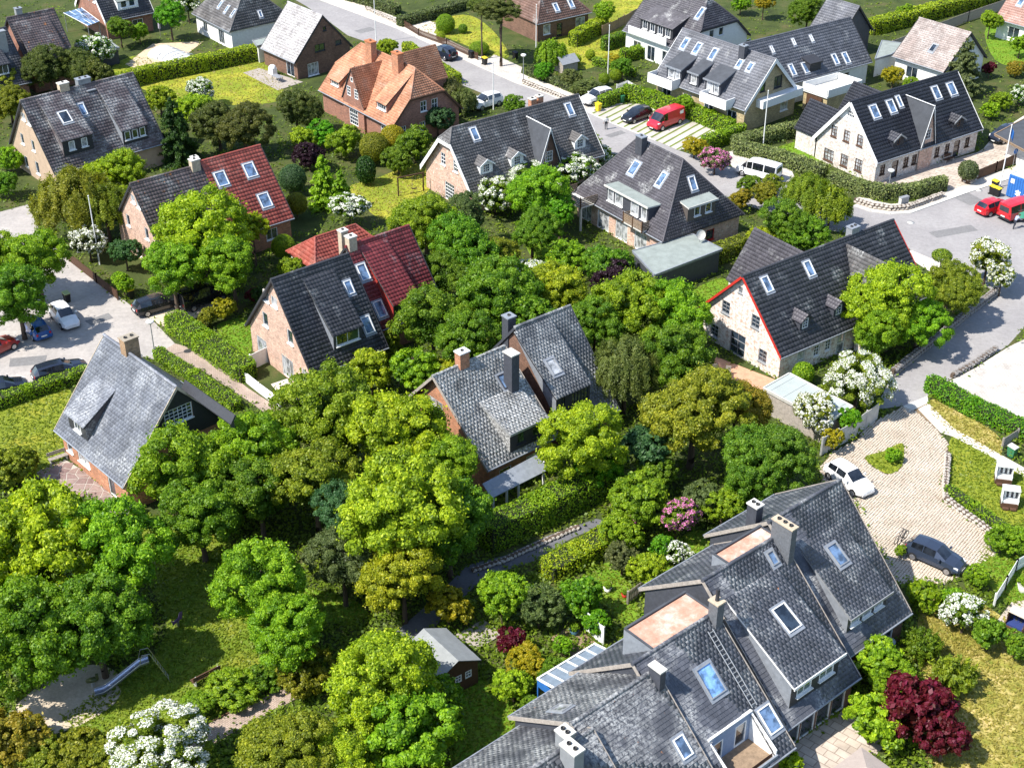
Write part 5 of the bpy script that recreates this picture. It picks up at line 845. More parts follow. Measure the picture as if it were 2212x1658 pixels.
# lower right garden
P_('dark red Japanese maple on the lower right lawn',1985,1530,80,'bigleaf',RM,2.4,name='red_maple_tree'); P_('dark red Japanese maple crown nearest the lower edge',2040,1595,55,'bigleaf',RM,1.9,name='red_maple_tree'); P_('yellow-green shrub left of the red maple',1885,1560,62,'bigleaf',YG,1.8); P_('yellow-green shrub under the slate eave',1895,1435,56,'bigleaf',LG,1.8); P_('green shrub between slate eave and red maple',1930,1470,52,'fine',LG,1.7); P_('olive juniper right of the red maple',2062,1450,55,'juniper',OL,1.5); P_('dark green juniper above the olive juniper',1995,1385,45,'juniper',MG,1.4); P_('white rhododendron on the dry lawn',2085,1325,44,'flower',MG,1.7); P_('green bush right of the white rhododendron',2140,1368,38,'bigleaf',MG,1.5); P_('bright green bush at the cobbled court edge',1990,1290,36,'bigleaf',LG,1.1); P_('bright green bush below the parked grey car',2058,1300,30,'bigleaf',LG,.9); P_('small green bush at the court corner',2110,1245,26,'fine',LG,.9); P_('green bush right of the court stone wall',2165,1165,36,'fine',LG,1.2); P_('green hedge shrub at the right edge below the beach chairs',2200,1170,30,'fine',LG,1.1); P_('green bush on the right edge of the dry lawn',2195,1390,34,'fine',MG,1.2); P_('low green bush on the grass island',1930,985,18,'fine',LG,.6); P_('small green plant at the slate house corner',1948,1190,14,'fine',LG,.6); P_('yellow-green bush at the balcony in the bottom row',1700,1650,30,'bigleaf',YG,1.2)
# lower middle garden
P_('golden-green rounded shrub above the felt-roofed shed',968,1312,46,'bigleaf',GY,1.7); P_('loose green shrub right of the golden shrub',1085,1290,60,'fine',LG,2.2); P_('grey-green shrub in the middle garden',1165,1310,52,'fine',CG,1.8); P_('bright green round shrub beside the small lawn',1250,1290,46,'bigleaf',BR,1.8); P_('small dark red maple beside the felt-roofed shed',1105,1385,30,'bigleaf',RM,1.3,name='red_maple_tree'); P_('yellow-green shrub below the small red maple',1140,1430,44,'fine',GY,1.6); P_('yellow-green shrub above the lower lawn',1110,1480,42,'fine',YG,1.6); P_('green shrub below the white conservatory',1200,1460,40,'fine',MG,1.5); P_('green fern-like plant at the conservatory deck',1290,1350,34,'fine',BR,1.1); P_('grassy green plant beside the wooden deck',1215,1395,22,'fine',LG,.9); P_('dark shrub at the edge of the lower lawn',1140,1525,28,'fine',MG,1.)
P_('pink rhododendron in full bloom',1462,1110,42,'flower:p',MG,2.2); P_('green hedge tree behind the pink rhododendron',1380,1080,68,'fine',LG,2.4); P_('green shrub left of the pink rhododendron',1340,1150,48,'fine',LG,1.8); P_('small pink rhododendron left of the big one',1360,1128,22,'flower:p',MG,1.3); P_('white rhododendron below the pink one',1465,1195,30,'flower',MG,1.4); P_('grey-green shrub left of the white rhododendron',1345,1205,40,'fine',CG,1.5); P_('yellow-green shrub below the white rhododendron',1400,1235,44,'fine',YG,1.6); P_('green shrub between rhododendrons and small lawn',1425,1185,34,'fine',BR,1.4); P_('leafy green shrub at the upper slate chimney',1560,1095,46,'fine',LG,1.8); P_('dark shrub right of the pink rhododendron',1515,1075,42,'fine',CG,1.8); P_('dark green shrub under the feathery trees',1600,1075,45,'fine',MG,1.8); P_('bright green bush at the orange-tinted tree foot',1300,1010,52,'fine',BR,2.2); P_('dark green undergrowth beside the porch',1420,1030,46,'fine',MG,1.8)
# ---------------------------------------------------------------- clipped hedges
def hedge(label,px,w_,h,col=LG,dens=105,ls=.10,round_=.25,name='hedge',z0=0.):
    P=[G(x,y) for x,y in px]; r=np.random.default_rng(int(abs(px[0][0]*7+px[0][1]))); segs=[]; core=MB(); parts=[]
    root=thing(name,label,'hedge',(P[0].x,P[0].y,0)); O=np.array([P[0].x,P[0].y,0])
    for a,b in zip(P[:-1],P[1:]):
        a3,b3=np.array(a)-O,np.array(b)-O; d=b3-a3; L=np.linalg.norm(d); d/=L; s=np.array([-d[1],d[0],0])
        core.obox(Vector((a3+b3)/2)+Vector((0,0,z0+h*.46)),Vector(d)*(L/2+w_*.3),Vector(s)*w_*.40,Vector((0,0,h*.45)))
        m=int(dens*(L+w_*.8)*(2*h+w_)); u=(r.random(m)*(L+w_*.8))-w_*.4; t=r.random(m)*(2*h+w_); bumpy=.05*np.sin(u*2.3+r.random()*6)+.04*np.sin(u*5.1)
        side=np.where(t<h,-1,np.where(t>h+w_,1,0)); z=np.where(side==-1,t,np.where(side==1,2*h+w_-t,h)); q=np.where(side==0,t-h-w_/2,side*w_/2); N=np.stack([np.zeros(m),side.astype(float),(side==0)*1.],1)
        ed=np.clip((z-(h-round_))/round_,0,1)*np.clip((abs(q)-(w_/2-round_))/round_,0,1); z=z-ed*round_*.3+bumpy*(side==0); q=q*(1-ed*.14)*(1+bumpy*.6)
        endf=np.clip((abs(u-L/2)-(L/2))/(w_*.4),0,1); q=q*(1-.45*endf**2)
        Pt=a3+u[:,None]*d+q[:,None]*s+np.stack([0*z,0*z,z+z0],1)+r.normal(0,.035,(m,3)); Nw=N[:,1:2]*s+np.array([0,0,1])*(N[:,2:3]+.25); parts.append((leaves(Pt,Nw,ls,r,1.4,.55),0,r.random(m)))
        for sg,pp in ((-1,a3),(1,b3)):
            m=int(dens*w_*h*1.2); qq=(r.random(m)-.5)*w_*.9; zz=r.random(m)*h; Pt=pp+d*sg*(w_*.42*(1-(qq/(w_/2))**2))[:,None]+qq[:,None]*s+np.stack([0*zz,0*zz,zz+z0],1)+r.normal(0,.03,(m,3)); parts.append((leaves(Pt,np.tile(d*sg+np.array([0,0,.3]),(m,1)),ls,r,1.4,.5),0,r.random(m)))
    core.build('branches',[M_CORE],root); c=link('foliage',pack('foliage',parts,[M_LEAF]),root); c.color=(*col,1); return root
hedge('long clipped hedge along the upper edge of the wide lawn',[(268,190),(320,176),(440,152),(566,126)],1.8,2.0,YG,70,.14)
hedge('clipped hedge between the left lawn and the parked dark wagon',[(-30,888),(60,858),(180,818)],1.3,1.1,LG); hedge('thick clipped hedge between brick path and black-tiled house',[(383,712),(440,752),(530,815)],2.1,1.6,LG); hedge('narrow hedge along the brick path beside the slate house',[(345,772),(420,820),(510,882)],1.1,.9,LG)
hedge('tall shaded hedge in front of the porch',[(1065,1175),(1170,1125),(1300,1060)],2.2,2.3,LG); hedge('golden hedge below the tarmac path',[(1195,1240),(1250,1212),(1312,1175)],2.,1.3,YG); hedge('clipped hedge between the paved yard and the white path',[(2015,845),(2100,892),(2230,952)],1.6,1.3,BR)
hedge('pale clipped hedge above the pale brick house lawn',[(1592,322),(1680,300),(1772,282)],1.7,1.6,(.20,.25,.08),70,.14); hedge('pale clipped hedge below the pale brick house lawn',[(1598,332),(1680,352),(1770,382)],1.7,1.5,(.20,.25,.08),70,.14); hedge('pale clipped hedge at the junction corner, left part',[(1800,402),(1860,420),(1905,428)],1.6,1.5,(.20,.25,.08),70,.14); hedge('pale clipped hedge at the junction corner, right part',[(1925,428),(1975,425),(2030,410)],1.5,1.5,(.20,.25,.08),70,.14)
hedge('small clipped hedge beside the white car at the parking bays',[(1300,232),(1345,216)],1.2,1.5,LG,70,.14); hedge('clipped hedge behind the black hatchback',[(1357,214),(1405,226),(1450,245)],1.5,1.8,LG,70,.14); hedge('clipped hedge behind the red van',[(1480,250),(1530,270),(1575,290)],1.5,1.8,LG,70,.14); hedge('clipped hedge at the lower end of the parking bays',[(1525,322),(1560,310),(1598,296)],1.4,1.6,LG,70,.14)
hedge('curved clipped hedge right of the brown bungalow',[(1242,98),(1262,86),(1300,66)],1.8,1.9,YG,70,.15); hedge('short block hedge beside the white house',[(1308,108),(1340,98)],1.4,1.8,MG,70,.15); hedge('clipped hedge below the white house',[(1350,132),(1392,122)],1.5,1.6,LG,70,.15); hedge('long green hedge in the top right corner',[(1885,72),(1990,45),(2110,12),(2180,-12)],2.2,2.,YG,60,.16)
hedge('variegated hedge along the flat garage',[(1435,612),(1520,575),(1590,548)],1.7,1.7,OL,90,.11); hedge('pale variegated hedge at the end of the flat garage',[(1560,560),(1640,525)],1.6,1.6,WL,90,.11); hedge('low green hedge beside the court stone wall',[(2050,1068),(2100,1102),(2160,1145)],1.0,.7,LG); hedge('mixed hedge along the upper street',[(870,55),(920,42),(1005,18)],1.8,1.3,CG,60,.15); hedge('low hedge along the orange house and street',[(880,112),(940,150),(985,180)],1.5,1.3,YG,60,.15); hedge('low street hedge at the top garden',[(742,-4),(800,12),(855,30)],1.6,1.3,CG,60,.15); hedge('green hedge behind the corner garden',[(1145,160),(1200,182),(1255,205)],1.2,.9,CG,60,.14); hedge('green hedge at the corner garden lawn',[(1288,140),(1330,150),(1365,165)],1.2,1.,LG,60,.14)

# ---------------------------------------------------------------- low ground cover between the shrubs
def ground_cover(n=50000):
    r=np.random.default_rng(11); px=r.random(n)*2300-40; py=(r.random(n)**.8)*1720-30; keep=np.ones(n,bool)
    X=np.array([tuple(G(a,b)) for a,b in zip(px,py)]); 
    for o in bpy.data.objects:
        if o.get('kind')=='structure' and o.name!='ground' and not o.name.startswith('kerb'):
            vs=np.array([tuple(v.co) for v in o.data.vertices])[:,:2]
            if len(o.data.polygons)>400: continue
            for p in o.data.polygons:
                if len(p.vertices)==3: keep&=~inside([tuple(vs[i]) for i in p.vertices],X[:,0],X[:,1])
        if 'house' in o.name or o.name.startswith(('bungalow',)):
            if o.type=='EMPTY' and o.parent is None:
                M=o.matrix_basis.inverted(); a=o.rotation_euler.z; dx,dy=X[:,0]-o.location.x,X[:,1]-o.location.y; u=dx*math.cos(a)+dy*math.sin(a); v=-dx*math.sin(a)+dy*math.cos(a); keep&=~((abs(u)<8)&(abs(v)<4.4))
    X=X[keep]; n=len(X); k=5; C=np.repeat(X,k,0); x,y=X[:,0],X[:,1]; pat=np.sin(x*.55+1.3*np.sin(y*.31))+np.sin(y*.47+1.7*np.sin(x*.23))+.7*np.sin(x*1.1+y*.9); h=.12+.2*r.random(n)+.55*np.clip(pat-.3,0,1.2)*r.random(n)**.5; hh=np.repeat(h,k); C[:,:2]+=r.normal(0,.26,(n*k,2)); C[:,2]=hh*(.35+.65*r.random(n*k))
    tone=np.clip(.45+.22*np.sin(x*.9+2)*np.sin(y*.8)+.3*(r.random(n)-.5),0,1)
    V=leaves(C,r.normal(0,.45,(n*k,3))+np.array([0,0,1.]),.17,r,1.5,.5); o=link('ground_cover',pack('ground_cover',[(V,0,np.clip(np.repeat(tone,k)*.7+.3*r.random(n*k),0,1))],[M_LEAF])); o.color=(.155,.235,.016,1); o['kind']='stuff'; o['label']='low leafy ground cover between the garden shrubs'; o['category']='ground cover'
def grass(n=70000):
    r=np.random.default_rng(5); P=[]; T=[]
    for o in bpy.data.objects:
        if o.name.split('.')[0] in('lawn','dry_verge','grass_island') and o.get('kind')=='structure':
            vs=np.array([tuple(v.co) for v in o.data.vertices]); dry=.35 if 'dry' in o.data.materials[0].name or 'yellowed' in o.data.materials[0].name else 0.
            for p in o.data.polygons:
                a,b,c=vs[list(p.vertices)]; ar=.5*abs((b[0]-a[0])*(c[1]-a[1])-(c[0]-a[0])*(b[1]-a[1])); dep=(a[1]+b[1]+c[1])/3; m=int(ar*max(6,min(55,4.2e5/dep**2))); 
                if m<1: continue
                u=r.random((m,2)); f=u.sum(1)>1; u[f]=1-u[f]; P.append(a+u[:,:1]*(b-a)+u[:,1:]*(c-a)); T.append(np.full(m,dry))
    P=np.concatenate(P); T=np.concatenate(T); 
    if len(P)>n: k=r.choice(len(P),n,False); P,T=P[k],T[k]
    m=len(P); P[:,:2]+=r.normal(0,.12,(m,2)); P[:,2]+=.02+.04*r.random(m); N=np.array([0,0,1.])+r.normal(0,.5,(m,3)); 
    for nm,sel,c_,lb in (('grass_tufts',T<.2,(.19,.25,.02,1),'short grass tufts on the garden lawns'),('dry_grass_tufts',T>=.2,(.33,.29,.06,1),'dry yellowed grass tufts on the sunny lawns')):
        m=int(sel.sum()); V=leaves(P[sel],N[sel],.12,r,2.2,.4); o=link(nm,pack(nm,[(V,0,.3+.4*r.random(m))],[M_LEAF])); o.color=c_; o['kind']='stuff'; o['label']=lb; o['category']='grass'
# ---------------------------------------------------------------- vehicles
M_TYRE=plain('tyre_rubber',(.015,.015,.016),.8,.15); M_RIM=plain('wheel_rim',(.45,.45,.47),.3,.1,metal=.8); M_CGL=glassmat('car_glass',(.012,.015,.02),.04); M_LAMP=plain('headlamp',(.8,.8,.8),.15,.02); M_TAIL=plain('tail_lamp',(.45,.01,.01),.2,.02); M_PLATE=plain('number_plate',(.75,.75,.72),.4,.02); M_BUMP=plain('black_bumper',(.02,.02,.022),.6,.1)
# x, zbottom, zbelt, ztop, wmid, wbelt, wtop, side glass to next, top glass to next
CARST={'hatch':[(-2.08,.38,.72,.76,.66,.58,.44,0,0),(-2.0,.26,.95,1.0,.82,.74,.56,0,1),(-1.62,.22,1.0,1.38,.88,.80,.58,1,0),(-.7,.2,.98,1.49,.89,.82,.60,1,0),(.25,.2,.96,1.45,.89,.82,.60,1,1),(1.0,.2,.94,1.0,.88,.78,.62,0,0),(1.7,.22,.82,.88,.86,.72,.5,0,0),(2.05,.3,.62,.68,.74,.6,.4,0,0),(2.13,.36,.52,.55,.6,.5,.3,0,0)],
'wagon':[(-2.33,.36,.72,.78,.68,.6,.45,0,0),(-2.25,.26,.96,1.02,.84,.76,.56,0,1),(-1.9,.22,1.0,1.40,.90,.80,.58,1,0),(-.8,.2,.98,1.48,.91,.82,.60,1,0),(.25,.2,.96,1.45,.91,.82,.60,1,1),(1.05,.2,.94,1.0,.90,.80,.62,0,0),(1.85,.22,.82,.88,.88,.74,.5,0,0),(2.28,.3,.62,.68,.76,.62,.4,0,0),(2.36,.36,.52,.55,.62,.5,.3,0,0)],
'suv':[(-2.18,.45,.85,.9,.72,.64,.5,0,0),(-2.1,.34,1.08,1.14,.87,.8,.6,0,1),(-1.8,.3,1.14,1.56,.92,.84,.62,1,0),(-.7,.28,1.12,1.68,.93,.86,.64,1,0),(.25,.28,1.1,1.64,.93,.86,.64,1,1),(.98,.28,1.08,1.14,.92,.84,.66,0,0),(1.75,.3,.98,1.04,.9,.78,.55,0,0),(2.12,.38,.76,.82,.8,.66,.45,0,0),(2.2,.46,.62,.66,.66,.55,.35,0,0)],
'van':[(-2.5,.4,1.1,1.9,.86,.86,.74,0,0),(-2.45,.3,1.1,2.02,.96,.95,.82,0,0),(-1.,.28,1.1,2.06,.97,.95,.83,0,0),(.6,.28,1.1,2.06,.97,.95,.83,1,0),(1.25,.28,1.1,1.95,.97,.93,.76,1,1),(1.95,.28,1.12,1.2,.95,.88,.7,0,0),(2.4,.32,.9,.96,.9,.78,.55,0,0),(2.5,.42,.7,.74,.78,.66,.45,0,0)],
'minivan':[(-2.5,.4,1.05,1.75,.86,.86,.72,0,0),(-2.44,.3,1.08,1.92,.95,.93,.78,1,0),(-1.,.28,1.08,1.97,.96,.93,.80,1,0),(.4,.28,1.08,1.96,.96,.93,.80,1,0),(1.1,.28,1.08,1.85,.96,.92,.74,1,1),(1.85,.28,1.08,1.16,.94,.86,.7,0,0),(2.36,.32,.88,.94,.9,.78,.55,0,0),(2.46,.42,.7,.74,.78,.66,.45,0,0)]}
def car(label,kind,c,a,b,paintm,name='parked_car',cat='car',rearwin=True,rim=None,scale=1.,roofm=None,group=None):
    A,B=G(*a),G(*b); p=G(*c); rz=math.atan2(B.y-A.y,B.x-A.x); t=thing(name,label,cat,(p.x,p.y,.04),rz,group); S_=CARST[kind]; mb=MB(); gw={}; n=len(S_)
    rings=[]
    for x,zb,zl,zt,wm,wb,wt,_,_ in S_:
        zm=zb+(zl-zb)*.55; half=[(wm*.86,zb),(wm*1.0,zb+.12),(wm,zm),(wb,zl),(wt,zt-.03),(wt*.55,zt+.015)]; rings.append([Vector((x*scale,y*scale,z*scale)) for y,z in half]+[Vector((x*scale,-y*scale,z*scale)) for y,z in reversed(half)])
    k=12
    for i in range(n-1):
        r0,r1=rings[i],rings[i+1]; sg,tg=S_[i][7],S_[i][8]
        for j in range(k):
            q=[r0[j],r1[j],r1[(j+1)%k],r0[(j+1)%k]]; side=j in(3,7); top=j in(4,5,6)
            if (side and sg) or (top and tg) or (side and tg and not sg and False):
                ce=sum(q,Vector())/4; s_=[ce+(v-ce)*.93 for v in q]; nn=(q[1]-q[0]).cross(q[2]-q[0]); nn=nn.normalized() if nn.length>0 else Vector((0,0,1))
                if nn.dot(Vector((0,ce.y,ce.z-.8*scale)))<0: nn=-nn
                gw.setdefault(('windscreen' if i>n//2-1 else 'rear_window') if top else ('side_window',j),MB()).add([v+nn*.004 for v in (q if top else s_)],[(0,1,2,3)],0)
            mb.add(q,[(0,1,2,3)],0 if not (j==11) else 1,True)
    mb.add(rings[0],[tuple(range(k))],0); mb.add(rings[-1],[tuple(range(k-1,-1,-1))],0)
    x0,x1=S_[0][0]*scale,S_[-1][0]*scale; w0=S_[0][4]*scale
    if kind in('van','minivan') and rearwin: gw.setdefault('rear_window',MB()).add([Vector((x0-.012,y*.62*scale,z*scale)) for y,z in ((-1,1.12),(1,1.12),(.95,1.7),(-.95,1.7))],[(0,1,2,3)],0)
    body=mb.build('body',[paintm,M_BUMP],t); [g_.build(k_ if isinstance(k_,str) else 'side_window',[M_CGL],t) for k_,g_ in gw.items()]
    bp=MB(); bp.box(x0-.05*scale,x0+.25*scale,-w0*1.05,w0*1.05,.32*scale,.52*scale); bp.build('bumper',[M_BUMP if kind!='hatch' else paintm],t); bp=MB(); bp.box(x1-.3*scale,x1+.03*scale,-.62*scale,.62*scale,.3*scale,.46*scale); bp.build('bumper',[M_BUMP if kind!='hatch' else paintm],t)
    wr=(.33 if kind in('hatch','wagon') else .37)*scale; wx=(1.32 if kind=='hatch' else 1.42 if kind=='wagon' else 1.34 if kind=='suv' else 1.55)*scale; wy=S_[3][4]*scale-.1
    for sx in (-1,1):
        for sy in (-1,1):
            m=MB(); m.tube((sx*wx,sy*wy-.11,wr-.03),(sx*wx,sy*wy+.11,wr-.03),wr,wr,16); w_=m.build('wheel',[M_TYRE],t)
            m=MB(); yy=sy*(wy+.115); m.tube((sx*wx,yy-.01,wr-.03),(sx*wx,yy+.012,wr-.03),wr*.66,wr*.6,12)
            for s5 in range(5): an=s5*1.2566; m.box(-.02,.02,-.006,.006,0,wr*.6,0,Matrix.Translation((sx*wx,yy+sy*.012,wr-.03))@Matrix.Rotation(an,4,'Y'))
            m.build('rim',[rim or M_RIM],w_)
    for sy in (-1,1):
        m=MB(); hx=S_[-3][0]*scale; zl=S_[-3][2]*scale; m.obox(Vector((hx+.16*scale,sy*S_[-3][5]*scale*.93,zl-.13*scale)),Vector((.15,-.05*sy,-.05))*scale,Vector((.01,.05*sy,0))*scale,Vector((0,0,.06))*scale); m.build('headlight',[M_LAMP],t)
        m=MB(); zt=S_[1][2]*scale; m.box(x0-.0,x0+.16*scale,sy*w0*.9-.09*scale,sy*w0*.9+.09*scale,zt-.3*scale,zt-.08*scale); m.build('tail_light',[M_TAIL],t)
        m=MB(); xm=(S_[5][0] if kind not in('van','minivan') else S_[5][0])*scale-.35*scale; m.box(xm-.06,xm+.08,sy*(S_[4][5]*scale+.13)-.09,sy*(S_[4][5]*scale+.13)+.09,S_[4][2]*scale,S_[4][2]*scale+.14); m.build('mirror',[paintm],t)
    m=MB(); m.box(x0-.07,x0-.03,-.26,.26,.55*scale,.66*scale); m.build('number_plate',[M_PLATE],t); m=MB(); m.box(x1+.02,x1+.05,-.26,.26,.36*scale,.46*scale); m.build('number_plate',[M_PLATE],t)
    return t
PW_=paint('white_car_paint',(.78,.78,.78)); PB_=paint('blue_car_paint',(.02,.10,.33),metal=.3); PR_=paint('red_car_paint',(.33,.02,.02)); PK_=paint('black_car_paint',(.010,.011,.014)); PN_=paint('dark_navy_car_paint',(.02,.026,.045),metal=.3); PG_=paint('steel_blue_grey_car_paint',(.04,.055,.09),metal=.3); PRED=paint('bright_red_van_paint',(.52,.015,.035),.35)
car('white hatchback with black glass parked nose-out on the left court','hatch',(141,694),(119,667),(163,716),PW_); car('blue hatchback beside the white hatchback on the left court','hatch',(80,718),(98,735),(60,693),PB_); car('dark red car cut by the left edge of the court','hatch',(-8,762),(-45,775),(25,742),PR_)
car('dark estate car parked along the left lawn hedge','wagon',(132,812),(85,824),(182,798),PN_); car('dark blue car at the left edge behind the hedge','hatch',(8,850),(-40,862),(62,838),PN_); car('black estate car parked under the yellow-green maple','wagon',(343,668),(298,678),(388,652),PK_); car('black van-like car in the shade beside the yellow shrub','minivan',(440,655),(400,670),(478,642),PK_)
car('steel grey-blue hatchback on the cobbled court with bicycle rack behind','hatch',(2018,1213),(1962,1188),(2072,1237),PG_); car('white car half hidden behind the slate roof on the cobbled court','hatch',(1832,1046),(1788,1012),(1876,1074),PW_); 
car('white SUV beside the clipped hedge at the parking bays','suv',(1290,221),(1335,208),(1262,229),PW_); car('black hatchback parked next to the red van','hatch',(1375,258),(1402,248),(1350,267),PK_); 
v=car('bright red delivery van parked at the hedge','van',(1437,272),(1470,257),(1402,283),PRED,'delivery_van','van'); m=MB(); m.box(-2.1,-1.5,.955,.965,1.35,1.75); m.build('logo_panel',[M_WHITE],v)
v=car('dark SUV parked on the street with spare wheel behind','suv',(958,124),(985,134),(935,114),PN_); m=MB(); m.tube((-2.3,0,1.0),(-2.14,0,1.0),.34,.34,16); m.build('spare_wheel',[M_TYRE],v)
car('white SUV parked beside the street at the orange house','suv',(1050,231),(1078,222),(1020,240),PW_); car('white van parked behind bushes right of the hip roof','minivan',(1637,382),(1675,391),(1598,371),PW_,'parked_van','van'); car('small red hatchback beside the red minibus at the junction','hatch',(2143,457),(2116,463),(2182,441),paint('bright_red_car_paint',(.50,.012,.02))); car('red minibus cut by the right edge at the junction','minivan',(2200,467),(2155,482),(2260,448),paint('bright_red_car_paint',(.5,.012,.02)),'parked_van','van'); car('dark grey car standing inside the carport','suv',(2168,302),(2195,292),(2148,310),PN_)
# bicycle carrier with two bicycles behind the grey-blue hatchback
A,B=G(1962,1188),G(2072,1237); rz=math.atan2(B.y-A.y,B.x-A.x); p=G(2018,1213)-(B-A).normalized()*2.55; t=thing('bicycle_carrier','black bicycle carrier with folded bicycles behind the grey-blue hatchback','bicycle carrier',(p.x,p.y,0),rz)
m=MB(); m.tube((.35,0,.5),(-.1,0,.5),.03,.03,6); m.tube((-.1,-.7,.5),(-.1,.7,.5),.03,.03,6); m.tube((-.1,0,.5),(-.1,0,1.2),.03,.03,6); m.build('frame',[M_BLACK],t)
for dx in (-.05,-.3):
    for yy in (-.5,.5):
        m=MB(); 
        for i in range(16): a=i*.3927; b=a+.3927; m.tube((dx,yy+.33*math.cos(a),.85+.33*math.sin(a)),(dx,yy+.33*math.cos(b),.85+.33*math.sin(b)),.025,.025,5)
        m.build('bicycle_wheel',[M_TYRE],t)
    m=MB(); m.tube((dx,-.5,.85),(dx,.05,.85),.022,.022,6); m.tube((dx,.05,.85),(dx,.4,1.25),.022,.022,6); m.tube((dx,.4,1.25),(dx,-.2,1.25),.022,.022,6); m.tube((dx,-.2,1.3),(dx,.05,.85),.022,.022,6); m.tube((dx,.5,.85),(dx,.4,1.35),.022,.022,6); m.tube((dx-.25,.4,1.35),(dx+.25,.4,1.35),.02,.02,6); m.build('bicycle_frame',[M_DARKTRIM],t)
# boat trailer at the right edge
p=G(2216,474); t=thing('boat_trailer','green-covered trailer at the right edge beside the red minibus','trailer',(p.x,p.y,0),R(15)); m=MB(); prof=[(-1.8,.2,.55),(-1.2,.75,.6),(0,.9,.62),(1.,.85,.62),(1.7,.7,.6)]; vs=[]; 
for x,w_,z in prof: vs+=[Vector((x,-w_,z)),Vector((x,-w_*.5,z+.45)),Vector((x,w_*.5,z+.45)),Vector((x,w_,z))]
m.add(vs,[(4*i+j,4*i+4+j,4*i+5+j,4*i+1+j) for i in range(4) for j in range(3)],0,True); m.build('cover',[plain('green_tarpaulin',(.04,.22,.14),.6,.2)],t); m=MB(); m.box(-1.7,1.7,-.6,.6,.42,.54); m.tube((-2.6,0,.45),(-1.7,0,.48),.04,.04,6); m.build('chassis',[M_GREY],t)
for sy in (-1,1): m=MB(); m.tube((.3,sy*.8-.09,.3),(.3,sy*.8+.09,.3),.3,.3,14); m.build('wheel',[M_TYRE],t)
# ---------------------------------------------------------------- outbuildings and street furniture
def ang(a,b): A,B=G(*a),G(*b); return math.atan2(B.y-A.y,B.x-A.x)
# flat garage of the hip-roofed house
def flatbox(name,label,cat,corners,ztop,wallm,roofm,edgem,th=.22,ins=.25):
    Q=[G(x,y,ztop) for x,y in corners]; c=sum(Q,Vector())/len(Q); t=thing(name,label,cat,(c.x,c.y,0)); q=[Vector((p.x-c.x,p.y-c.y,0)) for p in Q]
    a=sum(q[i].x*q[(i+1)%len(q)].y-q[(i+1)%len(q)].x*q[i].y for i in range(len(q)))
    if a<0: q=q[::-1]
    m=MB(); m.slab([p+Vector((0,0,ztop)) for p in q],(0,0,1),th,0,1); m.build('flat_roof',[roofm,edgem],t)
    e=MB()
    for i in range(len(q)):
        A,B=q[i],q[(i+1)%len(q)]; d=(B-A).normalized(); e.obox((A+B)/2+Vector((0,0,ztop+.03)),d*((B-A).length/2),Vector((-d.y,d.x,0))*.06,Vector((0,0,.045)))
    e.build('roof_edge',[edgem],t)
    m=MB(); qi=[p*(1-ins/max(p.length,.1)) for p in q]; k=len(q); m.add(qi+[p+Vector((0,0,ztop-th)) for p in qi],[(i,(i+1)%k,k+(i+1)%k,k+i) for i in range(k)]); m.build('wall',[wallm],t); return t,q
flatbox('flat_garage','low garage with cracked grey flat roof below the hip-roofed house','garage',[(1366,542),(1414,594),(1560,538),(1497,506)],2.5,M_DGREY,M_FELT,M_ZINC)
t,q=flatbox('flat_shed','wooden shed with grey-green flat roof beside white blossom','shed',[(1649,838),(1705,806),(1842,878),(1786,912)],2.3,M_GWOOD,plain('grey_green_roof_sheet',(.36,.40,.38),.7,.1,.8),M_LCONC)
for i in range(5):
    f=(i+.5)/5; A=q[0].lerp(q[1],f) if (q[1]-q[0]).length>(q[2]-q[1]).length else q[1].lerp(q[2],f); B=q[3].lerp(q[2],f) if (q[1]-q[0]).length>(q[2]-q[1]).length else q[0].lerp(q[3],f); m=MB(); m.tube(A+Vector((0,0,2.305)),B+Vector((0,0,2.305)),.02,.02,5); m.build('roof_seam',[M_GREY],t)
t,q=flatbox('terrace_garage','pale garage with white walled roof terrace below the long grey roof','garage',[(1733,192),(1787,210),(1861,187),(1809,171)],2.6,BK_YEL,M_LCONC,M_WHITE)
for i in range(4): A,B=q[i],q[(i+1)%4]; d=(B-A).normalized(); m=MB(); m.obox((A+B)/2+Vector((0,0,3.05)),d*((B-A).length/2-.07),Vector((-d.y,d.x,0))*.06,Vector((0,0,.4))); m.build('terrace_parapet',[M_WHITE],t)
A,B=q[0],q[3] if False else q[1]; e=max([(q[i],q[(i+1)%4]) for i in range(4)],key=lambda s:-((s[0]+s[1])/2).x-((s[0]+s[1])/2).y*.9); A,B=e; d=(B-A).normalized(); nrm=Vector((d.y,-d.x,0)); m=MB(); m.obox((A+B)/2*.985+Vector((0,0,1.15)),d*1.15,nrm*.06,Vector((0,0,1.05))); m.build('garage_door',[M_DWOOD],t)
flatbox('garage_annex','small flat-roofed garage right of the long grey roof','garage',[(1890,128),(1925,118),(1960,95),(1905,88)],2.5,M_WHITE2,M_FELT,M_ZINC); flatbox('carport','carport with dark flat roof sheltering a grey car at the right edge','carport',[(2148,290),(2222,330),(2300,290),(2222,252)],2.9,M_WHITE2,M_FELT2,M_WOOD,.2,1.9)
flatbox('flat_outbuilding','green-grey flat-roofed outbuilding near the top left pergola','outbuilding',[(175,100),(235,88),(258,104),(205,112)],2.2,M_DGREY,M_FELT,M_GREY); flatbox('veranda_wing','flat grey wing along the hip-roofed house at the top left','outbuilding',[(545,88),(610,72),(620,82),(555,100)],2.4,M_WHITE2,M_FELT,M_GREY)
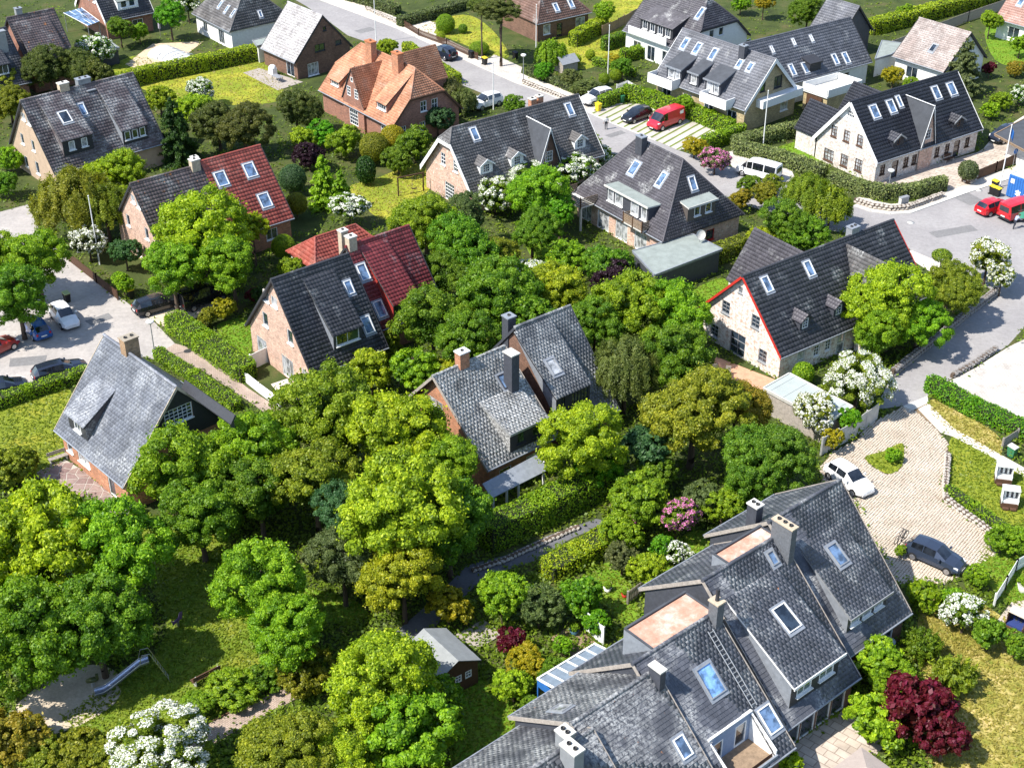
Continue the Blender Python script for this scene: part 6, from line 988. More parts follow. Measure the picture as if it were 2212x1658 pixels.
# felt-roofed garden shed
p=(G(920,1352,2.9)+G(985,1430,2.9))/2; t=thing('garden_shed','dark wooden shed with grey felt gable roof in the middle garden','shed',(p.x,p.y,0),R(-53)); L,hw,he,hr_=3.9,1.75,1.95,2.85
for sg in (-1,1):
    for i in range(4):
        a=-L/2+L*i/4; b=a+L/4+.03; zz=.03*i; m=MB(); q=[(a,sg*hw,he+zz),(b,sg*hw,he+zz),(b,0,hr_+zz),(a,0,hr_+zz)]; n=Vector((0,sg*(hr_-he),hw)).normalized(); m.slab(q if sg<0 else q[::-1],n,.05); m.build('felt_strip',[plain('pale_roofing_felt',(.24,.25,.245),.85,.15,1.5)],t)
m=MB(); wl=[(-hw+.15,0),(hw-.15,0),(hw-.15,he),(0,hr_-.1),(-hw+.15,he)]; wall_face(m,(L/2-.15,0,0),(0,1,0),(1,0,0),wl,[(-.2,.35,.9,1.5),(.6,1.1,.9,1.5)],.06); wall_face(m,(-L/2+.15,0,0),(0,-1,0),(-1,0,0),wl,[]); wall_face(m,(0,-hw+.15,0),(1,0,0),(0,-1,0),[(-L/2+.15,0),(L/2-.15,0),(L/2-.15,he),(-L/2+.15,he)],[]); wall_face(m,(0,hw-.15,0),(-1,0,0),(0,1,0),[(-L/2+.15,0),(L/2-.15,0),(L/2-.15,he),(-L/2+.15,he)],[]); m.build('wall',[M_DWOOD],t)
for y in (.075,.85): f=MB(); win_mesh(f,f,(L/2-.19,y,1.2),(0,1,0),(0,0,1),(1,0,0),.5,.58,2,2,mpi=1,sill=False); f.build('window',[M_WHITE,M_GLASS],t)
m=MB(); m.box(-L/2,L/2,-hw-.04,-hw+.01,he-.12,he+.05); m.build('fascia',[M_WHITE],t)
# wooden deck boards beside the shed
p=G(1035,1372); t=thing('wooden_deck','pale weathered board deck beside the felt-roofed shed','deck',(p.x,p.y,0),R(40)); b=MB(); b.box(-.09,.09,-1.0,1.0,.06,.1); me=b.mesh('board',[M_GWOOD])
for i in range(12): link('board',me,t,(-1.1+i*.2,0,0))
p=G(1240,1385); t=thing('wooden_deck','brown board deck beside the white conservatory','deck',(p.x,p.y,0),R(40)); b=MB(); b.box(-.07,.07,-1.2,1.2,.1,.14); me=b.mesh('board',[M_WOOD])
for i in range(14): link('board',me,t,(-1.05+i*.15,0,0))
p=G(1283,1378); t=thing('privacy_screen','white garden privacy screen beside the brown deck','screen',(p.x,p.y,0),R(-52))
for i in range(2): m=MB(); m.box(-.95+i*.97,-.02+i*.97,-.03,.03,.05,1.75-.1*i); m.build('panel',[M_WHITE],t)
m=MB(); m.box(-.98,-.92,-.05,.05,0,1.85); m.box(.95,1.0,-.05,.05,0,1.7); m.build('post',[M_WHITE],t)
# conservatory behind the terrace row
p=S3.M@Vector((-1.5,6.1,0)); t=thing('conservatory','white conservatory with sloping glass roof behind the terraced houses','conservatory',(p.x,p.y,0),R(40.6)); X0,X1,Y0,Y1,zl,zh=-2.6,2.3,-1.35,1.2,2.55,3.15; gz=lambda y:zh+(zl-zh)*(y-Y0)/(Y1-Y0)
n=Vector((0,(zh-zl),(Y1-Y0))).normalized()
for i in range(6):
    a=X0+(X1-X0)*i/6+.05; b=X0+(X1-X0)*(i+1)/6-.05; m=MB(); m.slab([(a,Y0,gz(Y0)),(b,Y0,gz(Y0)),(b,Y1,gz(Y1)),(a,Y1,gz(Y1))],n,.03); m.build('roof_pane',[plain('milky_roof_glass',(.17,.21,.25),.15,.2)],t)
for i in range(7): x=X0+(X1-X0)*i/6; m=MB(); m.slab([(x-.06,Y0,gz(Y0)+.04),(x+.06,Y0,gz(Y0)+.04),(x+.06,Y1+.08,gz(Y1)+.04),(x-.06,Y1+.08,gz(Y1)+.04)],n,.12); m.build('rafter',[M_WHITE],t)
m=MB(); m.box(X0-.05,X1+.05,Y1,Y1+.1,zl-.1,zl+.08); m.box(X0-.05,X1+.05,Y0-.1,Y0,zh-.1,zh+.1); m.build('beam',[M_WHITE],t); m=MB(); m.box(X0-.06,X0,Y0,Y1,2.0,zl); m.box(X0-.05,X0+.05,Y1-.05,Y1+.05,0,2.5); m.box(X1-.05,X1+.05,Y1-.05,Y1+.05,0,2.5); m.build('corner_post',[M_BLUE],t)
for i in range(5): a=X0+.1+(X1-X0-.2)*i/5; m=MB(); m.box(a,a+.9,Y1-.02,Y1+.02,.2,2.4); m.build('side_pane',[M_GLASS],t)
# flagpoles and lamps
def pole(label,x,y,h,flag=None,cap=True):
    p=G(x,y); t=thing('flagpole',label,'flagpole',(p.x,p.y,0)); m=MB(); m.tube((0,0,0),(0,0,h),.075,.045,10); m.build('mast',[M_WHITE],t)
    if cap: m=MB(); m.lathe([(.0,h+.12),(.07,h+.06),(.07,h),(.03,h-.03)],(0,0,0),8); m.build('finial',[M_WHITE],t)
    if flag:
        m=MB(); vs=[]
        for i in range(5):
            for z in (h-.2,h-1.2): vs.append((.06+.1*i,.08*math.sin(i*1.9),z-.18*i))
        m.add(vs,[(2*i,2*i+1,2*i+3,2*i+2) for i in range(4)],0,True); m.build('flag',[flag],t)
    return t
pole('white flagpole left of the brown-roofed house',215.7,571.5,7.4); pole('white flagpole behind the orange chimneys',812.5,92.8,7.6); pole('white flagpole beside the street above the pink-brick house',1065.9,237,6.1); pole('white flagpole in the corner garden',1313,160,6.5); pole('white flagpole at the yellow-brick house gable',1648,316.7,6.8); pole('white flagpole with slack blue flag near the blue container',2160,404,7.2,M_BLUE); pole('thin white pole beside the tall pine',1158,104,6.)
def lamp(label,x,y,h):
    p=G(x,y); t=thing('street_lamp',label,'street lamp',(p.x,p.y,0)); m=MB(); m.tube((0,0,0),(0,0,h),.06,.04,8); m.build('post',[M_GREY],t); m=MB(); m.lathe([(.04,h-.25),(.12,h-.2),(.34,h),(.36,h+.06),(.3,h+.14),(0,h+.18)],(0,0,0),14); m.build('lamp_head',[M_WHITE],t)
lamp('street lamp with white disc head beside the slate roof',336,774,3.7); lamp('street lamp with white disc head at the junction hedge',1917,424,3.0); lamp('street lamp with white head at the corner garden',1130.6,178,3.6)
# bins
def bin_(label,x,y,lid,body=M_BLACK,rz=.7,s=1.):
    p=G(x,y); t=thing('wheelie_bin',label,'bin',(p.x,p.y,0),rz); m=MB(); vs=[(sx*w_*s,sy*d_*s,z*s) for z,w_,d_ in ((.06,.22,.26),(.95,.28,.33)) for sx,sy in ((-1,-1),(1,-1),(1,1),(-1,1))]; m.add(vs,[(3,2,1,0),(0,1,5,4),(1,2,6,5),(2,3,7,6),(3,0,4,7)]); m.build('body',[body],t); m=MB(); m.slab([(-.3*s,-.36*s,.99*s),(.3*s,-.36*s,.99*s),(.3*s,.36*s,1.06*s),(-.3*s,.36*s,1.06*s)],(0,0,1),.06); m.build('lid',[lid],t)
    for sy in (-1,1): m=MB(); m.tube((sy*.24*s-.03,.3*s,.1),(sy*.24*s+.03,.3*s,.1),.1,.1,10); m.build('wheel',[M_TYRE],t)
bin_('black bin with yellow lid beside the black estate car',283,644,M_YEL); bin_('dark bin with pale lid in the tree shade on the left court',146,652,plain('pale_green_plastic',(.4,.45,.2),.5,.1)); bin_('green bin behind the clipped hedge at the parking bays',1342,222,M_GREENP,M_GREENP); bin_('yellow bin beside the white SUV',1292,240,M_YEL,M_YEL); bin_('black bin at the end of the picket fence',1018,126,M_BLACK); bin_('yellow-lidded bin at the street gate',1047,140,M_YEL); bin_('black bin behind the gate wall',1113,128,M_BLACK); bin_('left yellow-lidded bin beside the blue container',2143,420,M_YEL); bin_('right yellow-lidded bin beside the blue container',2153,424,M_YEL); bin_('yellow-lidded bin at the flagpole with blue flag',2148,408,M_YEL); bin_('dark green bin beside the right garden path',2184,986,M_LCONC,M_GREENP)
# blue container with white marking
p=G(2172,424); t=thing('shipping_container','blue ribbed container with white lettering at the right edge','container',(p.x,p.y,0),R(-51)); m=MB(); m.box(0,6,0,2.4,.12,2.6); m.build('body',[M_BLUE],t); b=MB(); b.box(-.05,.05,-.04,0,.2,2.5); me=b.mesh('rib',[M_BLUE])
for i in range(20): link('rib',me,t,(.2+i*.3,0,0))
b=MB(); b.box(-.04,0,-.05,.05,.2,2.5); me=b.mesh('rib',[plain('teal_paint',(.02,.2,.2),.5,.1)])
for i in range(7): link('rib',me,t,(0,.25+i*.32,0))
m=MB(); m.box(.1,5.9,.1,2.3,2.6,2.64); m.build('container_roof',[plain('pale_blue_sheet',(.45,.5,.55),.5,.2)],t); m=MB(); m.box(.3,.75,-.055,-.045,1.75,2.25); m.build('notice',[M_WHITE],t)
def text(s,parent,loc,size,mat,rot=(math.pi/2,0,0)):
    c=bpy.data.curves.new('lettering','FONT'); c.body=s; c.size=size; c.extrude=.004; c.materials.append(mat); o=bpy.data.objects.new('tmp',c); COL.objects.link(o); me=bpy.data.meshes.new_from_object(o.evaluated_get(bpy.context.evaluated_depsgraph_get())); bpy.data.objects.remove(o); me.name='lettering'; o=link('lettering',me,parent,loc); o.rotation_euler=rot; return o
text('AW',t,(1.95,-.06,.5),.95,M_WHITE); m=MB(); cx,cz=1.4,.85
for a in (R(35),R(-35),R(90)): m.obox(Vector((cx,-.05,cz)),Vector((math.cos(a)*.36,0,math.sin(a)*.36)),Vector((0,.008,0)),Vector((-math.sin(a)*.09,0,math.cos(a)*.09)))
m.build('emblem',[M_WHITE],t)
p=G(1923,455); t=None
p=G(2005,448); t=thing('cable_cabinet','pale grey cable cabinet at the junction hedge','cabinet',(G(1950,447).x,G(1950,447).y,0),R(30)); m=MB(); m.box(-.55,.55,-.2,.2,0,1.15); m.build('housing',[M_LCONC],t); m=MB(); m.box(-.58,.58,-.23,.23,1.15,1.22); m.build('cap',[M_GREY],t); m=MB(); m.box(-.5,-.02,-.215,-.2,.1,1.1); m.box(.02,.5,-.215,-.2,.1,1.1); m.build('door',[M_GREY],t)
p=G(2187,362); t=thing('round_sign','round blue traffic sign on a post at the right edge','sign',(p.x,p.y,0),R(30)); m=MB(); m.tube((0,0,0),(0,0,2.1),.03,.03,6); m.build('post',[M_GREY],t); m=MB(); m.tube((0,-.04,2.0),(0,-.06,2.0),.32,.32,18); m.build('sign_plate',[M_BLUE],t); m=MB(); m.obox(Vector((0,-.066,2.0)),Vector((.03,0,.0)),Vector((0,.004,0)),Vector((0,0,.18))); m.obox(Vector((0,-.066,2.14)),Vector((.09,0,.0)),Vector((0,.004,0)),Vector((0,0,.03))); m.build('arrow',[M_WHITE],t)
for i,(x,y) in enumerate(((1967,466),(1942,540),(2016,560),(1230,178))): pass
def cover(x,y,label): p=G(x,y); m=MB(); m.lathe([(.34,.025),(.34,.034),(0,.034)],(0,0,0),18); t=thing('manhole_cover',label,'manhole cover',(p.x,p.y,0)); m.build('disc',[M_LCONC],t); m=MB(); m.lathe([(.40,.02),(.40,.03),(.345,.03)],(0,0,0),18); m.build('ring',[M_GREY],t)
cover(1967,481,'round pale manhole cover in the junction asphalt'); cover(2114,411,'round manhole cover near the yellow-lidded bins'); cover(1196,178,'round manhole cover beside the corner garden') if False else None; cover(336,762,'round manhole cover at the lamp on the left court'); cover(298,769,'second manhole cover near the slate roof chimney')
# dish on the garage
p=G(1511,520,2.6); t=thing('satellite_dish','white satellite dish on the flat garage corner','satellite dish',(p.x,p.y,2.5),R(200)); m=MB(); m.tube((0,0,0),(0,0,.7),.03,.03,6); m.build('mast',[M_GREY],t); m=MB(); m.lathe([(0,0),(.25,.03),(.45,.1),(.5,.14)],(0,0,0),18); o=m.build('dish',[M_LCONC],t); o.location=(0,.1,.8); o.rotation_euler=(R(-65),0,0)
# wooden balconies of the hip-roofed house
def balc(label_root,bl,br,dep,z,plank):
    pass
h=H8
for (sa,sb,dep,zz,nm) in ((-7.0,-3.6,2.2,2.75,'balcony'),(1.7,4.6,.9,2.9,'balcony')):
    y1=-5.0; y0=-5.0-dep; m=MB(); m.box(sa,sb,y0,y1,zz-.14,zz); m.build(nm,[M_LCONC],h.root); o=[x for x in h.root.children if x.name.startswith('balcony')][-1]
    for i in range(5):
        z=zz+.08+i*.19; b=MB(); b.box(sa,sb,y0-.03,y0,z,z+.13); b.box(sa-.03,sa,y0,y1,z,z+.13); b.box(sb,sb+.03,y0,y1,z,z+.13); b.build('railing_board',[M_WOOD],o)
    for x in (sa,sb,(sa+sb)/2): b=MB(); b.box(x-.05,x+.05,y0-.08,y0+.02,zz-.1,zz+1.15); b.build('railing_post',[M_DWOOD],o)
m=MB()
for x in (-6.9,-3.8): m.box(x-.09,x+.09,-7.1,-6.9,0,2.6)
m.build('balcony_column',[M_LCONC],h.root)
# fences and walls
def pickets(label,px,h,matm,step=.17,w_=.1,name='picket_fence',rail=True,z0=0.):
    P=[G(x,y) for x,y in px]; t=thing(name,label,'fence',(P[0].x,P[0].y,0)); b=MB(); b.box(-w_/2,w_/2,-.015,.015,.06,h); b.box(-w_/2*.5,w_/2*.5,-.014,.014,h,h+.05); me=b.mesh('picket',[matm]); n=0
    for A,B in zip(P[:-1],P[1:]):
        d=B-A; L=d.length; rz=math.atan2(d.y,d.x); k=int(L/step)
        for i in range(k):
            if n<290: p=A+d*(i+.5)/k-P[0]; link('picket',me,t,(p.x,p.y,z0),rz); n+=1
        m=MB(); u=d.normalized(); s=Vector((-u.y,u.x,0)); c=(A+B)/2-P[0]
        for z in (.25*h,.8*h): m.obox(Vector((c.x,c.y,z+z0))+s*.04,u*L/2,s*.02,Vector((0,0,.04)))
        m.build('rail',[matm],t)
        for q in (A,B): p=q-P[0]; m=MB(); m.box(p.x-.06,p.x+.06,p.y-.06,p.y+.06,0,h+.12+z0); m.build('post',[matm],t)
pickets('long brown picket fence along the upper street garden',[(872,58),(905,78),(965,100),(1032,130)],.95,M_DWOOD,.2,.12); pickets('white curved picket fence in the lower right garden',[(2146,1310),(2170,1272),(2192,1235),(2225,1215)],1.1,M_WHITE,.13,.09); pickets('white picket fence behind the white SUV',[(1332,200),(1355,190),(1382,206)],1.0,M_WHITE,.18,.11); pickets('brown board fence beside the sandy lane and garden',[(150,565),(210,612),(255,648)],1.0,M_DWOOD,.16,.13,'board_fence'); pickets('wooden board fence at the right garden path',[(2163,972),(2195,952)],1.1,M_GWOOD,.16,.14,'board_fence'); pickets('dark board fence below the pale brick forecourt',[(2088,398),(2150,372),(2212,345)],1.2,M_DWOOD,.22,.2,'board_fence'); pickets('grey fence at the top right lane',[(1925,112),(2000,82),(2090,48),(2200,10)],1.5,M_GWOOD,.3,.28,'board_fence'); pickets('grey wooden fence between slate house and small lawn',[(1355,1305),(1395,1275),(1420,1250)],1.1,M_GWOOD,.16,.13,'board_fence')
def panels(label,px,h,matm,L0=1.9,name='panel_fence',th=.05):
    P=[G(x,y) for x,y in px]; t=thing(name,label,'fence',(P[0].x,P[0].y,0))
    for A,B in zip(P[:-1],P[1:]):
        d=B-A; k=max(1,round(d.length/L0)); u=d.normalized(); s=Vector((-u.y,u.x,0))
        for i in range(k): c=A+d*(i+.5)/k-P[0]; m=MB(); hh=h*(1-.05*(i%2)); m.obox(Vector((c.x,c.y,hh/2+.05)),u*(d.length/k/2-.04),s*th/2,Vector((0,0,hh/2))); m.build('panel',[matm],t); c=A+d*i/k-P[0]; m=MB(); m.box(c.x-.06,c.x+.06,c.y-.06,c.y+.06,0,h+.15); m.build('post',[matm],t)
panels('grey concrete panel fence beside the cobbled court',[(1772,985),(1840,948),(1895,905)],1.7,M_CONC); panels('white garden wall along the brick path end',[(528,822),(560,848),(606,882)],.9,M_WHITE,2.4,'garden_wall',.18); panels('white curved screen at the black-tiled house terrace',[(543,800),(592,776)],1.5,M_WHITE,1.8,'screen_fence'); panels('brown fence panels behind the upper hedge garden',[(1300,78),(1335,62),(1375,40)],1.4,M_WOOD,1.8)
STM=groundmat('field_stone',[(.3,(.26,.23,.20)),(.5,(.40,.36,.31)),(.7,(.55,.50,.44))],1.2,5.,.4,.3); STM2=groundmat('dark_field_stone',[(.3,(.14,.13,.125)),(.7,(.30,.28,.26))],1.2,5.,.4,.3)
STONES=[]
for sd in range(5):
    r_=random.Random(sd+50); bm=bmesh.new(); bmesh.ops.create_icosphere(bm,subdivisions=1,radius=.5)
    for v_ in bm.verts: v_.co*=r_.uniform(.78,1.12); v_.co.z*=.8
    me=bpy.data.meshes.new('stone'); bm.to_mesh(me); bm.free(); STONES.append(me)
def stonewall(label,px,h,size=.42,mat=STM,rows=2,cap=280,thick=.4):
    P=[G(x,y) for x,y in px]; t=thing('stone_wall',label,'wall',(P[0].x,P[0].y,0)); r_=random.Random(len(label)); n=0; core=MB()
    ms=[]
    for me in STONES: m2=me.copy(); m2.materials.clear(); m2.materials.append(mat); ms.append(m2)
    for A,B in zip(P[:-1],P[1:]):
        d=B-A; L=d.length; u=d.normalized(); k=max(1,int(L/(size*.85))); s=Vector((-u.y,u.x,0)); c=(A+B)/2-P[0]; core.obox(Vector((c.x,c.y,h*.45)),u*L/2,s*thick*.35,Vector((0,0,h*.45)))
        for j in range(rows):
            for i in range(k):
                for sd in (-1,1):
                    if n>=cap: break
                    p=A+d*((i+.5+(.5 if j%2 else 0)*.8)/k)-P[0]+s*sd*thick*.3; o=link('stone',r_.choice(ms),t,(p.x,p.y,(j+.5)*h/rows)); q=size*r_.uniform(.85,1.2); o.scale=(q*1.1,q*.8,h/rows*1.25); o.rotation_euler=(r_.uniform(-.3,.3),r_.uniform(-.3,.3),math.atan2(u.y,u.x)+r_.uniform(-.3,.3)); n+=1
    core.build('wall_core',[M_SOIL],t); return t
stonewall('low field-stone wall edging the cobbled court',[(2046,985),(2041,1050),(2042,1082),(2075,1108),(2120,1140),(2160,1172)],.55); stonewall('field-stone wall along the road below the yellow-green trees',[(1926,815),(1975,775),(2027,735),(2090,683),(2150,637)],.9,.5,STM2); stonewall('field-stone wall under the junction hedge',[(1845,437),(1885,449),(1925,455),(1960,452),(2035,425)],.6,.5); stonewall('low stone wall at the paved yard edge',[(2055,816),(2105,788),(2150,757)],.45,.5,STM2); stonewall('stone wall in front of the corner garden',[(1130,180),(1180,200),(1235,222)],.6,.55); stonewall('round stone planter in the forecourt',[(2078,392),(2092,398),(2106,390)],.8,.55); stonewall('row of edging stones at the tarmac path',[(1020,1235),(1090,1212),(1180,1170),(1250,1140)],.3,.4,STM,1)
stonewall('low stone kerb wall of the upper street garden',[(790,20),(830,38),(862,52)],.5,.55)
# crazy paving on the slate house terrace
P=[G(x,y) for x,y in [(75,1022),(140,992),(205,1032),(262,1075),(280,1108),(232,1120),(190,1075),(120,1065)]]; poly=[(p.x,p.y) for p in P]; t=sheet('stone_terrace',[(75,1022),(140,992),(205,1032),(262,1075),(280,1108),(232,1120),(190,1075),(120,1065)],plain('pale_mortar',(.42,.38,.33),.9,.15),.03); r_=random.Random(9); cm=[groundmat('porphyry_slab',[(.3,(.17,.11,.10)),(.7,(.27,.19,.17))],.8,5.,.35,.2),groundmat('porphyry_slab_light',[(.3,(.22,.15,.13)),(.7,(.33,.25,.22))],.8,5.,.35,.2)]
xs=[a for a,b in poly]; ys=[b for a,b in poly]; st=.78; gp={}
for i in range(20):
    for j in range(20): gp[i,j]=(min(xs)-.5+i*st+r_.uniform(-.25,.25),min(ys)-.5+j*st+r_.uniform(-.25,.25))
for i in range(19):
    for j in range(19):
        q=[gp[i,j],gp[i+1,j],gp[i+1,j+1],gp[i,j+1]]; cx=sum(a for a,b in q)/4; cy=sum(b for a,b in q)/4
        if inside(poly,np.array([cx]),np.array([cy]))[0]: m=MB(); m.slab([(cx+(a-cx)*.9,cy+(b-cy)*.9,.05) for a,b in q],(0,0,1),.03); m.build('paving_stone',[r_.choice(cm)],t)
# playground: slide, bench, spring rider
A,B=G(205,1497,.35),G(292,1432,2.0); base=G(300,1470); d=Vector((B.x-A.x,B.y-A.y,0)); rz=math.atan2(d.y,d.x); L=3.6; t=thing('playground_slide','metal slide with ladder standing in the shaded sandpit','slide',(A.x,A.y,0),rz); m=MB(); prof=[(0,.32),(.55,.34),(1.0,.55),(3.0,1.85),(3.6,1.95)]; vs=[]
for x,z in prof: vs+=[(x,-.3,z+.2),(x,-.27,z),(x,.27,z),(x,.3,z+.2)]
m.add(vs,[(4*i+j,4*i+4+j,4*i+5+j,4*i+1+j) for i in range(4) for j in range(3)],0,True); m.build('chute',[plain('slide_steel',(.42,.45,.55),.25,.08,metal=.6)],t)
for sy in (-.3,.3):
    m=MB(); 
    for (x0_,z0_),(x1_,z1_) in zip(prof[:-1],prof[1:]): m.tube((x0_,sy,z0_+.2),(x1_,sy,z1_+.2),.03,.03,6)
    m.tube((3.0,sy,2.05),(3.2,sy,2.75),.025,.025,6); m.tube((3.2,sy,2.75),(3.7,sy,2.75),.025,.025,6); m.tube((3.7,sy,2.75),(4.7,sy,0),.03,.03,6); m.build('rail',[M_STEEL],t); m=MB(); m.tube((.2,sy*.8,0),(.2,sy*.8,.34),.03,.03,6); m.build('leg',[M_STEEL],t)
for i in range(7): f=i/7; m=MB(); m.tube((4.62-f*.85,-.3,.2+f*2.2),(4.62-f*.85,.3,.2+f*2.2),.022,.022,6); m.build('rung',[M_STEEL],t)
def bench(label,x,y,rz,wm=M_DWOOD,L=1.8,legm=None):
    p=G(x,y); t=thing('bench',label,'bench',(p.x,p.y,0),rz); 
    for i in range(3): m=MB(); m.box(-L/2,L/2,-.22+i*.15,-.1+i*.15,.43,.47); m.build('seat_slat',[wm],t)
    for i in range(2): m=MB(); m.box(-L/2,L/2,.26,.3,.6+i*.17,.73+i*.17); m.build('back_slat',[wm],t)
    for sx in (-1,1): m=MB(); m.box(sx*L*.4-.04,sx*L*.4+.04,-.2,.22,0,.43); m.box(sx*L*.4-.03,sx*L*.4+.03,.22,.28,.0,.92); m.build('leg',[legm or M_CONC],t)
bench('brown bench on the playground lawn near the brick path',445,1468,R(40)+math.pi,M_DWOOD,2.); bench('blue-grey garden bench under the slate eave',1897,1405,R(40),plain('blue_grey_wood',(.28,.32,.40),.6,.15),1.5); bench('grey garden lounger on the left lawn edge',128,996,R(35),M_GWOOD,1.6); bench('dark bench at the pale brick house wall',2048,350,R(35),M_DWOOD,1.6)
p=G(202,1482); t=thing('spring_rider','dark green spring rider in the shaded sandpit','spring rider',(p.x,p.y,0),R(20)); m=MB()
for i in range(30): a=i*.8; b=(i+1)*.8; m.tube((.1*math.cos(a),.1*math.sin(a),.013*i),(.1*math.cos(b),.1*math.sin(b),.013*(i+1)),.018,.018,5)
m.build('spring',[M_STEEL],t); m=MB(); m.lathe([(0,-.42),(.13,-.36),(.19,-.1),(.19,.15),(.12,.36),(0,.42)],(0,0,0),12); o=m.build('body',[plain('olive_plastic',(.09,.10,.03),.5,.2)],t); o.location=(0,0,.58); o.rotation_euler=(0,R(90),0); m=MB(); m.box(.28,.42,-.1,.1,.6,.95); m.tube((.25,-.22,.85),(.25,.22,.85),.025,.025,6); m.build('head_with_handles',[plain('olive_plastic',(.09,.10,.03),.5,.2)],t)
p=G(385,1352); t=thing('spring_rider','purple spring rider in the deep shade under the maple','spring rider',(p.x,p.y,0),R(60)); m=MB(); m.tube((0,0,0),(0,0,.4),.1,.1,10); m.build('spring',[M_STEEL],t); m=MB(); m.slab([(-.45,-.02,.4),(.45,-.02,.4),(.55,-.02,.9),(.3,-.02,1.0),(.1,-.02,.65),(-.3,-.02,.65),(-.5,-.02,.85)],(0,-1,0),.05); m.build('body',[plain('violet_plastic',(.16,.09,.2),.5,.2)],t)
# beach chairs
def beach_chair(label,x,y,rz,shell,cloth,hood):
    p=G(x,y); t=thing('beach_chair',label,'beach chair',(p.x,p.y,0),rz); m=MB(); m.box(-.62,.62,-.45,.4,.08,.48); m.build('base',[M_DWOOD],t)
    for sx in (-1,1): m=MB(); m.slab([(sx*.62,-.4,.3),(sx*.62,.42,.3),(sx*.62,.5,1.55),(sx*.62,-.25,1.6),(sx*.62,-.3,.85),(sx*.62,-.45,.75)],(sx,0,0),.05); m.build('side_panel',[shell],t)
    m=MB(); m.slab([(-.6,.40,.45),(.6,.40,.45),(.6,.52,1.55),(-.6,.52,1.55)],(0,-1,0),.06); m.build('back_shell',[shell],t); m=MB(); m.slab([(-.64,-.3,1.6),(.64,-.3,1.6),(.64,.55,1.56),(-.64,.55,1.56)],(0,0,1),.06); m.build('hood',[hood],t)
    m=MB(); m.box(-.58,.58,-.36,.3,.48,.62); m.build('seat_cushion',[cloth],t)
    for i in range(7): m=MB(); xx=-.5+i*.167; m.obox(Vector((xx,.36,1.05)),Vector((.075,0,0)),Vector((0,.03,.0)),Vector((0,.05,.42))); m.build('back_stripe',[cloth if i%2 else M_DGREY],t)
    m=MB(); m.box(-.5,-.05,-.75,-.46,.1,.2); m.box(.05,.5,-.75,-.46,.1,.2); m.build('footrest',[M_DWOOD],t)
beach_chair('upper white striped beach chair on the right lawn',2165,1040,R(-12),M_WHITE,M_WHITE,M_WHITE); beach_chair('lower white striped beach chair on the right lawn',2178,1092,R(-12),M_WHITE,M_WHITE,M_WHITE); beach_chair('brown wicker beach chair with blue cushions at the right edge',2192,1362,R(-42),M_DWOOD,plain('navy_cloth',(.025,.045,.17),.8,.15),plain('beige_cloth',(.6,.52,.42),.85,.1)); sheet('terrace',[(2150,1345),(2185,1300),(2260,1290),(2260,1400),(2200,1400)],G_FLAG,.03)
# tables and chairs
def round_table(label,x,y,r,h,m1,m2): p=G(x,y); t=thing('garden_table',label,'table',(p.x,p.y,0)); m=MB(); m.lathe([(r,h-.03),(r,h),(0,h)],(0,0,0),18); m.build('table_top',[m1],t); m=MB(); m.tube((0,0,0),(0,0,h-.02),.04,.04,8); m.box(-.3,.3,-.03,.03,0,.05); m.box(-.03,.03,-.3,.3,0,.05); m.build('pedestal',[m2],t)
round_table('round pale blue table under the slate eave',1918,1402,.42,.74,plain('pale_blue_enamel',(.42,.50,.60),.4,.05),M_GREY); round_table('white round table at the right edge of the dry lawn',2207,1400,.45,.74,M_WHITE,M_GREY)
def rect_table(label,x,y,rz,w_,l,mm,h=.74): p=G(x,y); t=thing('garden_table',label,'table',(p.x,p.y,0),rz); m=MB(); m.box(-l/2,l/2,-w_/2,w_/2,h-.04,h); m.build('table_top',[mm],t); [ (lambda q:q.build('leg',[mm],t))(MB().box(sx*(l/2-.08)-.03,sx*(l/2-.08)+.03,sy*(w_/2-.08)-.03,sy*(w_/2-.08)+.03,0,h-.04)) for sx in (-1,1) for sy in (-1,1)]
def chair(label,x,y,rz,mm,group=None):
    p=G(x,y); t=thing('garden_chair',label,'chair',(p.x,p.y,0),rz,group); m=MB(); m.box(-.23,.23,-.22,.22,.42,.46); m.build('seat',[mm],t); m=MB(); m.box(-.23,.23,.2,.24,.46,.92); m.build('backrest',[mm],t)
    for sx in (-1,1):
        for sy in (-1,1): m=MB(); m.box(sx*.2-.02,sx*.2+.02,sy*.2-.02,sy*.2+.02,0,.42); m.build('leg',[mm],t)
rect_table('white slatted garden table below the slate eave at left',275,1102,R(-50),.9,1.7,M_WHITE); chair('white chair at the upper end of the left garden table',262,1078,R(20),M_WHITE); chair('white chair left of the left garden table',246,1105,R(80),M_WHITE); chair('white chair right of the left garden table',296,1108,R(-110),M_WHITE); rect_table('dark terrace table in front of the whitewashed house',1558,826,R(-50),.9,1.5,M_DGREY); chair('chair left of the dark terrace table',1546,808,R(20),M_GWOOD); chair('chair right of the dark terrace table',1572,812,R(-10),M_GWOOD); rect_table('pale table on the boards beside the plain brick house',600,176,R(-48),.8,1.6,M_GREY)
# planters
def pot(label,x,y,r,mm,z=0.): p=G(x,y); t=thing('flower_pot',label,'pot',(p.x,p.y,z)); m=MB(); m.lathe([(r*.65,0),(r,r*1.2),(r*.9,r*1.2),(r*.8,r*1.05),(0,r*1.05)],(0,0,0),14); m.build('pot',[mm],t); c=link('leaves',crown_for('fine',.8,3),t,(0,0,r*1.5)); c.scale=(r,r,r); c.color=(*LG,1)
pot('blue glazed pot on the brown deck',1240,1372,.34,plain('blue_glaze',(.05,.12,.16),.3,.1),.14); pot('white bowl planter on the small lawn',1312,1276,.3,M_WHITE); pot('red planter beside the grey fence',1349,1288,.25,M_RED); pot('terracotta pot at the conservatory corner',1222,1440,.28,M_ORANGE); pot('stone planter ring at the right edge',2210,1275,.5,M_LCONC)
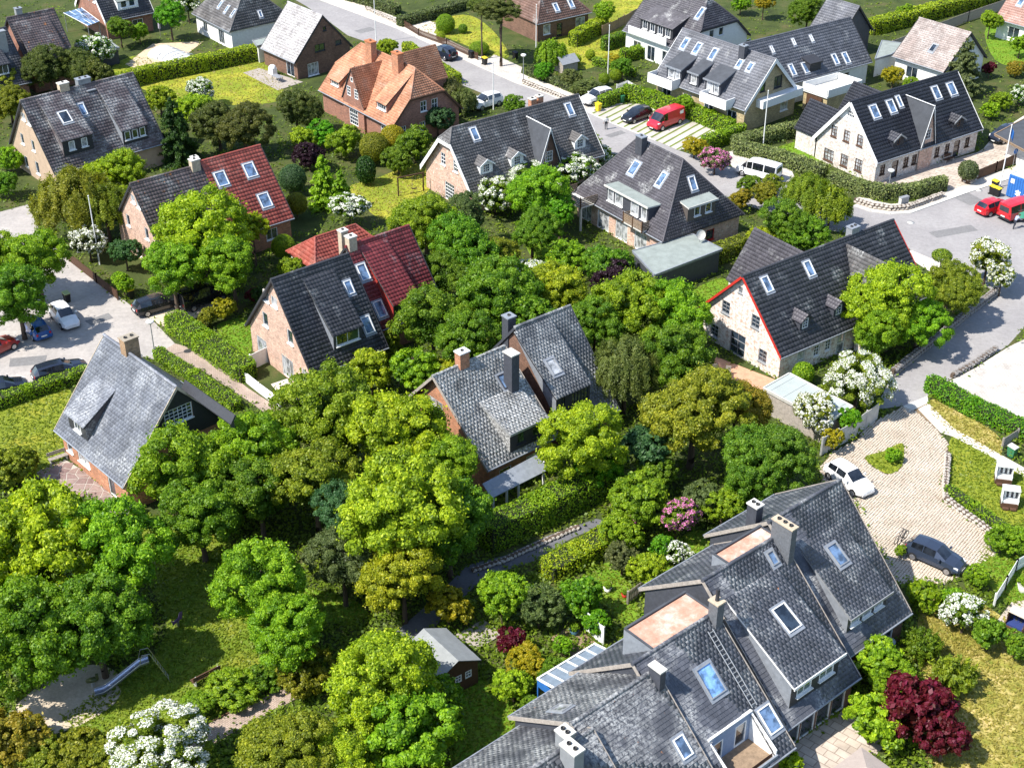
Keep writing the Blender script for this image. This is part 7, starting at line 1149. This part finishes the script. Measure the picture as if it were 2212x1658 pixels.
# pool cover, pergola, parasol, canopy
p=G(375,125); t=thing('pool_enclosure','white ribbed pool tunnel below the top left terrace','pool cover',(p.x,p.y,0),R(-42)); k=10; n=6
for i in range(n):
    m=MB(); vs=[]; a0=-3.+i*1.0; 
    for x in (a0+.02,a0+.98):
        for j in range(k+1): th=math.pi*j/k; vs.append((x,2.0*math.cos(th)*(1-.02*i),.95*math.sin(th)*(1-.05*i)))
    m.add(vs,[(j,k+1+j,k+2+j,j+1) for j in range(k)],0,True); m.build('segment',[plain('translucent_white_panel',(.72,.74,.76),.3,.08)],t); m=MB()
    for j in range(k): th=math.pi*j/k; t2=math.pi*(j+1)/k; m.tube((a0,2.02*math.cos(th),.97*math.sin(th)),(a0,2.02*math.cos(t2),.97*math.sin(t2)),.04,.04,5)
    m.build('rib',[M_WHITE],t)
Q=[G(*q) for q in ((137,28,2.7),(176,17,2.9),(215,46,2.7),(190,56,2.4))]; c=sum(Q,Vector())/4; t=thing('glass_pergola','pergola with blue-grey glass roof beside the top brick house','pergola',(c.x,c.y,0)); m=MB(); q=[Vector((a.x-c.x,a.y-c.y,a.z)) for a in Q]; nn=(q[1]-q[0]).cross(q[3]-q[0]).normalized(); nn=nn if nn.z>0 else -nn; m.slab(q,nn,.05); m.build('glass_roof',[M_SKYGL],t)
for a in q: m=MB(); m.tube((a.x*.95,a.y*.95,0),(a.x*.95,a.y*.95,a.z-.03),.05,.05,8); m.build('post',[M_GREY],t)
for i in range(4): f=i/3; A_=q[0].lerp(q[1],f); B_=q[3].lerp(q[2],f); m=MB(); m.tube(A_,B_,.04,.04,6); m.build('rafter',[M_WHITE],t)
p=G(347,80); t=thing('closed_parasol','closed pale parasol on the top left terrace','parasol',(p.x,p.y,0)); m=MB(); m.tube((0,0,0),(0,0,2.6),.03,.03,6); m.build('pole',[M_GWOOD],t); m=MB(); m.lathe([(.05,2.65),(.13,2.2),(.2,1.3),(.1,1.1)],(0,0,0),10); m.build('canopy',[plain('lilac_cloth',(.5,.46,.55),.8,.1)],t)
p=G(1870,1668,2.3); t=thing('garden_canopy','beige canopy roof at the bottom edge near the red maple','canopy',(p.x,p.y,0),R(40)); m=MB(); q=[(-1.5,-1.5,2.2),(1.5,-1.5,2.2),(1.5,1.5,2.2),(-1.5,1.5,2.2),(0,0,2.75)]; m.add(q,[(0,1,4),(1,2,4),(2,3,4),(3,0,4)]); m.build('roof_cloth',[plain('taupe_cloth',(.36,.30,.26),.85,.1)],t)
for sx in (-1,1):
    for sy in (-1,1): m=MB(); m.tube((sx*1.42,sy*1.42,0),(sx*1.42,sy*1.42,2.2),.03,.03,6); m.build('post',[M_GREY],t)
p=G(590,162); t=thing('grill_cart','white covered grill cart on the boards by the plain brick house','grill',(p.x,p.y,0),R(-48)); m=MB(); m.box(-.5,.5,-.35,.35,.1,1.0); m.build('cart',[M_WHITE],t); m=MB(); m.lathe([(.5,1.0),(.45,1.2),(.25,1.35),(0,1.38)],(0,0,0),12); m.build('cover',[M_WHITE],t)
p=G(905,398); t=thing('swing_frame','dark wooden swing frame on the sunny lawn','swing',(G(888,418).x,G(888,418).y,0),R(28)); m=MB(); m.box(-1.6,1.6,-.05,.05,2.1,2.2); m.build('beam',[M_DWOOD],t)
for x in (-1.5,1.5): m=MB(); m.box(x-.06,x+.06,-.06,.06,0,2.1); m.build('post',[M_DWOOD],t)
for x in (.2,.6): m=MB(); m.tube((x,0,2.1),(x,0,.55),.012,.012,5); m.build('rope',[M_GWOOD],t)
m=MB(); m.box(.15,.65,-.12,.12,.5,.55); m.build('seat',[M_DWOOD],t)
# gravestone-like terrace step, kennel and small garden house
p=G(1222,152); t=thing('garden_hut','small grey-roofed garden hut in the corner garden','hut',(p.x,p.y,0),R(35)); m=MB(); m.box(-1.2,1.2,-1.,1.,0,1.4); m.build('wall',[M_GWOOD],t)
for sg in (-1,1): m=MB(); m.slab([(-1.4,sg*1.2,1.3),(1.4,sg*1.2,1.3),(1.4,0,2.1),(-1.4,0,2.1)] if sg<0 else [(1.4,1.2,1.3),(-1.4,1.2,1.3),(-1.4,0,2.1),(1.4,0,2.1)],Vector((0,sg*.8,1.2)).normalized(),.08); m.build('roof_slope',[M_GREY],t)
# ---------------------------------------------------------------- people
def person(label,x,y,face,J,cols,hair):
    p=G(x,y); t=thing('person',label,'person',(p.x,p.y,0),face); me=bpy.data.meshes.new('body'); V=[];E=[];Rd=[];part=[]
    def ch(pts,root=None,pt='shirt'):
        prev=root
        for (co,r) in pts:
            V.append(co); Rd.append(r); part.append(pt); i=len(V)-1
            if prev is not None: E.append((prev,i))
            prev=i
        return prev
    ch([(J['pelvis'],.145)],None,'trousers'); b0=0
    sp=ch([(J['waist'],.135),(J['chest'],.165),(J['neck0'],.10)],0,'shirt'); nk=ch([(J['neck'],.058)],sp,'skin'); ch([(J['head0'],.085),(J['head'],.1),(J['head1'],.075)],nk,'head')
    for s in ('L','R'):
        ch([(J['hip'+s],.10),(J['knee'+s],.068),(J['ank'+s],.045)],0,'trousers'); k=len(V)-1; ch([(J['toe'+s],.04)],k,'shoe')
        k=ch([(J['sho'+s],.075),(J['elb'+s],.05)],2,'shirt'); k=ch([(J['wri'+s],.032),(J['palm'+s],.036)],k,'skin'); w_=Vector(J['palm'+s]); dv=(Vector(J['palm'+s])-Vector(J['wri'+s])).normalized(); sd=Vector((0,1,0)) if abs(dv.y)<.8 else Vector((1,0,0))
        for f,l in ((-.03,.07),(-.01,.085),(.01,.08),(.03,.062)): c=w_+sd*f+dv*.04; ch([(tuple(c),.011),(tuple(c+dv*l*.5+Vector((.012,0,0))),.0095),(tuple(c+dv*l+Vector((.03,0,0))),.008)],k,'skin')
        c=w_+sd*.04; ch([(tuple(c),.012),(tuple(c+dv*.03+sd*.025),.0105),(tuple(c+dv*.06+sd*.03),.009)],k,'skin')
    me.from_pydata([tuple(v) for v in V],E,[]); o=bpy.data.objects.new('body',me); COL.objects.link(o); sk=o.modifiers.new('skin','SKIN'); o.modifiers.new('sub','SUBSURF').render_levels=1; o.modifiers['sub'].levels=1
    for i,sv in enumerate(me.skin_vertices[0].data): sv.radius=(Rd[i],Rd[i]); sv.use_root=(i==0)
    dg=bpy.context.evaluated_depsgraph_get(); m2=bpy.data.meshes.new_from_object(o.evaluated_get(dg)); bpy.data.objects.remove(o); m2.name='body'; keys=['shirt','trousers','skin','head','shoe']; m2.materials.clear()
    for k in keys: m2.materials.append(cols['skin'] if k=='head' else cols[k])
    VV=np.array([tuple(v) for v in V]); RR=np.array(Rd)
    for pg in m2.polygons:
        c=np.array(pg.center); i=int(np.argmin(np.linalg.norm(VV-c,axis=1)-RR)); pg.material_index=keys.index(part[i]); pg.use_smooth=True
    link('body',m2,t); H0=Vector(J['head']); m=MB(); m.lathe([(.105,-.06),(.118,0),(.115,.06),(.085,.115),(0,.135)],(0,0,0),14); ho=m.build('hair',[hair],t); ho.location=H0+Vector((-.018,0,.015)); f=MB()
    for sy in (-1,1): f.lathe([(.0,-.013),(.013,0),(0,.013)],H0+Vector((.098,sy*.034,.0)),6,0); f.box(-.015,.015,-.012,.012,-.03,.03,1,Matrix.Translation(H0+Vector((0,sy*.108,0))))
    f.box(0,.03,-.012,.012,-.03,.005,1,Matrix.Translation(H0+Vector((.09,0,0)))); f.box(0,.01,-.025,.025,-.062,-.054,2,Matrix.Translation(H0+Vector((.088,0,0)))); f.build('face',[M_BLACK,cols['skin'],plain('lips',(.4,.12,.1),.5,.05)],t); return t
M_SKIN=plain('skin',(.52,.30,.21),.55,.06); M_HAIRG=plain('grey_hair',(.45,.43,.41),.8,.2); M_HAIRB=plain('brown_hair',(.08,.05,.03),.7,.2)
J1=dict(pelvis=(0,0,.95),waist=(.01,0,1.1),chest=(.01,0,1.3),neck0=(.0,0,1.44),neck=(.01,0,1.5),head0=(.02,0,1.56),head=(.02,0,1.63),head1=(.02,0,1.70),hipL=(0,.1,.88),kneeL=(.06,.1,.5),ankL=(-.02,.1,.09),toeL=(.14,.11,.04),hipR=(0,-.1,.88),kneeR=(.03,-.1,.5),ankR=(-.12,-.1,.09),toeR=(.04,-.11,.04),shoL=(0,.2,1.38),elbL=(-.02,.27,1.1),wriL=(.08,.27,.88),palmL=(.11,.27,.8),shoR=(0,-.2,1.38),elbR=(-.03,-.27,1.1),wriR=(.07,-.27,.88),palmR=(.1,-.27,.8))
person('person in pale jacket and dark trousers walking on the street',1309,280,R(100),J1,dict(shirt=plain('pale_jacket',(.55,.55,.55),.8,.1),trousers=plain('dark_trousers',(.02,.022,.03),.8,.1),skin=M_SKIN,shoe=M_BLACK),M_HAIRG)
J2=dict(J1); J2.update(waist=(.06,0,1.08),chest=(.2,0,1.25),neck0=(.3,0,1.34),neck=(.35,0,1.38),head0=(.4,0,1.42),head=(.44,0,1.47),head1=(.46,0,1.54),shoL=(.24,.2,1.3),elbL=(.42,.25,1.08),wriL=(.62,.2,1.0),palmL=(.7,.18,.98),shoR=(.24,-.2,1.3),elbR=(.42,-.25,1.08),wriR=(.62,-.2,1.0),palmR=(.7,-.18,.98),ankR=(-.25,-.1,.09),toeR=(-.09,-.11,.04),kneeR=(-.05,-.1,.5))
person('person in light checked shirt leaning over the green trailer',2190,494,R(25),J2,dict(shirt=plain('checked_shirt',(.30,.33,.45),.8,.3,30.),trousers=plain('dark_jeans',(.03,.035,.05),.8,.1),skin=M_SKIN,shoe=M_BLACK),M_HAIRB)

for i,(x,y,w_,l,a) in enumerate(((789,66,1.6,2.6,38),(2088,428,3.2,2.2,30),(1180,240,1.2,3.,38),(2060,500,1.4,5.,20),(2130,600,2.6,1.3,-50),(1330,290,1.0,2.4,38),(60,780,1.5,3.,10),(215,690,1.2,2.2,40))):
    p=G(x,y); c,s_=math.cos(R(a)),math.sin(R(a)); m=MB(); m.add([(p.x+c*u-s_*v,p.y+s_*u+c*v,.0205+.0006*i) for u,v in ((-l/2,-w_/2),(l/2,-w_/2),(l/2+.1,w_/2),(-l/2-.1,w_/2))],[(0,1,2,3)]); m.build('asphalt_patch',[G_DPATCH])['kind']='structure'
ground_cover(); grass()
